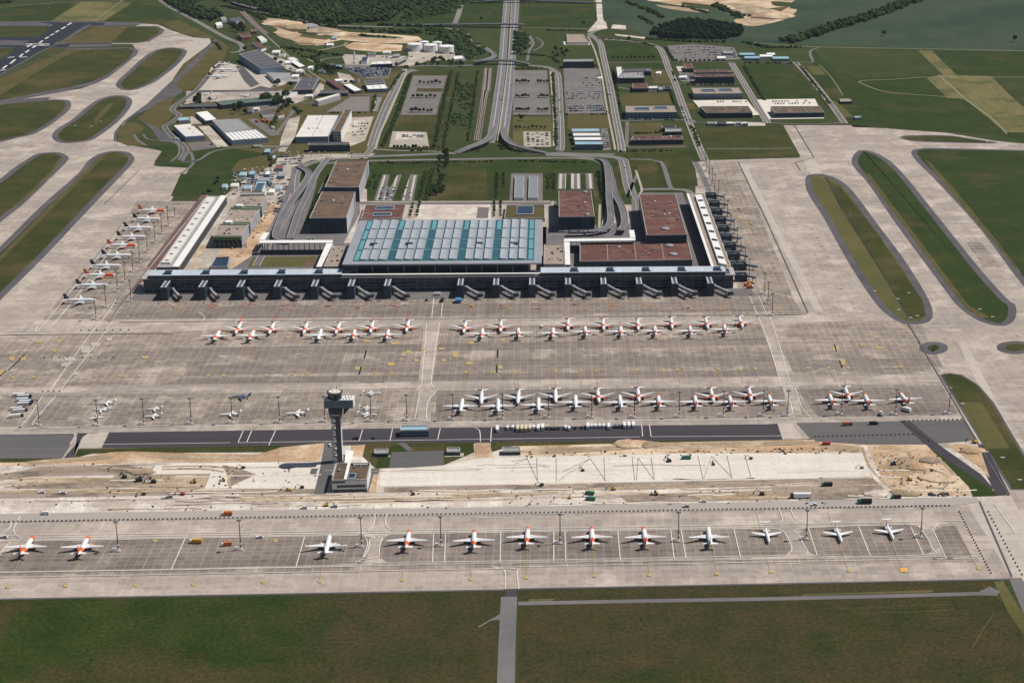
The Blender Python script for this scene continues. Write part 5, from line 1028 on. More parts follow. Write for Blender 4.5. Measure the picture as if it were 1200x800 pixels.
sheet('green_verge', [[(601, 137), (646, 137), (648, 172), (601, 174)], [(945, 78), (960, 78), (968, 88), (953, 88)], [(975, 118), (982, 120), (1000, 137), (990, 138)]], Z2 + .06, MATS['grass_pale'])
sheet('green_verge', [[(966, 104), (985, 103), (988, 115), (972, 116)], [(463, 137), (512, 137), (506, 154), (460, 154)]], Z2 + .06, MATS['grass'])
sheet('white_paving', [[(812, 118), (875, 117), (890, 135), (828, 136)], [(880, 117), (955, 116), (966, 139), (900, 140)]], Z2 + .08, MATS['gravel_white'])
sheet('white_paving', [[(660, 49), (690, 49), (692, 53), (661, 53)], [(792, 78), (803, 78), (803, 84), (795, 84)], [(830, 143), (897, 144), (897, 147.5), (845, 148)]], Z2 + .08, MATS['gravel'])
sheet('white_paving', [[(700, 24), (710, 26), (712, 34), (696, 36), (688, 38)], [(718, 29), (733, 30), (734, 35), (716, 34)], [(720, 40), (757, 44), (757, 46), (722, 42)]], Z2 + .08, MATS['gravel'])
sheet('industrial_ground', [[(215, 122), (252, 98), (262, 78), (330, 72), (400, 90), (430, 88), (478, 83), (476, 90), (452, 130), (436, 172), (420, 182), (345, 186), (318, 180), (220, 178), (203, 150), (208, 132)]], Z1 + .03, MATS['grass_brown'])
sheet('industrial_ground', [[(246, 45), (330, 40), (365, 55), (480, 55), (500, 76), (430, 90), (330, 85), (250, 62)]], Z1 + .05, MATS['meadow'])
for q, m in [([(258, 72), (280, 77), (305, 82), (340, 94), (332, 100), (250, 117), (215, 123), (240, 98), (247, 80)], 'conc_light'), ([(218, 107), (300, 104), (335, 106), (330, 112), (218, 122)], 'conc'), ([(276, 78), (284, 77), (304, 99), (294, 103), (286, 95)], 'shoulder'), ([(224, 106), (292, 106), (305, 101), (332, 107), (224, 109)], 'shoulder'),
             ([(232, 148), (246, 148), (268, 172), (255, 173)], 'yard'), ([(222, 137), (232, 136), (238, 145), (224, 146)], 'yard'), ([(220, 168), (246, 166), (256, 174), (240, 176), (225, 177)], 'parking'), ([(290, 140), (300, 139), (330, 158), (318, 160)], 'parking'),
             ([(338, 140), (352, 136), (346, 160), (334, 178), (326, 178), (330, 160)], 'yard'), ([(408, 138), (438, 137), (428, 165), (410, 172), (400, 165)], 'yard'), ([(415, 142), (428, 142), (424, 150), (414, 150)], 'gravel'), ([(340, 96), (350, 92), (372, 96), (380, 100), (378, 108), (366, 108)], 'yard'),
             ([(402, 76), (460, 78), (455, 92), (430, 93), (410, 84)], 'parking'), ([(395, 85), (410, 88), (420, 98), (400, 98)], 'yard'), ([(322, 186), (360, 181), (440, 180), (430, 186), (365, 188), (345, 196), (325, 205), (312, 200)], 'yard'), ([(312, 134), (330, 134), (335, 140), (312, 142)], 'parking'),
             ([(400, 64), (475, 66), (500, 72), (480, 78), (405, 76)], 'yard'), ([(478, 60), (545, 63), (552, 70), (480, 72)], 'yard'), ([(290, 50), (300, 58), (350, 76), (358, 84), (340, 84), (318, 70)], 'yard'), ([(330, 112), (370, 104), (380, 104), (372, 112), (345, 122), (326, 122)], 'yard'), ([(285, 123), (330, 118), (330, 126), (300, 132)], 'parking')]:
    _ic = globals().get('_ic', 0) + 1
    sheet('industrial_ground', [q], Z2 + .08 + _ic * .003 + (0.04 if m in ('shoulder', 'gravel') else 0), MATS[m])
sheet('boulevard_green', [[(478, 84), (530, 84), (520, 176), (440, 178), (462, 134)]], Z2, MATS['grass'])
sheet('boulevard_green', [[(533, 84), (563, 84), (556, 165), (520, 176)]], Z2 + .02, MATS['meadow'])
sheet('building_yard', [[(460, 154), (500, 155), (503, 172.5), (456, 172.5)]], Z3, MATS['sidewalk'])
sheet('building_yard', [[(465, 155), (497, 156), (495, 164), (463, 164)]], Z3 + .03, MATS['gravel'])
# railway
lines('railway', [[(336, -15), (334, 2), (335, 10), (340, 16), (352, 27), (372, 40)]], 22, Z2 + .10, MATS['track_bed'])
lines('railway', [[(300, 17), (296, 10), (284, 14), (300, 30), (312, 40)]], 14, Z2 + .09, MATS['track_bed'])
lines('railway', [[(570, 80), (568, 100), (564, 130), (558, 165)], [(574, 80), (572, 105), (569, 112), (560, 165)]], 9, Z3 + .1, MATS['track_bed'], smooth=True)
lines('rail', [[(570, 80), (568, 100), (564, 130), (558, 165)], [(574, 80), (572, 105), (569, 112), (560, 165)]], 1.2, Z3 + .2, MATS['sidewalk'], smooth=True)
lines('railway', [[(300, 13), (380, 33), (400, 40)]], 8, Z2 + .12, MATS['track_bed'])
# farm tracks and thin paths
for p, wd in [([(880, 50), (950, 55), (1080, 57.5), (1250, 61)], 7), ([(1095, 90), (1250, 91)], 6), ([(1085, 90.5), (1050, 93), (1010, 95), (1012, 99), (1040, 108), (1100, 113), (1130, 116)], 5), ([(960, 76), (975, 92), (988, 112)], 2.5), ([(700, 3), (697, -30)], 24), ([(0, 9), (60, 4), (150, 0), (170, -8)], 5), ([(270, 5), (262, 0)], 5),
              ([(600, 32.5), (660, 33.5), (690, 34.5)], 5), ([(1130, 116), (1160, 137), (1180, 157)], 5), ([(1100, 88), (1130, 115)], 5), ([(110, 25), (145, 0)], 4), ([(828, 174.5), (928, 174)], 5), ([(370, 60), (400, 54), (406, 50)], 10), ([(310, 40), (330, 58), (350, 75), (380, 95), (400, 103)], 5), ([(328, 57), (355, 84), (375, 97)], 4), ([(360, 66), (362, 70), (372, 73), (390, 68), (470, 64)], 7), ([(370, 62), (420, 66), (470, 68)], 4)]:
    lines('path', [p], wd * .65, Z3 + .05, MATS['farm_track'], smooth=True)
for p in ([(700, -30), (703, 20), (706, 34)],): lines('road', [p], 14, Z3 + .10, MATS['gravel'])
# ------------------------------------------------------------------ roads
def elevated(pts, wd, h0, h1, name='flyover', label=None, m='road'):
    """raised carriageway with parapets and piers; h0..h1 height at both ends"""
    L, Rr = ribbon_pts(pts, wd); n = len(L); t = thing(name, label, 'flyover')
    hs = [h0 + (h1 - h0) * i / (n - 1) for i in range(n)] if not isinstance(h1, (list, tuple)) else None
    if hs is None:
        hs = []
        for i in range(n):
            f = i / (n - 1) * (len(h1) - 1); k = min(int(f), len(h1) - 2); hs.append(h1[k] + (h1[k + 1] - h1[k]) * (f - k))
    b = MB()
    for i in range(n - 1):
        b.hexa([(*Rr[i], max(0, hs[i] - 1.4)), (*Rr[i + 1], max(0, hs[i + 1] - 1.4)), (*L[i + 1], max(0, hs[i + 1] - 1.4)), (*L[i], max(0, hs[i] - 1.4))], [(*Rr[i], hs[i] + .5), (*Rr[i + 1], hs[i + 1] + .5), (*L[i + 1], hs[i + 1] + .5), (*L[i], hs[i] + .5)])
    b.obj('deck', MATS[m], t)
    for S in (L, Rr):
        b = MB()
        for i in range(n - 1):
            c0 = (L[i] + Rr[i]) / 2; c1 = (L[i + 1] + Rr[i + 1]) / 2
            a0 = S[i] + (c0 - S[i]).normalized() * .6; a1 = S[i + 1] + (c1 - S[i + 1]).normalized() * .6
            b.hexa([(*S[i], hs[i] + .4), (*S[i + 1], hs[i + 1] + .4), (*a1, hs[i + 1] + .4), (*a0, hs[i] + .4)], [(*S[i], hs[i] + 1.4), (*S[i + 1], hs[i + 1] + 1.4), (*a1, hs[i + 1] + 1.4), (*a0, hs[i] + 1.4)])
        b.obj('parapet', MATS['wall_grey'], t)
    for i in range(3, n - 3, 5):
        if hs[i] > 3:
            c = (L[i] + Rr[i]) / 2; b = MB(); b.box(c.x - 1.5, c.x + 1.5, c.y - 1.5, c.y + 1.5, 0, hs[i] - 1.4); b.obj('pier', MATS['wall_grey'], t)
    return t
# highway with two carriageways
road([(597, -60), (594, 0), (591, 40), (588, 80), (584, 110), (579, 145), (574, 168)], 14, .50, m=MATS['highway'], mark=True, verge=1.6)
road([(608, -60), (605, 0), (602, 40), (599, 80), (596, 115), (592, 145), (590, 160)], 14, .50, m=MATS['highway'], mark=True, verge=1.6)
b = MB()
for off in (-5, 5):
    pass
lines('road_marking', [[(592.7, 0), (586.6, 85), (577, 150)], [(604.3, 0), (598, 85), (590.5, 150)]], .5, .62, MATS['paint_soft'], smooth=True)
lines('road_barrier', [[(600.5, -20), (596.5, 60), (589.5, 120), (583, 165)]], 2.2, .6, MATS['sidewalk'], smooth=True)
elevated([(579, 150), (574, 165), (566, 172), (550, 177), (535, 180)], 10.5, 0, (1, 7, 8, 6, .5), label='curved flyover leaving the highway towards the left end of the boulevard')
elevated([(592, 150), (591, 163), (598, 173), (615, 178), (640, 180)], 10.5, 0, (1, 7, 8, 6, .5), label='curved flyover leaving the highway towards the right end of the boulevard')
# overpasses
elevated([(460, 30), (520, 31.5), (590, 32.5), (614, 33)], 14, 0, (0, 5, 8, 8), label='long overpass crossing the highway beside the far wood')
elevated([(545, 4), (600, 3.5), (660, 4), (710, 4.5)], 12, 0, (0, 8, 4, 0), label='far overpass crossing the highway at the top edge')
elevated([(555, 76), (575, 75.5), (600, 76), (620, 77)], 12, 0, (5, 8, 8, 3), label='ramp bridge crossing the highway above the empty car parks')
elevated([(300, 13), (275, 5), (262, -5)], 12, 0, (6, 4, 0), label='curved road bridge over the railway at the far left')
elevated([(577, 62), (579, 68), (570, 73), (556, 76)], 10, 0, (1, 3, 5, 6), label='tight curved ramp rising to the highway ramp bridge')
RD = [
 ([(290, 11), (330, 20), (380, 29), (420, 31), (460, 32)], 11), ([(543, -5), (538, 15), (532, 30)], 11), ([(520, 33), (545, 38), (552, 50), (568, 56), (577, 62)], 9),
 ([(480, 79), (500, 77), (530, 78), (555, 76.5)], 9), ([(620, 77), (640, 79), (650, 84), (654, 92), (656, 130), (657, 172), (652, 177)], 13), ([(600, 66), (612, 62), (618, 56), (622, 45), (612, 38), (605, 38)], 8), ([(618, 72), (620, 60), (625, 52), (622, 44)], 7), ([(625, 60), (634, 55), (636, 50), (628, 44)], 5),
 ([(480, 83), (472, 88), (463, 105), (453, 125), (443, 150), (436, 172)], 15), ([(475, 83), (480, 82), (487, 84)], 14),
 ([(345, 230), (347, 205), (356, 195), (380, 188), (430, 184), (480, 182), (535, 179.5)], 12), ([(375, 192), (430, 189), (500, 187.5), (600, 186), (665, 185.5), (695, 187.5), (706, 192), (711, 200)], 9),
 ([(600, 175.5), (622, 179.5), (660, 180), (690, 181), (720, 181)], 10), ([(640, 181), (680, 184), (700, 187)], 9), ([(640, 181.5), (700, 183), (727, 186), (732, 195), (736, 215), (740, 228)], 16),
 ([(693, 42), (703, 50), (707, 66), (712, 88), (717, 112), (722, 140), (727, 165), (729, 178)], 11), ([(700, 36), (694, 38), (691, 42)], 12), ([(705, 46), (745, 49), (770, 55), (778, 66), (783, 80), (790, 95), (798, 118), (808, 145), (818, 170), (826, 188)], 11),
 ([(857, 74), (870, 95), (886, 122), (900, 145)], 11), ([(932, 73), (952, 95), (972, 120), (990, 145)], 10), ([(937, 73), (952, 73), (950, 66), (950, 60), (960, 56)], 7),
 ([(712, 74), (745, 73.5), (780, 73)], 5), ([(784, 73), (857, 73), (935, 74)], 5), ([(716, 101), (755, 107), (795, 105)], 7), ([(724, 142), (805, 141), (812, 144)], 8), ([(795, 99), (840, 99), (868, 99)], 5), ([(810, 144), (900, 143)], 4), ([(893, 144), (950, 146), (987, 144)], 6), ([(735, 143), (735, 170), (740, 173), (805, 172)], 7), ([(660, 106), (690, 105), (712, 103)], 8),
 ([(262, 72), (246, 88), (228, 108), (205, 124), (203, 130), (210, 136), (200, 144), (193, 149), (200, 158), (212, 168), (218, 176), (212, 188)], 9), ([(180, -8), (195, 6), (230, 25), (262, 43), (282, 52), (283, 60), (270, 62)], 11), ([(212, 190), (232, 188), (250, 178), (280, 173), (330, 172)], 6), ([(157, 158), (162, 165), (172, 171)], 5), ([(168, 158), (175, 164), (205, 167), (210, 180), (200, 190)], 4),
 ([(350, 120), (370, 121), (400, 112), (452, 112)], 7), ([(300, 172), (345, 172)], 9), ([(318, 160), (326, 155), (345, 128)], 8), ([(436, 172), (430, 180), (415, 182)], 10), ([(213, 190), (222, 178), (226, 192), (212, 204)], 6),
 ([(345, 196), (343, 210), (332, 240), (322, 262), (314, 282), (310, 300)], 9), ([(300, 312), (312, 290), (330, 262), (341, 240), (348, 215)], 9), ([(345, 285), (380, 286), (420, 286)], 8), ([(640, 277), (700, 276), (718, 272), (722, 262)], 10), ([(740, 226), (748, 236), (750, 256)], 9), ([(752, 222), (790, 222), (806, 224), (812, 232)], 9), ([(815, 190), (824, 208), (832, 226)], 10), ([(766, 189), (776, 192), (784, 215), (787, 222)], 8), ([(738, 187), (752, 187), (766, 188)], 7), ([(747, 204), (735, 231), (742, 214)], 5),
 ([(318, 180), (330, 172), (345, 172)], 7), ([(452, 126), (500, 116), (560, 116)], 3), ([(478, 60), (545, 63), (548, 70)], 5),
]
VG = {8, 15, 17, 18, 19}
for i, (p, wd) in enumerate(RD): road(p, wd * .86, .42 + (i % 7) * .012, m=MATS['road_dark'] if i in (30,) else None, mark=wd > 10, verge=3.4 if i in VG else (2 if wd >= 9 else None))
# white footpaths along the business park
for p in ([(689, 43), (697, 60), (705, 88), (710, 120), (718, 160), (721, 176)], [(645, 84), (647, 110), (649, 140), (649, 172)], [(476, 85), (468, 105), (456, 133), (446, 155), (441, 172), (448, 176), (520, 178)], [(745, 200), (752, 222), (749, 228)], [(345, 188), (349, 186), (375, 184)], [(703, 240), (702, 275)], [(648, 236), (642, 268)]):
    lines('footpath', [p], 3.5, .60, MATS['sidewalk'], smooth=True)
# raised terminal ramps
elevated([(350, 196), (362, 205), (357, 220), (341, 243), (330, 262), (324, 282), (340, 286)], 10, 0, (1, 3, 6, 7, 6, 5, 4), label='raised double ramp curving down beside the left parking blocks')
elevated([(385, 186), (372, 205), (362, 230), (350, 255), (340, 283)], 9, 0, (1, 4, 7, 6, 4), label='straight raised ramp beside the left parking blocks')
elevated([(700, 187), (710, 194), (713, 215), (714, 240), (716, 262), (712, 272), (695, 276), (665, 277)], 9.5, 0, (1, 4, 7, 8, 8, 7, 6, 6), label='raised ramp curling round to the terminal forecourt, left lane')
elevated([(712, 196), (717, 215), (720, 232), (729, 250), (732, 268), (727, 276)], 9.5, 0, (3, 5, 7, 8, 8, 7), label='raised ramp beside the big maroon-roofed block, right lane')
# ------------------------------------------------------------------ car parks
def lot(q, rows, m='parking', z=.44, cols=0, lw=.9):
    p = [tuple(W(*a)[:2]) for a in q]; sheet('car_park', [p], z, MATS[m], px=False)
    b = MB()
    for i in range(rows):
        v = (i + .5) / rows; a0, a1 = bil(p, .04, v), bil(p, .96, v); ribbon(b, [a0, a1], lw, z + .06, False, False)
    for i in range(cols):
        u = (i + .5) / cols; ribbon(b, [bil(p, u, .03), bil(p, u, .97)], lw, z + .06, False, False)
    struct(b.obj('car_park_marking', MATS['paint_soft'])); return p
LOT = {}
LOT['a'] = lot([(484, 89), (524, 89), (511, 135), (469, 135)], 26)
LOT['b'] = lot([(601, 83), (641, 83), (646, 135), (601, 135)], 28)
LOT['c'] = lot([(660, 80), (702, 81), (710, 133), (663, 134)], 24)
LOT['d'] = lot([(613, 154.5), (645, 154.5), (646, 172.5), (614, 172.5)], 0, 'sidewalk', cols=5)
LOT['e'] = lot([(382, 131.5), (411, 113.8), (434, 113.8), (433, 131)], 0, cols=16, lw=1.2)
LOT['e2'] = lot([(440, 114), (448, 114.3), (442, 131), (436, 131)], 0, cols=3)
LOT['f'] = lot([(448, 205), (490, 205), (484, 236), (438, 236)], 0, 'parking', .52, cols=6, lw=3)
LOT['g'] = lot([(654, 203.5), (694.5, 203.5), (696, 222), (653, 222)], 0, 'parking', .52, cols=6, lw=4)
LOT['h'] = lot([(599, 203.5), (636, 203.5), (636, 236), (597, 236)], 0, 'parking', .52)
LOT['i'] = lot([(782, 54), (812, 52), (826, 72), (790, 72)], 8)
LOT['j'] = lot([(812, 52), (860, 56), (868, 70), (826, 72)], 6)
LOT['k'] = lot([(402, 79), (458, 80), (454, 90), (430, 92)], 0)
LOT['l'] = lot([(704, 151), (712, 151), (716, 176), (706, 177)], 10)
LOT['m'] = lot([(795, 85), (813, 86), (815, 97), (798, 96)], 5)
for q in ([(457, 205), (466, 205), (456, 222), (452, 225)], [(471, 205), (481, 205), (470, 236), (460, 236)], [(663.5, 204), (669, 204), (669, 222), (663, 222)], [(680, 204), (686, 204), (687, 222), (681, 222)]): sheet('green_verge', [q], .62, MATS['grass_dark'])
sheet('green_verge', [[(489, 104), (520, 104), (517, 108), (487, 108)]], .52, MATS['grass'])
for x0_, x1_ in ((603.5, 614), (620, 630.5)):
    building('bus_shelter', 'white ribbed shelter roof in the forecourt behind the hall, {} one'.format('left' if x0_ < 610 else 'right'), 'shelter', [(x0_, 206), (x1_, 206), (x1_ - .3, 232), (x0_ - 1, 232)], 4, 'skylight', 'roof_bright', para=.4, joints=22, group='white ribbed shelters')
# ------------------------------------------------------------------ apron markings
bw, by = [], []
wl = []      # white
wl += [[(0, 462.5), (190, 461), (487, 458), (491, 463), (489, 475), (486, 490), (478, 495), (200, 500), (0, 502.5)], [(50, 464.5), (24, 500), (0, 503)], [(66, 464), (41, 492), (40, 500), (60, 502), (200, 500)]]
wl += [[(118, 377), (100, 400), (59, 457)], [(132, 377), (115, 400), (72, 456)]]
wl += [[(500, 378), (495, 440), (493, 452), (488, 457)], [(515, 378), (506, 440), (507, 453), (512, 458)], [(512, 458), (502, 470), (500, 490), (505, 495)], [(505, 495.5), (900, 491), (925, 487), (928, 478), (918, 457), (905, 453), (512, 458)]]
wl += [[(888, 370), (900, 400), (912, 440), (915, 452)], [(902, 372), (912, 400), (925, 445), (932, 450), (1100, 447)], [(932, 455), (940, 478), (950, 489), (960, 491), (1128, 487)], [(932, 455), (945, 452), (1100, 450)]]
wl += [[(87, 507), (88, 511), (82, 521)], [(0, 509.5), (85, 508)], [(120, 521), (270, 519)], [(285, 505), (279, 519)], [(295, 505), (289, 519)], [(323, 504.5), (315, 522)], [(425, 503.5), (421, 517)], [(460, 502.5), (457, 517)], [(516, 502), (513, 515)], [(556, 501.5), (562, 505), (563, 518)], [(576, 501), (575, 518)], [(752, 498), (753, 512)], [(761, 498), (763, 512)], [(279, 519), (750, 512.3)], [(763, 512), (915, 511)]]
wl += [[(232, 380), (240, 373), (233, 366)], [(127, 375), (240, 233)], [(44, 382), (55, 376), (156, 250)], [(60, 382), (80, 360), (130, 293)], [(120, 375), (135, 353), (130, 350)]]
for x in (508, 519): wl.append([(x, 350), (x - 2, 373)])
for x, s in ((878, 6), (889, 6)): wl.append([(x, 347), (x + s * 1.7, 371)])
# nearest apron
wl += [[(0, 649), (12, 636), (25, 633), (390, 626.5), (424, 625)], [(24, 605), (16, 622), (25, 632)], [(0, 627), (10, 620), (14, 611)], [(40, 634), (425, 627.5), (433, 632), (430, 648), (422, 657), (412, 662)], [(0, 671), (300, 666), (592, 660)], [(0, 677), (590, 666.5)], [(217, 631), (201, 667)], [(357, 629), (347, 664)], [(426, 627), (431, 637), (425, 655)], [(445, 640), (448, 631), (456, 626), (905, 619)], [(445, 640), (445, 652), (452, 659), (920, 651)],
       [(508, 626), (507, 660)], [(522, 626), (521, 660)], [(587, 624), (586, 659)], [(649, 623), (649, 658)], [(662, 623), (663, 658)], [(724, 622), (727, 657)], [(786, 621), (790, 655)], [(798, 620.5), (804, 655)], [(860, 620), (868, 654)], [(905, 619), (918, 623), (928, 642), (922, 650)], [(936, 627), (942, 619), (1062, 615), (1078, 619), (1092, 642), (1085, 650), (960, 652), (946, 645), (936, 627)], [(947, 618), (958, 652)], [(1006, 617), (1020, 652)], [(1067, 617), (1082, 650)],
       [(608, 690), (606, 672), (609, 667), (620, 664), (1150, 654)], [(592, 690), (592, 672), (588, 666), (575, 663)], [(0, 627.5), (700, 618), (1130, 610)], [(22, 630), (700, 620.5), (905, 617)], [(440, 602), (437, 617), (430, 622)], [(453, 602), (452, 615), (460, 622)], [(912, 595), (917, 610), (908, 613)], [(926, 595), (932, 608), (945, 613)], [(1093, 655), (1109, 655), (1140, 652)], [(1092, 622), (1100, 614), (1110, 614)], [(1094, 622), (1109, 655)], [(1165, 590), (1190, 625)]]
lines('apron_marking', wl, 0.72, .56, MATS['paint'], smooth=True)
lines('apron_marking', [[(0, 670.5), (300, 665.5), (600, 660), (1000, 654), (1150, 652)], [(0, 677), (300, 671.5), (600, 666)], [(150, 454), (500, 447), (900, 441), (1090, 438)], [(0, 455), (60, 453), (450, 448)], [(120, 382), (480, 376.5), (940, 371)]], .8, .60, MATS['paint_soft'])
yl = []
for x, y, dx in [(159, 620, 0), (183, 618, 0), (247, 618, 0), (330, 620, 0)]: pass
for (xa, ya, xb, yb) in [(35, 633, 8, 689), (108, 626, 76, 688), (182, 633, 158, 687), (246, 633, 226, 685), (326, 634, 308, 684), (385, 630, 374, 683), (478, 626, 471, 681), (555, 624, 551, 680), (618, 622, 617, 678), (693, 622, 696, 676), (755, 620, 761, 675), (831, 616, 840, 673), (887, 602, 903, 672), (970, 600, 995, 670), (1032, 612, 1060, 669), (1115, 612, 1147, 667)]:
    yl.append([(xa, ya), (xb, yb)])
for (xa, ya, xb, yb) in [(545, 437, 544, 452), (579, 436, 578, 452), (584, 436, 583, 452), (603, 436, 602, 452), (651, 435, 651, 451), (680, 435, 681, 451), (699, 435, 700, 451), (746, 434, 748, 450), (776, 433, 779, 450), (794, 433, 797, 450), (841, 432, 845, 449), (866, 432, 871, 449), (885, 432, 891, 449), (947, 431, 955, 448), (971, 431, 979, 447), (993, 431, 1002, 446), (1055, 430, 1065, 444), (441, 437, 436, 454), (459, 437, 455, 453), (300, 385, 280, 430), (270, 380, 240, 430), (120, 425, 110, 455), (160, 425, 150, 452), (275, 440, 265, 455), (130, 380, 100, 410), (185, 375, 160, 405), (60, 395, 20, 425), (250, 375, 235, 400)]:
    yl.append([(xa, ya), (xb, yb)])
lines('apron_marking', yl, .32, .58, MATS['paint_yellow'])
yb_ = MB()
def ypatch(x, y, w_=3.2, h_=1.2, b=yb_):
    p = [W(x - w_, y - h_), W(x + w_, y - h_), W(x + w_ * .8, y + h_), W(x - w_ * .8, y + h_)]
    b.face([(a_.x, a_.y, .6) for a_ in p][::-1])
for x, y in [(244, 440), (262, 440), (312, 440), (342, 438.5), (360, 438.5), (440, 437.5), (459, 437.5), (546, 436), (579, 435.8), (584.5, 435.8), (603, 435.5), (651, 434.5), (681, 434.5), (699, 434.5), (746, 434), (776, 433.5), (794, 433.5), (841, 432.5), (866, 432.3), (885, 432.2), (947, 431.5), (971, 431.2), (994, 431), (1055, 430), (112, 441), (140, 441), (145, 441), (163, 441), (213, 440), (40, 442.5), (15, 442.5)]: ypatch(x, y, 2.4, .9)
for x, y, w_, h_ in [(479, 413, 3, 2), (496, 409.5, 3, 1.2), (488, 422.5, 3, 1.4), (458, 427, 4.5, 2), (419, 432, 3, 2), (533, 416, 3, 2.8), (520, 422.5, 3, 1.2), (550, 426, 4.5, 1.6), (517, 409, 3, 1.2), (586, 430.5, 3, 1.8), (430, 400, 4.5, 1.3), (463, 403, 5, 1.2), (552, 402, 3.5, 1.4), (589, 399, 2.6, 1), (337, 395.5, 3, 1), (979, 409, 3.5, 3), (987, 425, 3.5, 3), (1011, 404, 4, .9), (1030, 407.5, 5.5, 1.1), (27, 420.5, 3.5, 2.3), (14, 420.5, 3.5, 2), (1, 437, 3.5, 3), (45, 401, 4, 1), (170, 419, 4, 1.4), (69, 400, 3, 1.5), (63, 411, 3, 1.2), (1060, 385, 3, .8)]: ypatch(x, y, w_, h_)
for x, y in [(9, 688), (77, 687), (159, 686), (226.5, 685), (308.5, 682.5), (375, 681.5), (471.5, 680), (552, 679), (617, 677), (696.5, 675), (761, 674), (840, 672.5), (903.5, 670.5), (995, 669), (1147, 666), (182, 634), (323, 634)]: ypatch(x, y, 2.6, 1.5)
for x, y in [(951, 268), (958, 278), (963, 288), (970, 301), (975, 311), (987, 338), (972, 392), (1022, 393), (915, 365), (905, 350)]: ypatch(x, y, 2.6, .6)
struct(yb_.obj('apron_marking', MATS['paint_yellow']))
ob = MB(); ypatch(1059, 668, 4.6, 2.3, ob); ypatch(247, 440.5, 0.1, .1, ob); struct(ob.obj('apron_marking', MATS['paint_orange']))
rb = MB()
for gx in GATES:
    for k in range(7): ypatch(gx + 10 + random.uniform(-5, 9), 355 + random.uniform(0, 8), random.uniform(2, 5), random.uniform(.2, .5), rb)
struct(rb.obj('apron_marking', MATS['paint_red']))
rb = MB()
for gx in GATES:
    for k in range(4): ypatch(gx + 12 + random.uniform(-7, 11), 356 + random.uniform(0, 9), random.uniform(2, 4), random.uniform(.15, .3), rb)
for k in range(60):
    i = random.random(); ypatch(846 + i * 50 + random.uniform(0, 18), 215 + i * 130, random.uniform(1, 3), .3, rb)
struct(rb.obj('apron_marking', MATS['paint_orange'] if 0 else MATS['paint_yellow']))
wb = MB()
for x, y, w_, h_ in [(82, 421, 10, 3), (100, 410, 8, 5), (75, 428, 6, 2), (89, 438, 4, 2), (112, 404, 8, 3), (128, 398, 5, 2), (1193, 393, 3, 1), (417, 449, 3, 2), (260, 418, 4, 1.2), (150, 371, 2, 1)]: ypatch(x, y, w_ * .7, h_ * .8, wb)
struct(wb.obj('apron_marking', MATS['conc_light']))
db = MB()
for x0_, y0_, x1_, y1_ in [(429.5, 411, 427, 420.5), (423.5, 430, 421, 439), (583.5, 410, 583, 419), (582.5, 428, 582, 437), (978, 404, 980, 412), (984, 423, 987, 431), (29, 416, 10, 434), (8, 434, -6, 446)]:
    ribbon(db, [(x0_, y0_), (x1_, y1_)], 1.6, .62)
struct(db.obj('drain_slot', MATS['runway_black']))
lines('drain_slot', [[(865, 190), (900, 262), (947, 367)], [(1076, 400), (1132, 495), (1182, 581)], [(238, 232), (127, 376)], [(931, 147), (954, 185), (932, 191), (938, 200)], [(1148, 588), (1186, 676)], [(163, 200), (122, 240)], [(1063, 378), (1078, 402)], [(140, 378), (300, 376.5), (940, 369)], [(0, 393), (200, 391)]], 1.3, .64, MATS['road_dark'])

# ruts and dirt tracks of the construction strip
rr = random.Random(31)
for m_, n_, wd in (('mud', 14, 1.4), ('dirt', 10, 1.0), ('gravel_white', 20, 2.0), ('sand', 12, 2.2)):
    sp = []
    for i in range(n_):
        x = rr.uniform(-20, 1020); y0 = 604 - .0125 * x; y = rr.choice([rr.uniform(y0 - 26, y0 - 5), rr.uniform(y0 - 26, y0 - 5), rr.uniform(545, 572) - .012 * x * .5]) ; ln = rr.uniform(40, 190)
        sp.append([(x + ln * k / 6, y - .012 * ln * k / 6 + rr.uniform(-.9, .9)) for k in range(7)])
    lines('wheel_rut', sp, wd, Z3 + .18 + len(m_) * .004, MATS[m_], smooth=True)
lines('wheel_rut', [[(5, 571), (60, 566), (110, 566), (150, 570)], [(20, 553), (70, 549), (140, 549), (163, 552)], [(190, 547), (240, 546), (268, 549)], [(190, 550), (240, 550), (262, 553)], [(265, 546), (272, 553), (268, 562), (270, 572)], [(1010, 524), (1018, 545), (1030, 560), (1050, 578)], [(1080, 545), (1095, 552), (1112, 560), (1105, 572), (1085, 570)], [(1085, 548), (1108, 556), (1118, 564)], [(1065, 530), (1070, 545), (1062, 560)], [(1100, 536), (1110, 548), (1122, 560)]], 2.4, Z3 + .24, MATS['dirt'], smooth=True)
sheet('haul_road', [[(1008, 521), (1016, 522), (1026, 545), (1034, 562), (1058, 583), (1048, 583), (1024, 562), (1014, 540)]], Z3 + .20, MATS['gravel'])
for q in ([(0, 568), (40, 562), (130, 560), (120, 563), (40, 566)], [(20, 575), (210, 572), (212, 574), (20, 578)], [(300, 584), (520, 580), (640, 576), (640, 579), (520, 584), (300, 588)], [(690, 572), (900, 567), (900, 569), (690, 574)], [(960, 520), (1000, 523), (1005, 530), (970, 527)], [(1040, 540), (1060, 536), (1070, 548), (1050, 556)], [(610, 527), (740, 522), (745, 526), (640, 532)], [(760, 520), (940, 517), (940, 521), (780, 526)], [(30, 541), (120, 534), (128, 538), (60, 542)], [(180, 533), (290, 536), (280, 539), (190, 537)]):
    sheet('dirt_patch', [q], Z3 + .22, MATS['dirt'], smooth=True)

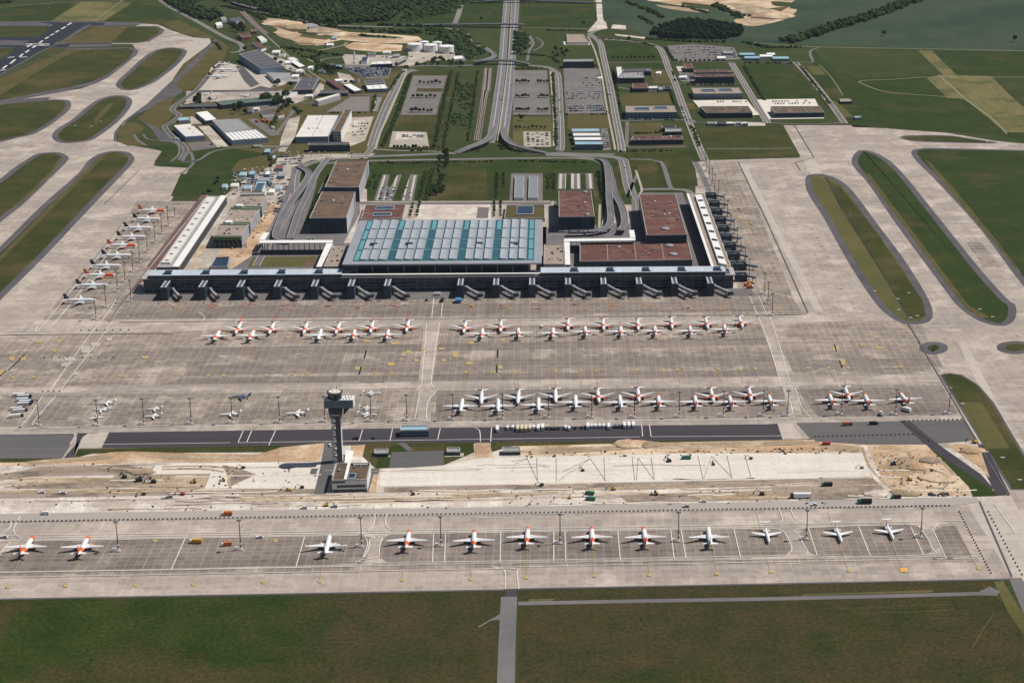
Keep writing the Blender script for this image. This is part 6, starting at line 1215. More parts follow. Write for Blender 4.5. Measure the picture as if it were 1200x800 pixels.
sheet('dirt_patch', [[(770, 6), (800, 9), (830, 12), (820, 15), (780, 10)], [(855, 4), (880, 6), (905, 12), (890, 15), (862, 10)], [(872, 22), (900, 20), (918, 17), (905, 25), (880, 28)], [(325, 40), (350, 43), (345, 47), (330, 44)], [(376, 36), (410, 41), (470, 44), (460, 47), (400, 43)], [(345, 50), (372, 50), (380, 53), (355, 53)]], Z3 + .04, MATS['dirt'], smooth=True)
sheet('grass_area', [[(800, 3), (830, 6), (850, 8), (835, 10), (805, 7)], [(905, 2), (930, 4), (926, 8), (908, 7)], [(884, 16), (902, 14), (908, 17), (892, 19)], [(352, 36), (372, 40), (364, 42), (350, 39)], [(415, 40), (470, 44), (450, 45), (418, 43)], [(310, 30), (325, 34), (320, 38), (308, 34)]], Z3 + .08, MATS['meadow'], smooth=True)
# ------------------------------------------------------------------ trees
mat('leaf_a', (.045, .070, .022), (.070, .10, .032), s=.3, obj=True, grain=.3, gs=1.2, rnd=.3)
mat('leaf_b', (.032, .055, .022), (.050, .075, .028), s=.3, obj=True, grain=.3, gs=1.2, rnd=.25)
mat('leaf_wood', (.024, .046, .015), (.046, .072, .024), (.075, .095, .034), s=.08, s3=.03, lo3=.5, hi3=.66, grain=.45, gs=.25)
mat('leaf_pine', (.012, .026, .012), (.020, .036, .016), s=.05, grain=.45, gs=.25)
mat('bark', (.09, .07, .05), s=1, obj=True)
def clump(b, x, y, z, r, rs, k=7, sq=.8):
    """a rough faceted leaf clump"""
    rings = []
    for j in range(1, 4):
        th = math.pi * j / 4; rings.append([(x + r * math.sin(th) * math.cos(2 * math.pi * i / k) * rs.uniform(.7, 1.2), y + r * math.sin(th) * math.sin(2 * math.pi * i / k) * rs.uniform(.7, 1.2), z - r * sq * math.cos(th) * rs.uniform(.8, 1.15)) for i in range(k)])
    b.rings(rings)
def make_tree(seed, leaf, h=9, r=3.4):
    rs = random.Random(seed)
    t = thing('tree', 'x', 'tree')
    b = MB(); b.tube((0, 0, 0), (rs.uniform(-.3, .3), rs.uniform(-.3, .3), h * .55), .35, .18, 6)
    for i in range(3):
        a = i * 2.1 + rs.random(); b.tube((0, 0, h * .35), (math.cos(a) * r * .5, math.sin(a) * r * .5, h * .62), .16, .07, 5)
    b.obj('trunk', MATS['bark'], t)
    b = MB()
    for i in range(26):
        a = rs.uniform(0, 6.28); rr = r * math.sqrt(rs.random()) * .85; z = h * .62 + rs.uniform(-.28, .34) * h * (1 - rr / r * .4)
        clump(b, math.cos(a) * rr, math.sin(a) * rr, z, rs.uniform(.7, 1.35), rs, 6)
    for i in range(260):    # loose leaf sprays break the outline
        a = rs.uniform(0, 6.28); ph = math.acos(rs.uniform(-.6, 1)); q = r * rs.uniform(.8, 1.12)
        c = Vector((math.cos(a) * math.sin(ph) * q, math.sin(a) * math.sin(ph) * q, h * .62 + math.cos(ph) * q * .95)); u = Vector((rs.uniform(-1, 1), rs.uniform(-1, 1), rs.uniform(-1, 1))).normalized() * .38; v = u.cross(Vector((rs.uniform(-1, 1), rs.uniform(-1, 1), rs.uniform(-1, 1)))).normalized() * .38
        b.face([c - u - v, c + u - v, c + u + v, c - u + v])
    b.obj('crown', MATS[leaf], t)
    return t
TP = [make_tree(1, 'leaf_a'), make_tree(2, 'leaf_a', 9.5, 3.6), make_tree(3, 'leaf_b', 10, 3.3)]
_tu = [0, 0, 0]
def plant(x, y, s, lab, group, rs, base=.3, world=False):
    k = rs.randrange(3); g = Vector((x, y, 0)) if world else W(x, y)
    if not _tu[k]:
        o = TP[k]; o.location = (g.x, g.y, base); o.scale = (s, s, s); o['label'] = lab; o['group'] = group; _tu[k] = 1
    else: dup(TP[k], (g.x, g.y, base), rs.uniform(0, 6), lab, group, (s * rs.uniform(.9, 1.1), s * rs.uniform(.9, 1.1), s * rs.uniform(.85, 1.15)))
def tree_row(pts, n, s, lab, group, seed=1, jit=1.5):
    rs = random.Random(seed); p = [W(*a)[:2] for a in pts]; L = [0]
    for a, c in zip(p, p[1:]): L.append(L[-1] + math.dist(a, c))
    for i in range(n):
        d = L[-1] * (i + .5) / n; k = max(j for j in range(len(p) - 1) if L[j] <= d + 1e-6); f = (d - L[k]) / max(1e-6, L[k + 1] - L[k])
        plant(p[k][0] + (p[k + 1][0] - p[k][0]) * f + rs.uniform(-jit, jit), p[k][1] + (p[k + 1][1] - p[k][1]) * f + rs.uniform(-jit, jit), s * rs.uniform(.8, 1.2), lab, group, rs, world=True)
def tree_patch(q, n, s, lab, group, seed=1):
    rs = random.Random(seed); p = [W(*a)[:2] for a in q]
    for i in range(n):
        x, y = bil(p, rs.random(), rs.random()); plant(x, y, s * rs.uniform(.7, 1.3), lab, group, rs, world=True)
tree_row([(716, 69.5), (768, 69.5)], 10, .7, 'small round street tree in the row above the business park cross street', 'row of small trees', 5, .5)
tree_row([(730, 5), (0, 0)][:1] + [(731, 5)], 1, 1, 'lone tree beyond the far road', None, 6) if 0 else None
tree_row([(790, 73.5), (850, 73.5)], 11, .65, 'small round street tree along the lower edge of the trailer yard', 'trees below the trailer yard', 7, .5)
for j, y in enumerate((98, 115, 131)):
    tree_row([(604 , y), (621, y)], 5, .7, 'small tree in a planting strip of the right empty car park, left half', 'planting strip trees, right car park', 11 + j, .4)
    tree_row([(629, y), (643, y)], 4, .7, 'small tree in a planting strip of the right empty car park, right half', 'planting strip trees, right car park', 21 + j, .4)
for j, (x0_, x1_, y) in enumerate([(490, 518, 99), (482, 512, 115), (480, 508, 132)]):
    tree_row([(x0_, y), (x1_, y)], 6, .8, 'small tree in a planting strip of the left empty car park', 'planting strip trees, left car park', 31 + j, .4)
tree_row([(460, 174.5), (520, 175)], 14, .6, 'small tree in the row along the boulevard below the left car park', 'boulevard trees', 44, 1)
tree_patch([(514, 180), (525, 180), (520, 228), (508, 230)], 26, 1.0, 'dark park tree in the grove right of the short-stay rows', 'grove behind the terminal hall', 45)
tree_row([(602, 152), (641, 151)], 8, .7, 'small tree above the half-full small car park', 'trees above the small car park', 46, .5)
for x, lab in ((579, 'left'), (586.5, 'right')):
    tree_row([(x, 238), (x, 256)], 7, .55, 'clipped tree in the {} of two short rows behind the hall'.format(lab), 'short tree rows behind the hall', int(x), .3)
for x, lab in ((483, 'left'), (491, 'right')):
    tree_row([(x + 1, 239), (x - 3, 256)], 6, .55, 'clipped tree in the {} short row beside the light-slotted roof'.format(lab), 'short tree rows beside the light-slotted roof', int(x), .3)
tree_row([(582, 205), (581, 234)], 9, .6, 'slim tree of the pair of rows left of the ribbed shelters', 'rows left of the ribbed shelters', 47, .3); tree_row([(590, 205), (590, 222)], 6, .6, 'slim tree of the pair of rows left of the ribbed shelters', 'rows left of the ribbed shelters', 48, .3)
tree_row([(702, 202), (704, 232)], 12, .55, 'small tree in the hedge row left of the raised ramp', 'hedge row by the ramp', 49, .4)
tree_patch([(310, 116), (338, 114), (340, 128), (306, 126)], 12, 1.5, 'big round tree among the houses near the marked trucks', 'big trees among the houses', 50)
tree_patch([(222, 119), (246, 118), (247, 124), (223, 124)], 6, 1.15, 'round tree in front of the very long black shed', 'trees at the black shed', 51)
tree_patch([(268, 128), (282, 125), (288, 135), (272, 134)], 6, 1.1, 'round tree behind the grey workshop hall', 'trees behind the grey workshop', 52)
tree_patch([(379, 82), (400, 83), (398, 92), (380, 89)], 9, 1.3, 'round tree left of the stored cars', 'trees left of the stored cars', 53)
tree_patch([(272, 33), (287, 32), (286, 40), (273, 40)], 8, 1.3, 'round tree between the brick houses at far left', 'trees between the brick houses', 54)
tree_patch([(275, 45), (283, 60), (350, 90), (340, 80)], 7, 1.0, 'tree beside the big dark-roofed hangar', 'trees beside the dark hangar', 55)
tree_patch([(340, 60), (375, 64), (376, 72), (345, 66)], 8, 1.0, 'tree beside the diagonal track', 'trees by the diagonal track', 56)
tree_patch([(645, 62), (660, 56), (672, 68), (650, 68)], 9, .9, 'bushy tree left of the dark navy block with pale gaps', 'trees by the dark navy block', 57)
tree_patch([(322, 100), (340, 100), (345, 106), (324, 106)], 4, 1.1, 'tree behind the long white wall-like shed', 'trees behind the white shed', 59)
tree_patch([(355, 27), (400, 33), (402, 36), (352, 30)], 10, 1.3, 'tree along the upper edge of the sand heaps', 'trees above the sand heaps', 60)
tree_patch([(508, 72), (540, 74), (545, 79), (506, 78)], 12, 1.0, 'tree right of the power plant yard', 'trees right of the power plant', 62)
for x, y, s, lab in [(737, 49, 1.2, 'lone tree beside the cream path corner of the business park'), (1036, 42.5, 1.6, 'lone wide bush in the far grain field'), (611, 142, 1.1, 'lone dark bush in the lawn below the right car park'), (1189, 49.5, 1.4, 'lone round tree at the right end of the far path'), (684, 30, 1, 'lone tree at the far field road'), (564, 25, 1, 'lone tree in the far field right of the wood')]:
    rs = random.Random(int(x)); plant(x, y, s, lab, None, rs); o = bpy.data.objects[-1]
# the diagonal tree line
# woods that read as one mass
def wood(name, polys, step, hh, m, seed, label):
    rs = random.Random(seed); b = MB(); n = 0
    for q in polys:
        p = [W(*a)[:2] for a in q]; xs = [a_[0] for a_ in p]; ys = [a_[1] for a_ in p]; x = min(xs)
        while x < max(xs):
            y = min(ys)
            while y < max(ys):
                px_, py_ = x + rs.uniform(-.5, .5) * step, y + rs.uniform(-.5, .5) * step; ins = False; j = len(p) - 1
                for i in range(len(p)):
                    if (p[i][1] > py_) != (p[j][1] > py_) and px_ < (p[j][0] - p[i][0]) * (py_ - p[i][1]) / (p[j][1] - p[i][1]) + p[i][0]: ins = not ins
                    j = i
                if ins:
                    r = step * rs.uniform(.45, .75); h = hh * rs.uniform(.6, 1.15); n += 1
                    for _ in range(3): clump(b, px_ + rs.uniform(-.4, .4) * r, py_ + rs.uniform(-.4, .4) * r, h - r * rs.uniform(.4, 1), r * rs.uniform(.55, .9), rs, 6, .9)
                    b.tube((px_, py_, 0), (px_, py_, h - r), r * .35, r * .5, 5, False)
                y += step
            x += step
    o = b.obj(name, MATS[m]); o['kind'] = 'stuff'; o['label'] = label; print(name, n, len(b.f)); return o
wood('woodland', [[(176, -12), (260, -40), (430, -60), (500, -30), (492, 0), (470, 14), (455, 25), (395, 29), (335, 21), (302, 13), (262, 2), (252, -4), (225, 6), (262, 18), (250, 25), (228, 22), (200, 8)]], 10.5, 11, 'leaf_wood', 3, 'dense green wood filling the far upper left behind the sand heaps')
wood('woodland', [[(762, 40), (782, 31), (800, 26), (835, 28), (871, 35), (868, 42), (850, 47), (800, 46), (775, 45)]], 9, 13, 'leaf_pine', 4, 'dark spruce plantation below the far sand pit')
wood('thicket', [[(500, 33), (545, 36), (556, 50), (572, 58), (560, 70), (545, 60), (520, 45), (495, 40)], [(604, -2), (640, -6), (650, 2), (612, 3)], [(480, -40), (592, -60), (591, 2), (545, 5), (535, 12), (500, 22), (470, 26), (485, 0)]], 15, 6, 'leaf_wood', 5, 'loose bushes along the highway slopes')
wood('thicket', [[(0, -2), (18, 0), (10, 6), (-30, 6), (-60, -10)], [(480, 60), (560, 60), (575, 70), (545, 76), (505, 76)][:0] or [(508, 44), (540, 50), (560, 66), (550, 70), (520, 60)]], 14, 6, 'leaf_wood', 6, 'bushes beside the loop road and the far left corner')
def belt(pts, wd_):
    L, Rr = ribbon_pts(pts, wd_, True); f = lambda v: P((v.x, v.y, 0)); return [f(v) for v in L] + [f(v) for v in Rr[::-1]]
wood('tree_belt', [belt([(922, 50), (952, 42), (975, 34), (1010, 24), (1050, 10), (1085, -4)], 34)], 11, 13, 'leaf_wood', 7, 'long diagonal belt of tall dark trees across the far grain fields')
wood('tree_belt', [belt([(529, 84), (518, 130), (509, 173)], 5), belt([(481, 88), (465, 135), (448, 172)], 6), belt([(537, 86), (520, 172)], 3)], 3.4, 3.6, 'leaf_wood', 8, 'dense young tree rows framing the left empty car park')
wood('hedge', [belt([(500, 200), (491, 235)], 5), belt([(507, 198), (499, 235)], 6), belt([(440, 204), (430, 222)], 4), belt([(447, 204), (438, 222)], 4), belt([(700, 202), (706, 235)], 4), belt([(583, 204), (582, 221)], 3), belt([(642, 205), (642, 222)], 4), belt([(648, 204), (649, 222)], 4), belt([(366, 205), (350, 232)], 5), belt([(374, 228), (360, 262)], 5)], 3.2, 2.6, 'leaf_wood', 19, 'clipped dark hedges striping the lawns around the short-stay car parks')
wood('thicket', [[(538, 97), (556, 99), (553, 118), (532, 120)], [(530, 132), (552, 133), (546, 148), (522, 149)], [(541, 122), (560, 121), (556, 128), (540, 130)]], 9, 2.6, 'leaf_wood', 9, 'patchy young thicket in the meadow beside the highway')
wood('thicket', [[(603, 38), (620, 42), (618, 60), (603, 64)], [(436, 36), (490, 37.5), (496, 40), (436, 39)], belt([(836, 6), (850, 12), (870, 22)], 20), belt([(730, 3), (750, 9), (779, 22)], 12), belt([(500, 76), (480, 78)], 8), belt([(440, 30), (520, 32)], 10)], 10, 7, 'leaf_wood', 10, 'scrub strips around the ramp loop and the far fields')
bl = lambda L: [belt(p, w_) for p, w_ in L]
wood('hedge', bl([([(718, 84), (724, 108)], 3), ([(724, 110), (730, 140)], 3), ([(786, 108), (790, 122), (796, 140)], 4), ([(788, 84), (792, 96)], 3), ([(810, 148), (820, 172)], 5), ([(872, 78), (895, 118)], 5), ([(938, 78), (958, 104), (972, 122)], 4), ([(800, 100), (860, 100)], 4), ([(725, 178), (790, 177)], 3), ([(740, 157), (778, 156)], 3), ([(660, 134.5), (712, 134.5)], 3), ([(601, 136), (646, 136)], 3), ([(648, 86), (652, 172)], 4), ([(600, 81), (642, 81)], 5), ([(660, 78), (700, 78)], 4), ([(612, 174), (646, 174)], 3), ([(700, 46), (740, 48), (768, 55)], 4), ([(780, 56), (790, 72)], 4), ([(870, 74), (935, 75)], 3), ([(600, 64), (640, 66), (655, 74)], 6), ([(640, 36), (690, 37)], 6), ([(480, 177), (570, 178)], 3), ([(600, 189), (690, 191)], 3), ([(432, 192), (500, 191), (580, 190)], 4), ([(470, 86), (455, 108)], 4), ([(440, 112), (436, 132)], 4), ([(384, 133), (432, 132.5)], 4), ([(560, 84), (555, 120), (548, 165)], 3), ([(585, 170), (590, 176)], 6)]), 4.2, 3.2, 'leaf_wood', 23, 'low hedges and street shrubs edging the business park roads and car parks')
wood('thicket', bl([([(300, 16), (330, 22), (380, 31), (436, 35)], 10), ([(330, 56), (360, 60), (400, 66)], 12), ([(262, 8), (290, 14), (310, 24)], 12), ([(250, 50), (262, 60)], 5), ([(286, 124), (310, 122), (330, 118)], 8), ([(345, 120), (330, 128), (318, 150)], 5), ([(345, 126), (352, 134)], 8), ([(262, 128), (300, 124)], 6), ([(452, 80), (480, 79)], 7), ([(538, 70), (552, 66)], 14), ([(352, 66), (372, 72), (372, 84)], 8), ([(404, 96), (424, 98)], 6), ([(310, 184), (320, 186), (318, 196)], 7), ([(245, 226), (260, 205)], 2), ([(750, 20), (765, 30)], 10), ([(755, 46), (800, 49), (850, 50)], 8), ([(872, 50), (900, 56), (940, 56)], 8), ([(800, 8), (830, 16)], 9), ([(860, 18), (880, 20)], 10), ([(420, 42), (470, 46)], 5)]), 6.5, 5, 'leaf_wood', 24, 'rough scrub along the far tracks, sand pits and estate edges')
# ------------------------------------------------------------------ vehicles
for n_, c_ in dict(car_white=(.75, .75, .75), car_black=(.03, .03, .035), car_silver=(.4, .41, .43), car_blue=(.04, .10, .25), car_red=(.35, .03, .03)).items(): mat(n_, c_, tuple(v * .95 for v in c_), s=1, rough=.3, spec=.6, obj=True, grain=0)
mat('yellow', (.62, .34, .03), s=.5, rough=.4, obj=True); mat('truck_orange', (.60, .18, .04), s=.5, rough=.4, obj=True); mat('green_v', (.05, .19, .13), s=.5, rough=.4, obj=True); mat('cream', (.72, .62, .42), s=.5, rough=.4, obj=True)
def car_mesh(b, L=4.6, Wd=1.9):
    b.m = 0
    for (lo, hi, z0, z1, i0, i1) in ((-L / 2, L / 2, .35, .95, 0, .04), (-L * .38, L * .2, .95, 1.5, .05, .35)):
        b.m = 0 if z0 < .9 else 1
        b.hexa([(-Wd / 2 + i0, lo, z0), (Wd / 2 - i0, lo, z0), (Wd / 2 - i0, hi, z0), (-Wd / 2 + i0, hi, z0)], [(-Wd / 2 + i1, lo + i1 * 2, z1), (Wd / 2 - i1, lo + i1 * 2, z1), (Wd / 2 - i1, hi - i1 * 2.4, z1), (-Wd / 2 + i1, hi - i1 * 2.4, z1)])
    b.m = 0; b.box(-Wd / 2 + .32, Wd / 2 - .32, -L * .3, L * .1, 1.5, 1.56)
    b.m = 2
    for x in (-Wd / 2, Wd / 2 - .25):
        for y in (-L * .32, L * .32): b.tube((x, y, .34), (x + .25, y, .34), .34, .34, 8)
CARM = {}
def car(x, y, rz, col, label, group, z=.55, s=1.0):
    if col not in CARM:
        b = MB(); car_mesh(b); o = b.obj('parked_car', [MATS['car_' + col], MATS['glass'], MATS['tyre']]); CARM[col] = o
    else: o = CARM[col].copy(); COL.objects.link(o)
    o.location = (x, y, z); o.rotation_euler.z = rz; o.scale = (s, s, s); tag(o, label, 'car', group)
    return o
rs = random.Random(12); NC = 0; REST = []
def cars_lot(key, u0, u1, v0, v1, rows, n, fill, name, rz=0, vertical=False, s=1.15):
    global NC
    p = LOT[key]
    for r_ in range(rows):
        for i in range(n):
            if rs.random() > fill: continue
            a_, c_ = (i + .5) / n, (r_ + .5) / rows
            u, v = (c_, a_) if vertical else (a_, c_)
            x, y = bil(p, u0 + (u1 - u0) * u, v0 + (v1 - v0) * v); col = rs.choice(['white', 'black', 'silver', 'silver', 'blue', 'white', 'black', 'red'][:8 if rs.random() < .5 else 6])
            if NC > 250: REST.append((x, y, rz, col, s)); continue
            car(x, y, rz + rs.uniform(-.04, .04) + (math.pi if rs.random() < .3 else 0), col, col.replace('silver', 'silver-grey') + ' car parked ' + name, 'cars parked ' + name, s=s); NC += 1
cars_lot('d', .08, .95, .08, .92, 5, 9, .62, 'in the small lot beside the highway', R(90), True)
cars_lot('f', .06, .96, .04, .5, 6, 8, .6, 'in the short-stay rows behind the terminal', R(90), True)
cars_lot('l', .1, .9, .08, .95, 2, 9, .7, 'beside the pale blue halls', R(90), True)
cars_lot('c', .05, .46, .03, .17, 3, 14, .85, 'in the lower left bays of the long-stay lot', s=1.25)
cars_lot('c', .54, .97, .03, .17, 3, 15, .85, 'in the lower right bays of the long-stay lot', s=1.25)
cars_lot('c', .05, .95, .28, .47, 4, 26, .42, 'in the middle bays of the long-stay lot', s=1.25)
cars_lot('c', .5, .97, .56, .85, 5, 12, .4, 'in the upper bays of the long-stay lot', s=1.25)
cars_lot('m', .05, .95, .1, .9, 4, 8, .6, 'left of the navy hotel')
cars_lot('i', .05, .9, .1, .9, 5, 14, .4, 'in the left yard of the trailer market')
cars_lot('j', .05, .95, .1, .9, 5, 16, .7, 'in the right yard of the trailer market', s=1.4)
cars_lot('k', .03, .97, .08, .94, 9, 26, .78, 'in the crowded storage yard by the chimney', R(60), s=1.45)
for (q_, n_, m_) in [([(735, 140), (792, 140), (792, 142), (735, 142)], 22, 1), ([(412, 143), (434, 143), (427, 160), (412, 162)], 6, 5), ([(230, 128), (240, 126), (240, 134), (230, 134)], 3, 2), ([(355, 112), (372, 110), (372, 116), (356, 118)], 6, 3), ([(272, 204), (330, 196), (322, 226), (268, 222)], 12, 9), ([(325, 183), (360, 182), (352, 194), (326, 196)], 12, 4), ([(332, 215), (342, 206), (326, 250), (316, 262)], 2, 14), ([(836, 119), (880, 119), (880, 120.5), (836, 120.5)], 14, 1), ([(898, 118), (950, 117), (952, 123), (904, 124)], 14, 2), ([(470, 158), (497, 159), (497, 162), (470, 162)], 6, 2), ([(330, 75), (350, 85), (362, 90), (345, 92)], 10, 3), ([(690, 130), (700, 100), (716, 100), (722, 150)], 2, 12), ([(440, 66), (500, 66), (500, 70), (440, 70)], 12, 2), ([(300, 46), (320, 58), (330, 68), (318, 68)], 8, 3), ([(795, 124), (800, 124), (806, 140), (800, 140)], 1, 8)]:
    LOT['t'] = [tuple(W(*a_)[:2]) for a_ in q_]; cars_lot('t', .02, .98, .05, .95, m_, n_, .6, 'x', R(rs.choice((0, 80, 90))), s=1.3)
for col in ('white', 'black', 'silver', 'blue', 'red'):
    pass
b = MB(); CI = dict(white=0, black=3, silver=4, blue=5, red=6)
for (x, y, rz, col, sc) in REST:
    n0 = len(b.v); m0 = len(b.mi); car_mesh(b); ca, sa = math.cos(rz) * sc, math.sin(rz) * sc
    b.v[n0:] = [(x + v[0] * ca - v[1] * sa, y + v[0] * sa + v[1] * ca, .5 + v[2] * sc) for v in b.v[n0:]]; b.mi[m0:] = [CI[col] if k == 0 else k for k in b.mi[m0:]]
o = b.obj('parked_cars', [MATS['car_white'], MATS['glass'], MATS['tyre'], MATS['car_black'], MATS['car_silver'], MATS['car_blue'], MATS['car_red']]); o['kind'] = 'stuff'; o['label'] = 'remaining tiny parked cars crowding the far yards and lots'; print('rest cars', len(REST))
# small vehicles driving on the roads
for i, (x, y, rz, c_, lab) in enumerate([(424, 186, 85, 'white', 'white car on the boulevard above the parking blocks'), (443, 147, 20, 'white', 'white van-like car on the slanting access road'), (586, 60, 2, 'white', 'white car on the left lane of the highway'), (600, 100, 2, 'silver', 'grey car on the highway below the ramp bridge'), (599, 22, 2, 'blue', 'blue car far up the highway'), (588, 118, 2, 'black', 'dark car low on the highway'), (657, 132, 0, 'red', 'red car on the road between the car parks'), (656, 118, 0, 'black', 'dark car on the road between the car parks'), (715, 100, 8, 'white', 'white car beside the business park junction'), (733, 197, 0, 'white', 'white car on the toll approach by the terminal'), (774, 191.5, 20, 'white', 'white car on the loop road by the lawn'), (362, 280.5, 88, 'white', 'white car on the forecourt left of the hall, first of two'), (366, 280.3, 88, 'white', 'white car on the forecourt left of the hall, second of two'), (1064, 578, 80, 'white', 'white car near the construction corner') , (954, 592.5, 85, 'white', 'white car on the pale perimeter road'), (5, 630, 80, 'white', 'white car at the left edge of the nearest apron'), (304.5, 630.5, 85, 'white', 'white car alone left of the all-white airliner'), (49, 578, 85, 'white', 'white pickup on the haul road at left, nearer the edge'), (73.5, 578.5, 85, 'white', 'white pickup on the haul road at left, second'), (199, 583, 85, 'silver', 'grey car on the haul road under the earth mounds'), (824, 588.5, 85, 'white', 'white car above the barrier row in the middle'), (804, 594.5, 85, 'silver', 'silver car above the barrier row in the middle'), (356.5, 596, 85, 'white', 'white car just below the working excavator'), (392, 594.5, 85, 'silver', 'silver car near the working excavator'), (387, 523, 20, 'white', 'white van parked at the tower shaft'), (438, 513.5, 10, 'blue', 'blue car on the dark strip right of the tower'), (417, 514.5, 80, 'black', 'black car on the dark strip right of the tower')]):
    g = W(x, y); car(g.x, g.y, R(rz), c_, lab, None, s=1.3)
for i in range(12):
    g = W(652 + i * 5.2, 277.3); car(g.x, g.y, R(75), rs.choice(['white', 'silver', 'black']), 'waiting taxi in the line on the raised forecourt right of the hall', 'taxis in the forecourt line', z=6.6, s=1.1)
# buses and vans on the asphalt strip
def boxcar(name, L, Wd, H, body, cab, cabl, z0=.5, cat='van', top=None):
    """box body, cab, glazing, wheels"""
    t = thing(name, 'x', cat)
    b = MB(); b.hexa([(-Wd / 2, -L / 2, z0), (Wd / 2, -L / 2, z0), (Wd / 2, L / 2 - cabl, z0), (-Wd / 2, L / 2 - cabl, z0)], [(-Wd / 2 + .08, -L / 2 + .05, H), (Wd / 2 - .08, -L / 2 + .05, H), (Wd / 2 - .08, L / 2 - cabl - .05, H), (-Wd / 2 + .08, L / 2 - cabl - .05, H)]); b.obj('body', MATS[body], t)
    b = MB(); hc = H * .85; b.hexa([(-Wd / 2, L / 2 - cabl + .1, z0), (Wd / 2, L / 2 - cabl + .1, z0), (Wd / 2, L / 2, z0), (-Wd / 2, L / 2, z0)], [(-Wd / 2 + .1, L / 2 - cabl + .1, hc), (Wd / 2 - .1, L / 2 - cabl + .1, hc), (Wd / 2 - .1, L / 2 - .5, hc), (-Wd / 2 + .1, L / 2 - .5, hc)]); c = b.obj('cab', MATS[cab], t)
    b = MB(); b.hexa([(-Wd / 2 + .15, L / 2 - .2, hc * .55), (Wd / 2 - .15, L / 2 - .2, hc * .55), (Wd / 2 - .15, L / 2 + .03, hc * .55), (-Wd / 2 + .15, L / 2 + .03, hc * .55)], [(-Wd / 2 + .2, L / 2 - .6, hc * .95), (Wd / 2 - .2, L / 2 - .6, hc * .95), (Wd / 2 - .2, L / 2 - .4, hc * .95), (-Wd / 2 + .2, L / 2 - .4, hc * .95)]); b.obj('windscreen', MATS['glass'], c)
    for y in (-L * .33, L * .32):
        for x in (-Wd / 2 - .05, Wd / 2 - .35): b = MB(); b.tube((x, y, .5), (x + .4, y, .5), .5, .5, 10); b.obj('wheel', MATS['tyre'], t)
    return t
VP = {}
def veh(kind, x, y, rz, label, group, s=1, z=OZ, **k):
    spec = {'bus': ('bus', 12, 2.6, 3.3, 'white', 'white', 1.5), 'bus_c': ('bus', 12, 2.6, 3.3, 'cream', 'cream', 1.5), 'van': ('van', 7, 2.3, 2.9, 'white', 'white', 1.6), 'van_b': ('van', 7, 2.3, 2.6, 'blue_jet', 'white', 1.6), 'van_d': ('tractor', 4.5, 2.2, 1.8, 'dark', 'steel', 1.4), 'truck': ('truck', 9, 2.6, 3.4, 'roof_grey', 'white', 2.0), 'truck_d': ('dump_truck', 9, 2.8, 3.0, 'dark', 'green_v', 2.2), 'truck_o': ('truck', 8.5, 2.6, 3.2, 'truck_orange', 'white', 2.0), 'truck_y': ('truck', 9.5, 2.6, 3.2, 'yellow', 'white', 2.2), 'truck_w': ('tank_truck', 14, 2.8, 3.4, 'white', 'dark', 2.2), 'truck_g': ('truck', 9, 2.6, 3.2, 'green_v', 'green_v', 2.0), 'crane': ('truck', 9, 2.8, 3.0, 'truck_orange', 'car_blue', 2.2), 'refuel': ('refuelling_semitrailer', 17, 3.5, 3.6, 'white', 'wall_navy', 3.2), 'truck_r': ('truck', 9, 2.6, 3.2, 'red', 'red', 2.0)}[kind]
    cat = {'bus': 'bus', 'van': 'van', 'tractor': 'tug'}.get(spec[0], 'truck'); g = W(x, y)
    if kind not in VP:
        o = boxcar(spec[0], *spec[1:], cat=cat); VP[kind] = o; o.location = (g.x, g.y, z); o.rotation_euler.z = R(rz); o.scale = (s,) * 3; o['label'] = label
        if group: o['group'] = group
        return o
    o = dup(VP[kind], (g.x, g.y, z), R(rz), label, group, (s,) * 3)
    if not group and 'group' in o.keys(): del o['group']
    return o
pv = [(583, 504.5, 'bus', 'white'), (595, 502.8, 'van', 'white'), (601, 502.5, 'van', 'white'), (606.8, 503.5, 'bus_c', 'cream'), (611.8, 503.5, 'bus_c', 'cream'), (616.5, 503.5, 'bus_c', 'cream'), (621.3, 503, 'bus_c', 'cream'), (625.5, 502.3, 'van', 'white'), (631, 503, 'bus', 'white'), (636, 502.2, 'bus', 'white'), (641, 503, 'van_d', 'dark'), (646, 503, 'van_d', 'dark'), (650, 503.3, 'van_d', 'dark'), (654.5, 503, 'van_d', 'dark'), (663, 502.5, 'van', 'white'), (667, 503.5, 'van', 'white'), (674, 502.5, 'van_d', 'dark'), (682, 502, 'van_d', 'dark'), (689, 500.8, 'bus', 'white'), (693.5, 500.8, 'van', 'white'), (698, 500.8, 'van', 'white'), (702.8, 500.6, 'van', 'white'), (707.5, 500.6, 'van', 'white'), (713.5, 501.2, 'bus', 'white'), (721.3, 500.8, 'van_b', 'blue'), (725.8, 500.8, 'van_b', 'blue'), (731.8, 500, 'bus', 'white'), (737, 499.8, 'bus', 'white'), (742.3, 499.6, 'bus', 'white')]
for i, (x, y, k_, c_) in enumerate(pv):
    o = veh(k_, x, y, rs.uniform(-3, 3), '{} {} in the row on the dark asphalt strip, {} from left'.format(c_, {'van_d': 'tug'}.get(k_, 'bus' if k_.startswith('bus') else 'van'), ordn(i)), 'vehicles lined up on the asphalt strip', 1.05)
for i, (x, y, rz) in enumerate([(24, 464.2, 84), (29, 465.8, 82), (28, 470, 82), (31, 472.3, 82), (29, 474.8, 80), (21, 480.3, 78), (24, 482.6, 78), (19, 489, 76)]):
    veh('refuel', x, y, -rz, 'long white trailer with dark tractor at the left edge, {} from the far side'.format(ordn(i)), 'white trailers at the left edge', .82)
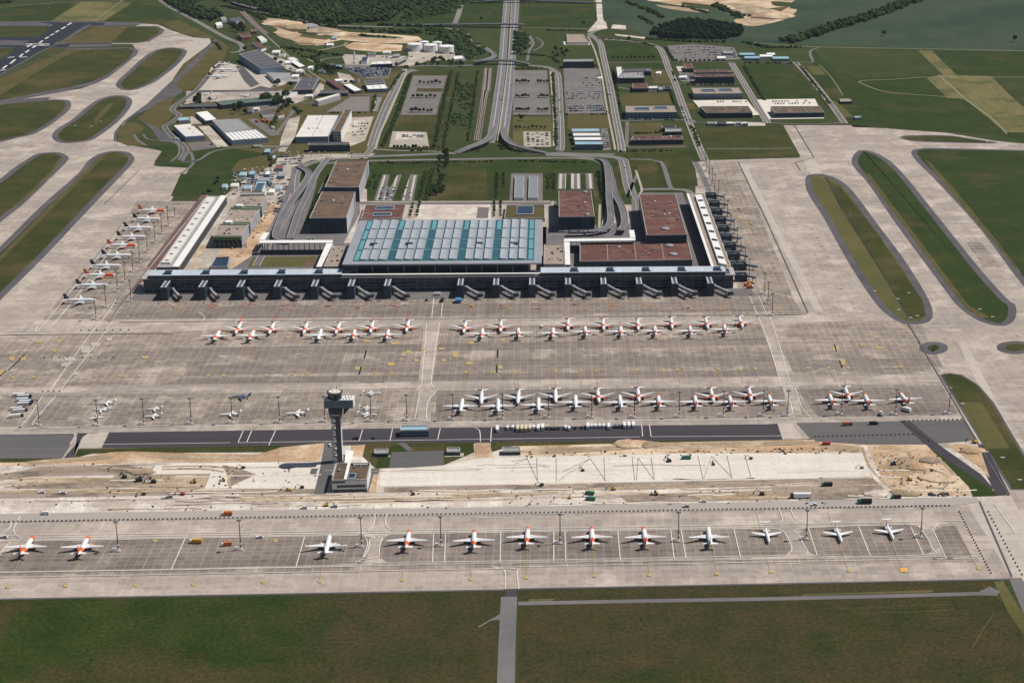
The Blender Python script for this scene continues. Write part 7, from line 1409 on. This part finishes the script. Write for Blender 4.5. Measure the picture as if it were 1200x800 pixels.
for k_, x, y, rz, lab, s in [('truck_y', 229.5, 636.5, 85, 'yellow truck with white cab on the nearest apron', 1.1), ('truck_o', 265.5, 639.5, 100, 'orange lorry without driver right of the yellow truck', 1.0), ('truck_o', 266, 604, 88, 'orange lorry parked just above the barrier row', 1.1), ('van', 53, 603, 88, 'dark-shadowed white van above the barrier row at far left', 1), ('crane', 993, 498.5, -85, 'orange and blue crane truck on the grey strip', 1.1), ('truck_d', 1024, 497.5, -85, 'black and tan lorry right of the crane truck', 1.0), ('truck_d', 969, 569.5, 88, 'dark dump truck on the haul road at right', 1.1), ('truck_d', 1013, 590, 88, 'black dump truck on the pale perimeter road', 1.4), ('truck_w', 938, 583.5, 88, 'long white tank truck near the perimeter road', 1.3), ('truck_r', 968, 521.5, 90, 'rusty red container lorry at the sand edge', .9), ('truck_d', 1050, 584, 90, 'dark lorry parked at the foot of the sand corner', 1), ('truck_g', 804, 538, 88, 'green dump truck on the white gravel pad', 1.0), ('truck_g', 691, 579.5, 75, 'upper of two green lorries on the gravel', .95), ('truck_g', 692, 586, 78, 'lower of two green lorries on the gravel', .95), ('truck', 411, 181, 88, 'grey truck below the tall brown office wing', .9), ('truck_w', 301, 173.5, 88, 'white lorry on the road below the grey workshop', 1.1), ('truck_r', 301, 143.5, 45, 'red lorry in the row beside the cottages', .9), ('truck_o', 308, 143, 45, 'orange lorry in the row beside the cottages, nearer the red one', 1.2), ('truck_o', 313.5, 143.5, 45, 'orange lorry in the row beside the cottages, farther from the red one', 1.2), ('van', 319, 151, 45, 'white van below the orange lorries', 1.3), ('truck_w', 206.5, 164, 60, 'white lorry on the winding airfield road', .8), ('truck_r', 248, 170, 20, 'red lorry in the yard of the plain white hangar', .9), ('van', 473, 84.5, 60, 'white box van at the bend of the access road', 1.6), ('truck_o', 876, 335.5, -88, 'orange ground vehicle beside the last right pier gate, upper', 1.1), ('truck_o', 879, 338, -88, 'orange ground vehicle beside the last right pier gate, lower', 1.1), ('truck_y', 880, 332.8, -88, 'pale ground vehicle beside the last right pier gate', 1), ('van', 512, 346.5, 88, 'white van against the facade near the middle of the pier', 1.2), ('truck_d', 518.5, 353, -5, 'dark and white apron truck between two lane lines', 1.2), ('van_b', 434, 348, 88, 'blue van near the facade of the main pier', 1.4), ('van_b', 396, 348.5, 88, 'second blue van near the facade, farther left', 1.2), ('van_d', 500, 352.5, 0, 'dark tug on the apron in front of the middle of the pier', 1.2), ('van', 1062, 482, 45, 'white service vehicle beside the last middle apron airliner', 1.4), ('van', 1032.5, 486.5, 10, 'white and brown stair truck beside the road edge', 1.2), ('van', 634.8, 384, 10, 'small white vehicle behind the terminal-side airliners', .9), ('van_d', 1150, 663, 20, 'dark vehicle on the perimeter road in the lower right', .1)][:-1]:
    veh(k_, x, y, rz, lab, None, s)
# blue canopy cargo loader
g = W(537, 354.5); t = thing('container', 'bright blue container block on the apron by a gate finger', 'container', (g.x, g.y, OZ)); b = MB(); b.box(-3.4, 3.4, -5, 5, 0, 4); b.obj('body', MATS['car_blue'], t); b = MB(); b.box(-3.5, 3.5, -5.1, 5.1, 4, 4.3); b.obj('lid', mat('lid_blue', (.06, .22, .45), s=1), t)
# excavators and rollers
def excavator(x, y, rz, label, body='yellow', s=1, arm=True):
    g = W(x, y); t = thing('excavator' if arm else 'roller', label, 'excavator' if arm else 'roller', (g.x, g.y, OZ), R(rz), 'construction machines on the gravel strip'); t.scale = (s,) * 3
    if arm:
        for sx in (-1.1, 1.1): b = MB(); b.box(sx - .35, sx + .35, -2.2, 2.2, 0, .9); b.obj('track', MATS['dark'], t)
        b = MB(); b.box(-1.5, 1.5, -2.2, 1.6, .9, 2.1); b.obj('body', MATS[body], t)
        b = MB(); b.box(-1.4, -.4, .2, 1.6, 2.1, 3.1); b.obj('cab', MATS['glass'], t)
        b = MB(); b.bar((.3, 1.4, 1.6), (.3, 4.6, 4.4), .5, .6); b.bar((.3, 4.6, 4.3), (.3, 7.2, 1.8), .4, .5); ao = b.obj('arm', MATS[body], t)
        b = MB(); b.box(-.4, 1.0, 6.8, 7.9, .7, 1.9); b.obj('bucket', MATS['dark'], ao)
    else:
        b = MB(); b.box(-1.1, 1.1, -2.4, .4, .9, 2.0); b.obj('body', MATS[body], t)
        b = MB(); b.box(-.8, .8, -1.2, .2, 2.0, 3.0); b.obj('cab', MATS['glass'], t)
        b = MB(); b.tube((-1.2, 2, .8), (1.2, 2, .8), .8, .8, 14); b.obj('drum', MATS['steel'], t)
        for sx in (-1.3, .8): b = MB(); b.tube((sx, -1.6, .8), (sx + .5, -1.6, .8), .8, .8, 12); b.obj('wheel', MATS['tyre'], t)
MS = .72
for a in [(146, 560, 40, 'dark excavator at the left end of the dark mud', 'dark', 1.4), (163, 564, -70, 'large black paver group at the middle of the dark mud', 'dark', 1.9), (180, 566, 90, 'black machine right of the large paver on dark mud', 'dark', 1.5), (168.5, 580, 90, 'dark machine on the haul road below the mud', 'dark', 1.1), (214, 580, 90, 'dark red machine on the haul road below the mud', 'red', 1.2), (285, 549, 90, 'dark machine on the pale gravel near the tower shadow', 'dark', 1.1), (382, 593, -85, 'yellow excavator with raised arm left of the tower base', 'yellow', 1.3), (338, 575, 90, 'yellow excavator at the end of the tower driveway', 'yellow', 1.2), (354, 572, 90, 'brown machine at the end of the tower driveway', 'dark', 1.1), (484, 580, 30, 'dark excavator alone on the gravel right of the tower', 'dark', 1.1), (683, 552, 30, 'dark machine inside the first wire triangle', 'dark', 1.0), (784, 541, 25, 'dark excavator left of the green dump truck', 'dark', 1.4), (635, 569, 90, 'dark machine on the haul road below the first wires', 'dark', 1.1), (668, 584, 0, 'dark yellow machine with tall arm below the wires', 'yellow', .9), (719, 574, 90, 'excavator with raised arm by the haul road centre', 'yellow', 1.2), (836, 545, 10, 'small dark machine inside the last wire triangle', 'dark', 1.0), (880, 538, 80, 'brown machine at the upper right of the gravel pad', 'dark', 1.0), (893, 580, 80, 'dark machine at the right end of the dark mud strip', 'dark', 1.4), (1047, 545, -80, 'excavator working on the sand corner, upper one', 'dark', 1.5), (1066, 563, 80, 'excavator working on the sand corner, lower one', 'yellow', 1.4), (1142, 519, 60, 'yellow excavator at the pointed corner of the sand', 'yellow', 1.5), (1010, 549, 90, 'white and dark machine at the end of the gravel pad', 'steel', 1.0)]: excavator(*a[:4], body=a[4], s=a[5] * MS)
for a in [(227, 566, 85, 'yellow roller on the dark mud strip', 'yellow', 1.6), (261, 564, 85, 'yellow roller on the pale gravel beside the mud', 'yellow', 1.4), (767, 580, 85, 'yellow roller on the lower mud strip', 'yellow', 1.8)]: excavator(*a[:4], body=a[4], s=a[5] * MS, arm=False)
# barriers in dotted rows
BM = None; NB = 0
def barriers(p0, p1, step, label, group, sz=(.85, .55, .85)):
    global BM, NB
    a0, a1 = W(*p0), W(*p1); n = int((a1 - a0).length / step); rz = math.atan2(a1.y - a0.y, a1.x - a0.x)
    for i in range(n):
        q = a0 + (a1 - a0) * (i / n)
        if BM is None:
            b = MB(); b.hexa([(-sz[0], -sz[1], 0), (sz[0], -sz[1], 0), (sz[0], sz[1], 0), (-sz[0], sz[1], 0)], [(-sz[0] * .8, -.3, sz[2]), (sz[0] * .8, -.3, sz[2]), (sz[0] * .8, .3, sz[2]), (-sz[0] * .8, .3, sz[2])]); BM = b.obj('barrier_block', mat('barrier', (.11, .085, .075), s=1, obj=True)); o = BM
        else: o = BM.copy(); COL.objects.link(o)
        o.location = (q.x, q.y, OZ); o.rotation_euler.z = rz; tag(o, label, 'barrier', group); NB += 1
barriers((0, 611.8), (1117, 592.7), 3.65, 'dark barrier block in the long dotted row above the nearest apron', 'barrier row above the nearest apron')
barriers((1124, 600), (1163, 675), 5, 'dark barrier block in the left slanting row at lower right', 'left slanting barrier row')
barriers((1158, 600), (1200, 678), 7, 'dark barrier block in the right slanting row at lower right', 'right slanting barrier row')
barriers((955, 512), (1075, 509), 4.2, 'dark barrier block in the row across the grey asphalt patch', 'barrier row on the grey asphalt')
barriers((1060, 493.5), (1132, 491.5), 4.2, 'dark barrier block in the row along the top of the grey asphalt patch', 'upper barrier row on the grey asphalt')
barriers((1058, 495), (1092, 519), 5.5, 'dark barrier block along the slanting black lane', 'barriers along the slanting lane')
barriers((52, 419.5), (142, 419), 8, 'dark marker block in the dotted row on the empty left apron', 'dotted row on the empty left apron')
barriers((50, 459), (76, 458.7), 5, 'dark marker block in the short row at the left lane mouth', 'short dotted row at the left lane')
barriers((95, 387.5), (160, 387), 8, 'dark marker block in the row below the left pier', 'dotted row below the left pier')
print('barriers', NB)
# rubble and stacked material: nobody could count it
rq = random.Random(77)
def scatter(name, label, area, n, m, smin, smax):
    b = MB(); p = [W(*a_)[:2] for a_ in area]
    for _ in range(n):
        x, y = bil(p, rq.random(), rq.random()); s1, s2, a_ = rq.uniform(smin, smax), rq.uniform(smin, smax) * .6, rq.uniform(0, 3.14); ca, sa = math.cos(a_), math.sin(a_); h = rq.uniform(.3, 1.0) * s2 + .5
        b.prism([(x + u * ca - v * sa, y + u * sa + v * ca) for u, v in ((-s1, -s2), (s1, -s2 * .8), (s1 * .8, s2), (-s1 * .9, s2 * .9))], .3, h)
    o = b.obj(name, MATS[m]); o['kind'] = 'stuff'; o['label'] = label
scatter('debris', 'dark rubble and pipes along the sandy strip', [(610, 530), (1000, 525), (1005, 531), (615, 537)], 90, 'dark', .3, 1.6)
scatter('debris', 'dark debris across the gravel haul roads', [(0, 578), (1030, 565), (1035, 590), (0, 603)], 150, 'dark', .25, 1.3)
scatter('debris', 'pale blocks across the sand corner', [(1020, 520), (1110, 530), (1130, 580), (1040, 580)], 70, 'block', .3, 1.4)
scatter('debris', 'dark debris across the sand corner', [(1010, 530), (1110, 530), (1135, 583), (1030, 583)], 70, 'dark', .3, 1.6)
scatter('debris', 'dark bits on the left construction ground', [(0, 545), (370, 540), (360, 580), (0, 582)], 80, 'dark', .3, 1.4)
scatter('debris', 'pipes stacked at the foot of the sand corner', [(1086, 578), (1112, 577), (1112, 581), (1086, 582)], 26, 'dark', .8, 1.8)
scatter('debris', 'clutter in the builders yard', [(275, 200), (335, 192), (325, 228), (262, 228)], 160, 'yard', .8, 3)
scatter('debris', 'dark clutter in the builders yard', [(275, 200), (335, 192), (325, 260), (268, 228)], 90, 'dark', .6, 2)
scatter('debris', 'material heaps beside the ramps and the left side pier', [(262, 283), (310, 235), (322, 240), (280, 312)], 110, 'dirt', .8, 3)
scatter('debris', 'clutter along the yards above the boulevard', [(330, 178), (440, 178), (430, 184), (330, 194)], 90, 'yard', .7, 2.5)
scatter('debris', 'small apron equipment in front of the main pier', [(170, 352), (840, 345), (845, 350), (165, 358)], 90, 'steel', .4, 1.6)
# wires laid out on the gravel pad
for i, ps in enumerate([[(618, 537), (630, 563)], [(618, 537), (604, 543), (600, 552)], [(618, 537), (600, 540)], [(692, 537), (710, 563)], [(692, 537), (654, 563)], [(692, 537), (660, 552)], [(748, 536), (766, 561)], [(748, 536), (746, 562)], [(741, 535), (744, 562)], [(834, 534), (858, 559)], [(834, 534), (825, 560)], [(652, 536), (652, 564)], [(708, 535), (709, 563)], [(818, 533), (824, 561)], [(852, 533), (858, 560)], [(873, 532), (880, 558)], [(629, 536), (630, 563)], [(763, 536), (767, 561)]]):
    b = MB(); pp = [W(*a_, .75) for a_ in ps]
    for a_, c_ in zip(pp, pp[1:]): b.tube(a_, c_, .16, .16, 5)
    tag(b.obj('hose', MATS['mud']), 'thin dark hose stretched over the white gravel pad', 'hose', 'hoses on the white gravel pad')
# runways lights, small marks on islands
b = MB()
for x, y in [(1025, 342), (1052, 351), (1053, 364), (1067, 373), (1075, 371), (1148, 363), (1163, 372), (1065, 544 - 200), (1195, 563), (1175, 537), (1128, 474), (88, 148), (107, 148.5), (118, 143), (57, 10), (103, 58), (963, 209), (1157, 167)]:
    p = W(x, y); b.box(p.x - 2, p.x + 2, p.y - 1.2, p.y + 1.2, 0, 1.2)
struct(b.obj('airfield_slab', MATS['conc_light']))
# low earth heaps at the construction corner and sand pits
def heap(x, y, r, h, m, label, seed, kind='heap'):
    g = W(x, y); rr = random.Random(seed); b = MB(); k = 18; prof = [(1, 0), (.85, .3), (.6, .65), (.3, .92), (.05, 1)]; jit = [rr.uniform(.75, 1.2) for _ in range(k)]
    b.rings([[(r * q * jit[i] * 1.5 * math.cos(2 * math.pi * i / k), r * q * jit[i] * math.sin(2 * math.pi * i / k), h * z * rr.uniform(.9, 1.1)) for i in range(k)] for q, z in prof])
    tag(b.obj('earth_heap', MATS[m], None, True, (g.x, g.y, .35)), label, 'earth heap', 'earth heaps')
for i, a in enumerate([(1090, 540, 7, 3, 'mud', 'grey earth heap on the sand corner'), (1075, 548, 8, 2.5, 'sand', 'pale sand heap left of the grey one on the sand corner'), (1098, 560, 12, 3, 'sand', 'broad sand heap at the lower sand corner'), (1140, 528, 9, 3, 'sand', 'sand heap beside the yellow corner excavator'), (1060, 578, 9, 2.5, 'dirt', 'brown heap at the foot of the sand corner'), (1028, 579, 8, 2.5, 'gravel', 'gravel heap left of the sand corner foot'), (740, 520, 12, 2.5, 'sand', 'sand heap at the middle of the orange sand strip'), (760, 521, 9, 2, 'dirt', 'dirt heap at the middle of the orange sand strip'), (330, 29, 35, 9, 'sand', 'sand heap farthest left among the far heaps'), (350, 33, 30, 8, 'dirt', 'brown heap beside the far left sand heap'), (378, 37, 30, 8, 'dirt', 'brown heap in the middle of the far sand heaps'), (400, 42, 25, 7, 'sand', 'sand heap at the right of the far heaps'), (880, 15, 40, 10, 'dirt', 'brown heap inside the far right sand pit'), (905, 20, 40, 9, 'sand', 'sand heap at the lower edge of the far right sand pit'), (365, 50, 25, 6, 'sand', 'sand heap below the works shed'), (165, 553, 8, 3, 'dirt', 'dark heap beside the paver group')]): heap(*a, seed=i)
# ------------------------------------------------------------------ haze
b = MB(); b.box(-3200, 3200, -300, 9000, -1, 700); hz_ = b.obj('haze', None or [])
hm = bpy.data.materials.new('haze'); hm.use_nodes = True; n_ = hm.node_tree; n_.nodes.remove(n_.nodes['Principled BSDF'])
pv_ = n_.nodes.new('ShaderNodeVolumePrincipled'); pv_.inputs['Density'].default_value = HAZE; pv_.inputs['Color'].default_value = (.72, .84, 1, 1); pv_.inputs['Anisotropy'].default_value = 0
n_.links.new(pv_.outputs[0], n_.nodes['Material Output'].inputs['Volume']); hz_.data.materials.append(hm); hz_['kind'] = 'stuff'; hz_.display_type = 'WIRE'
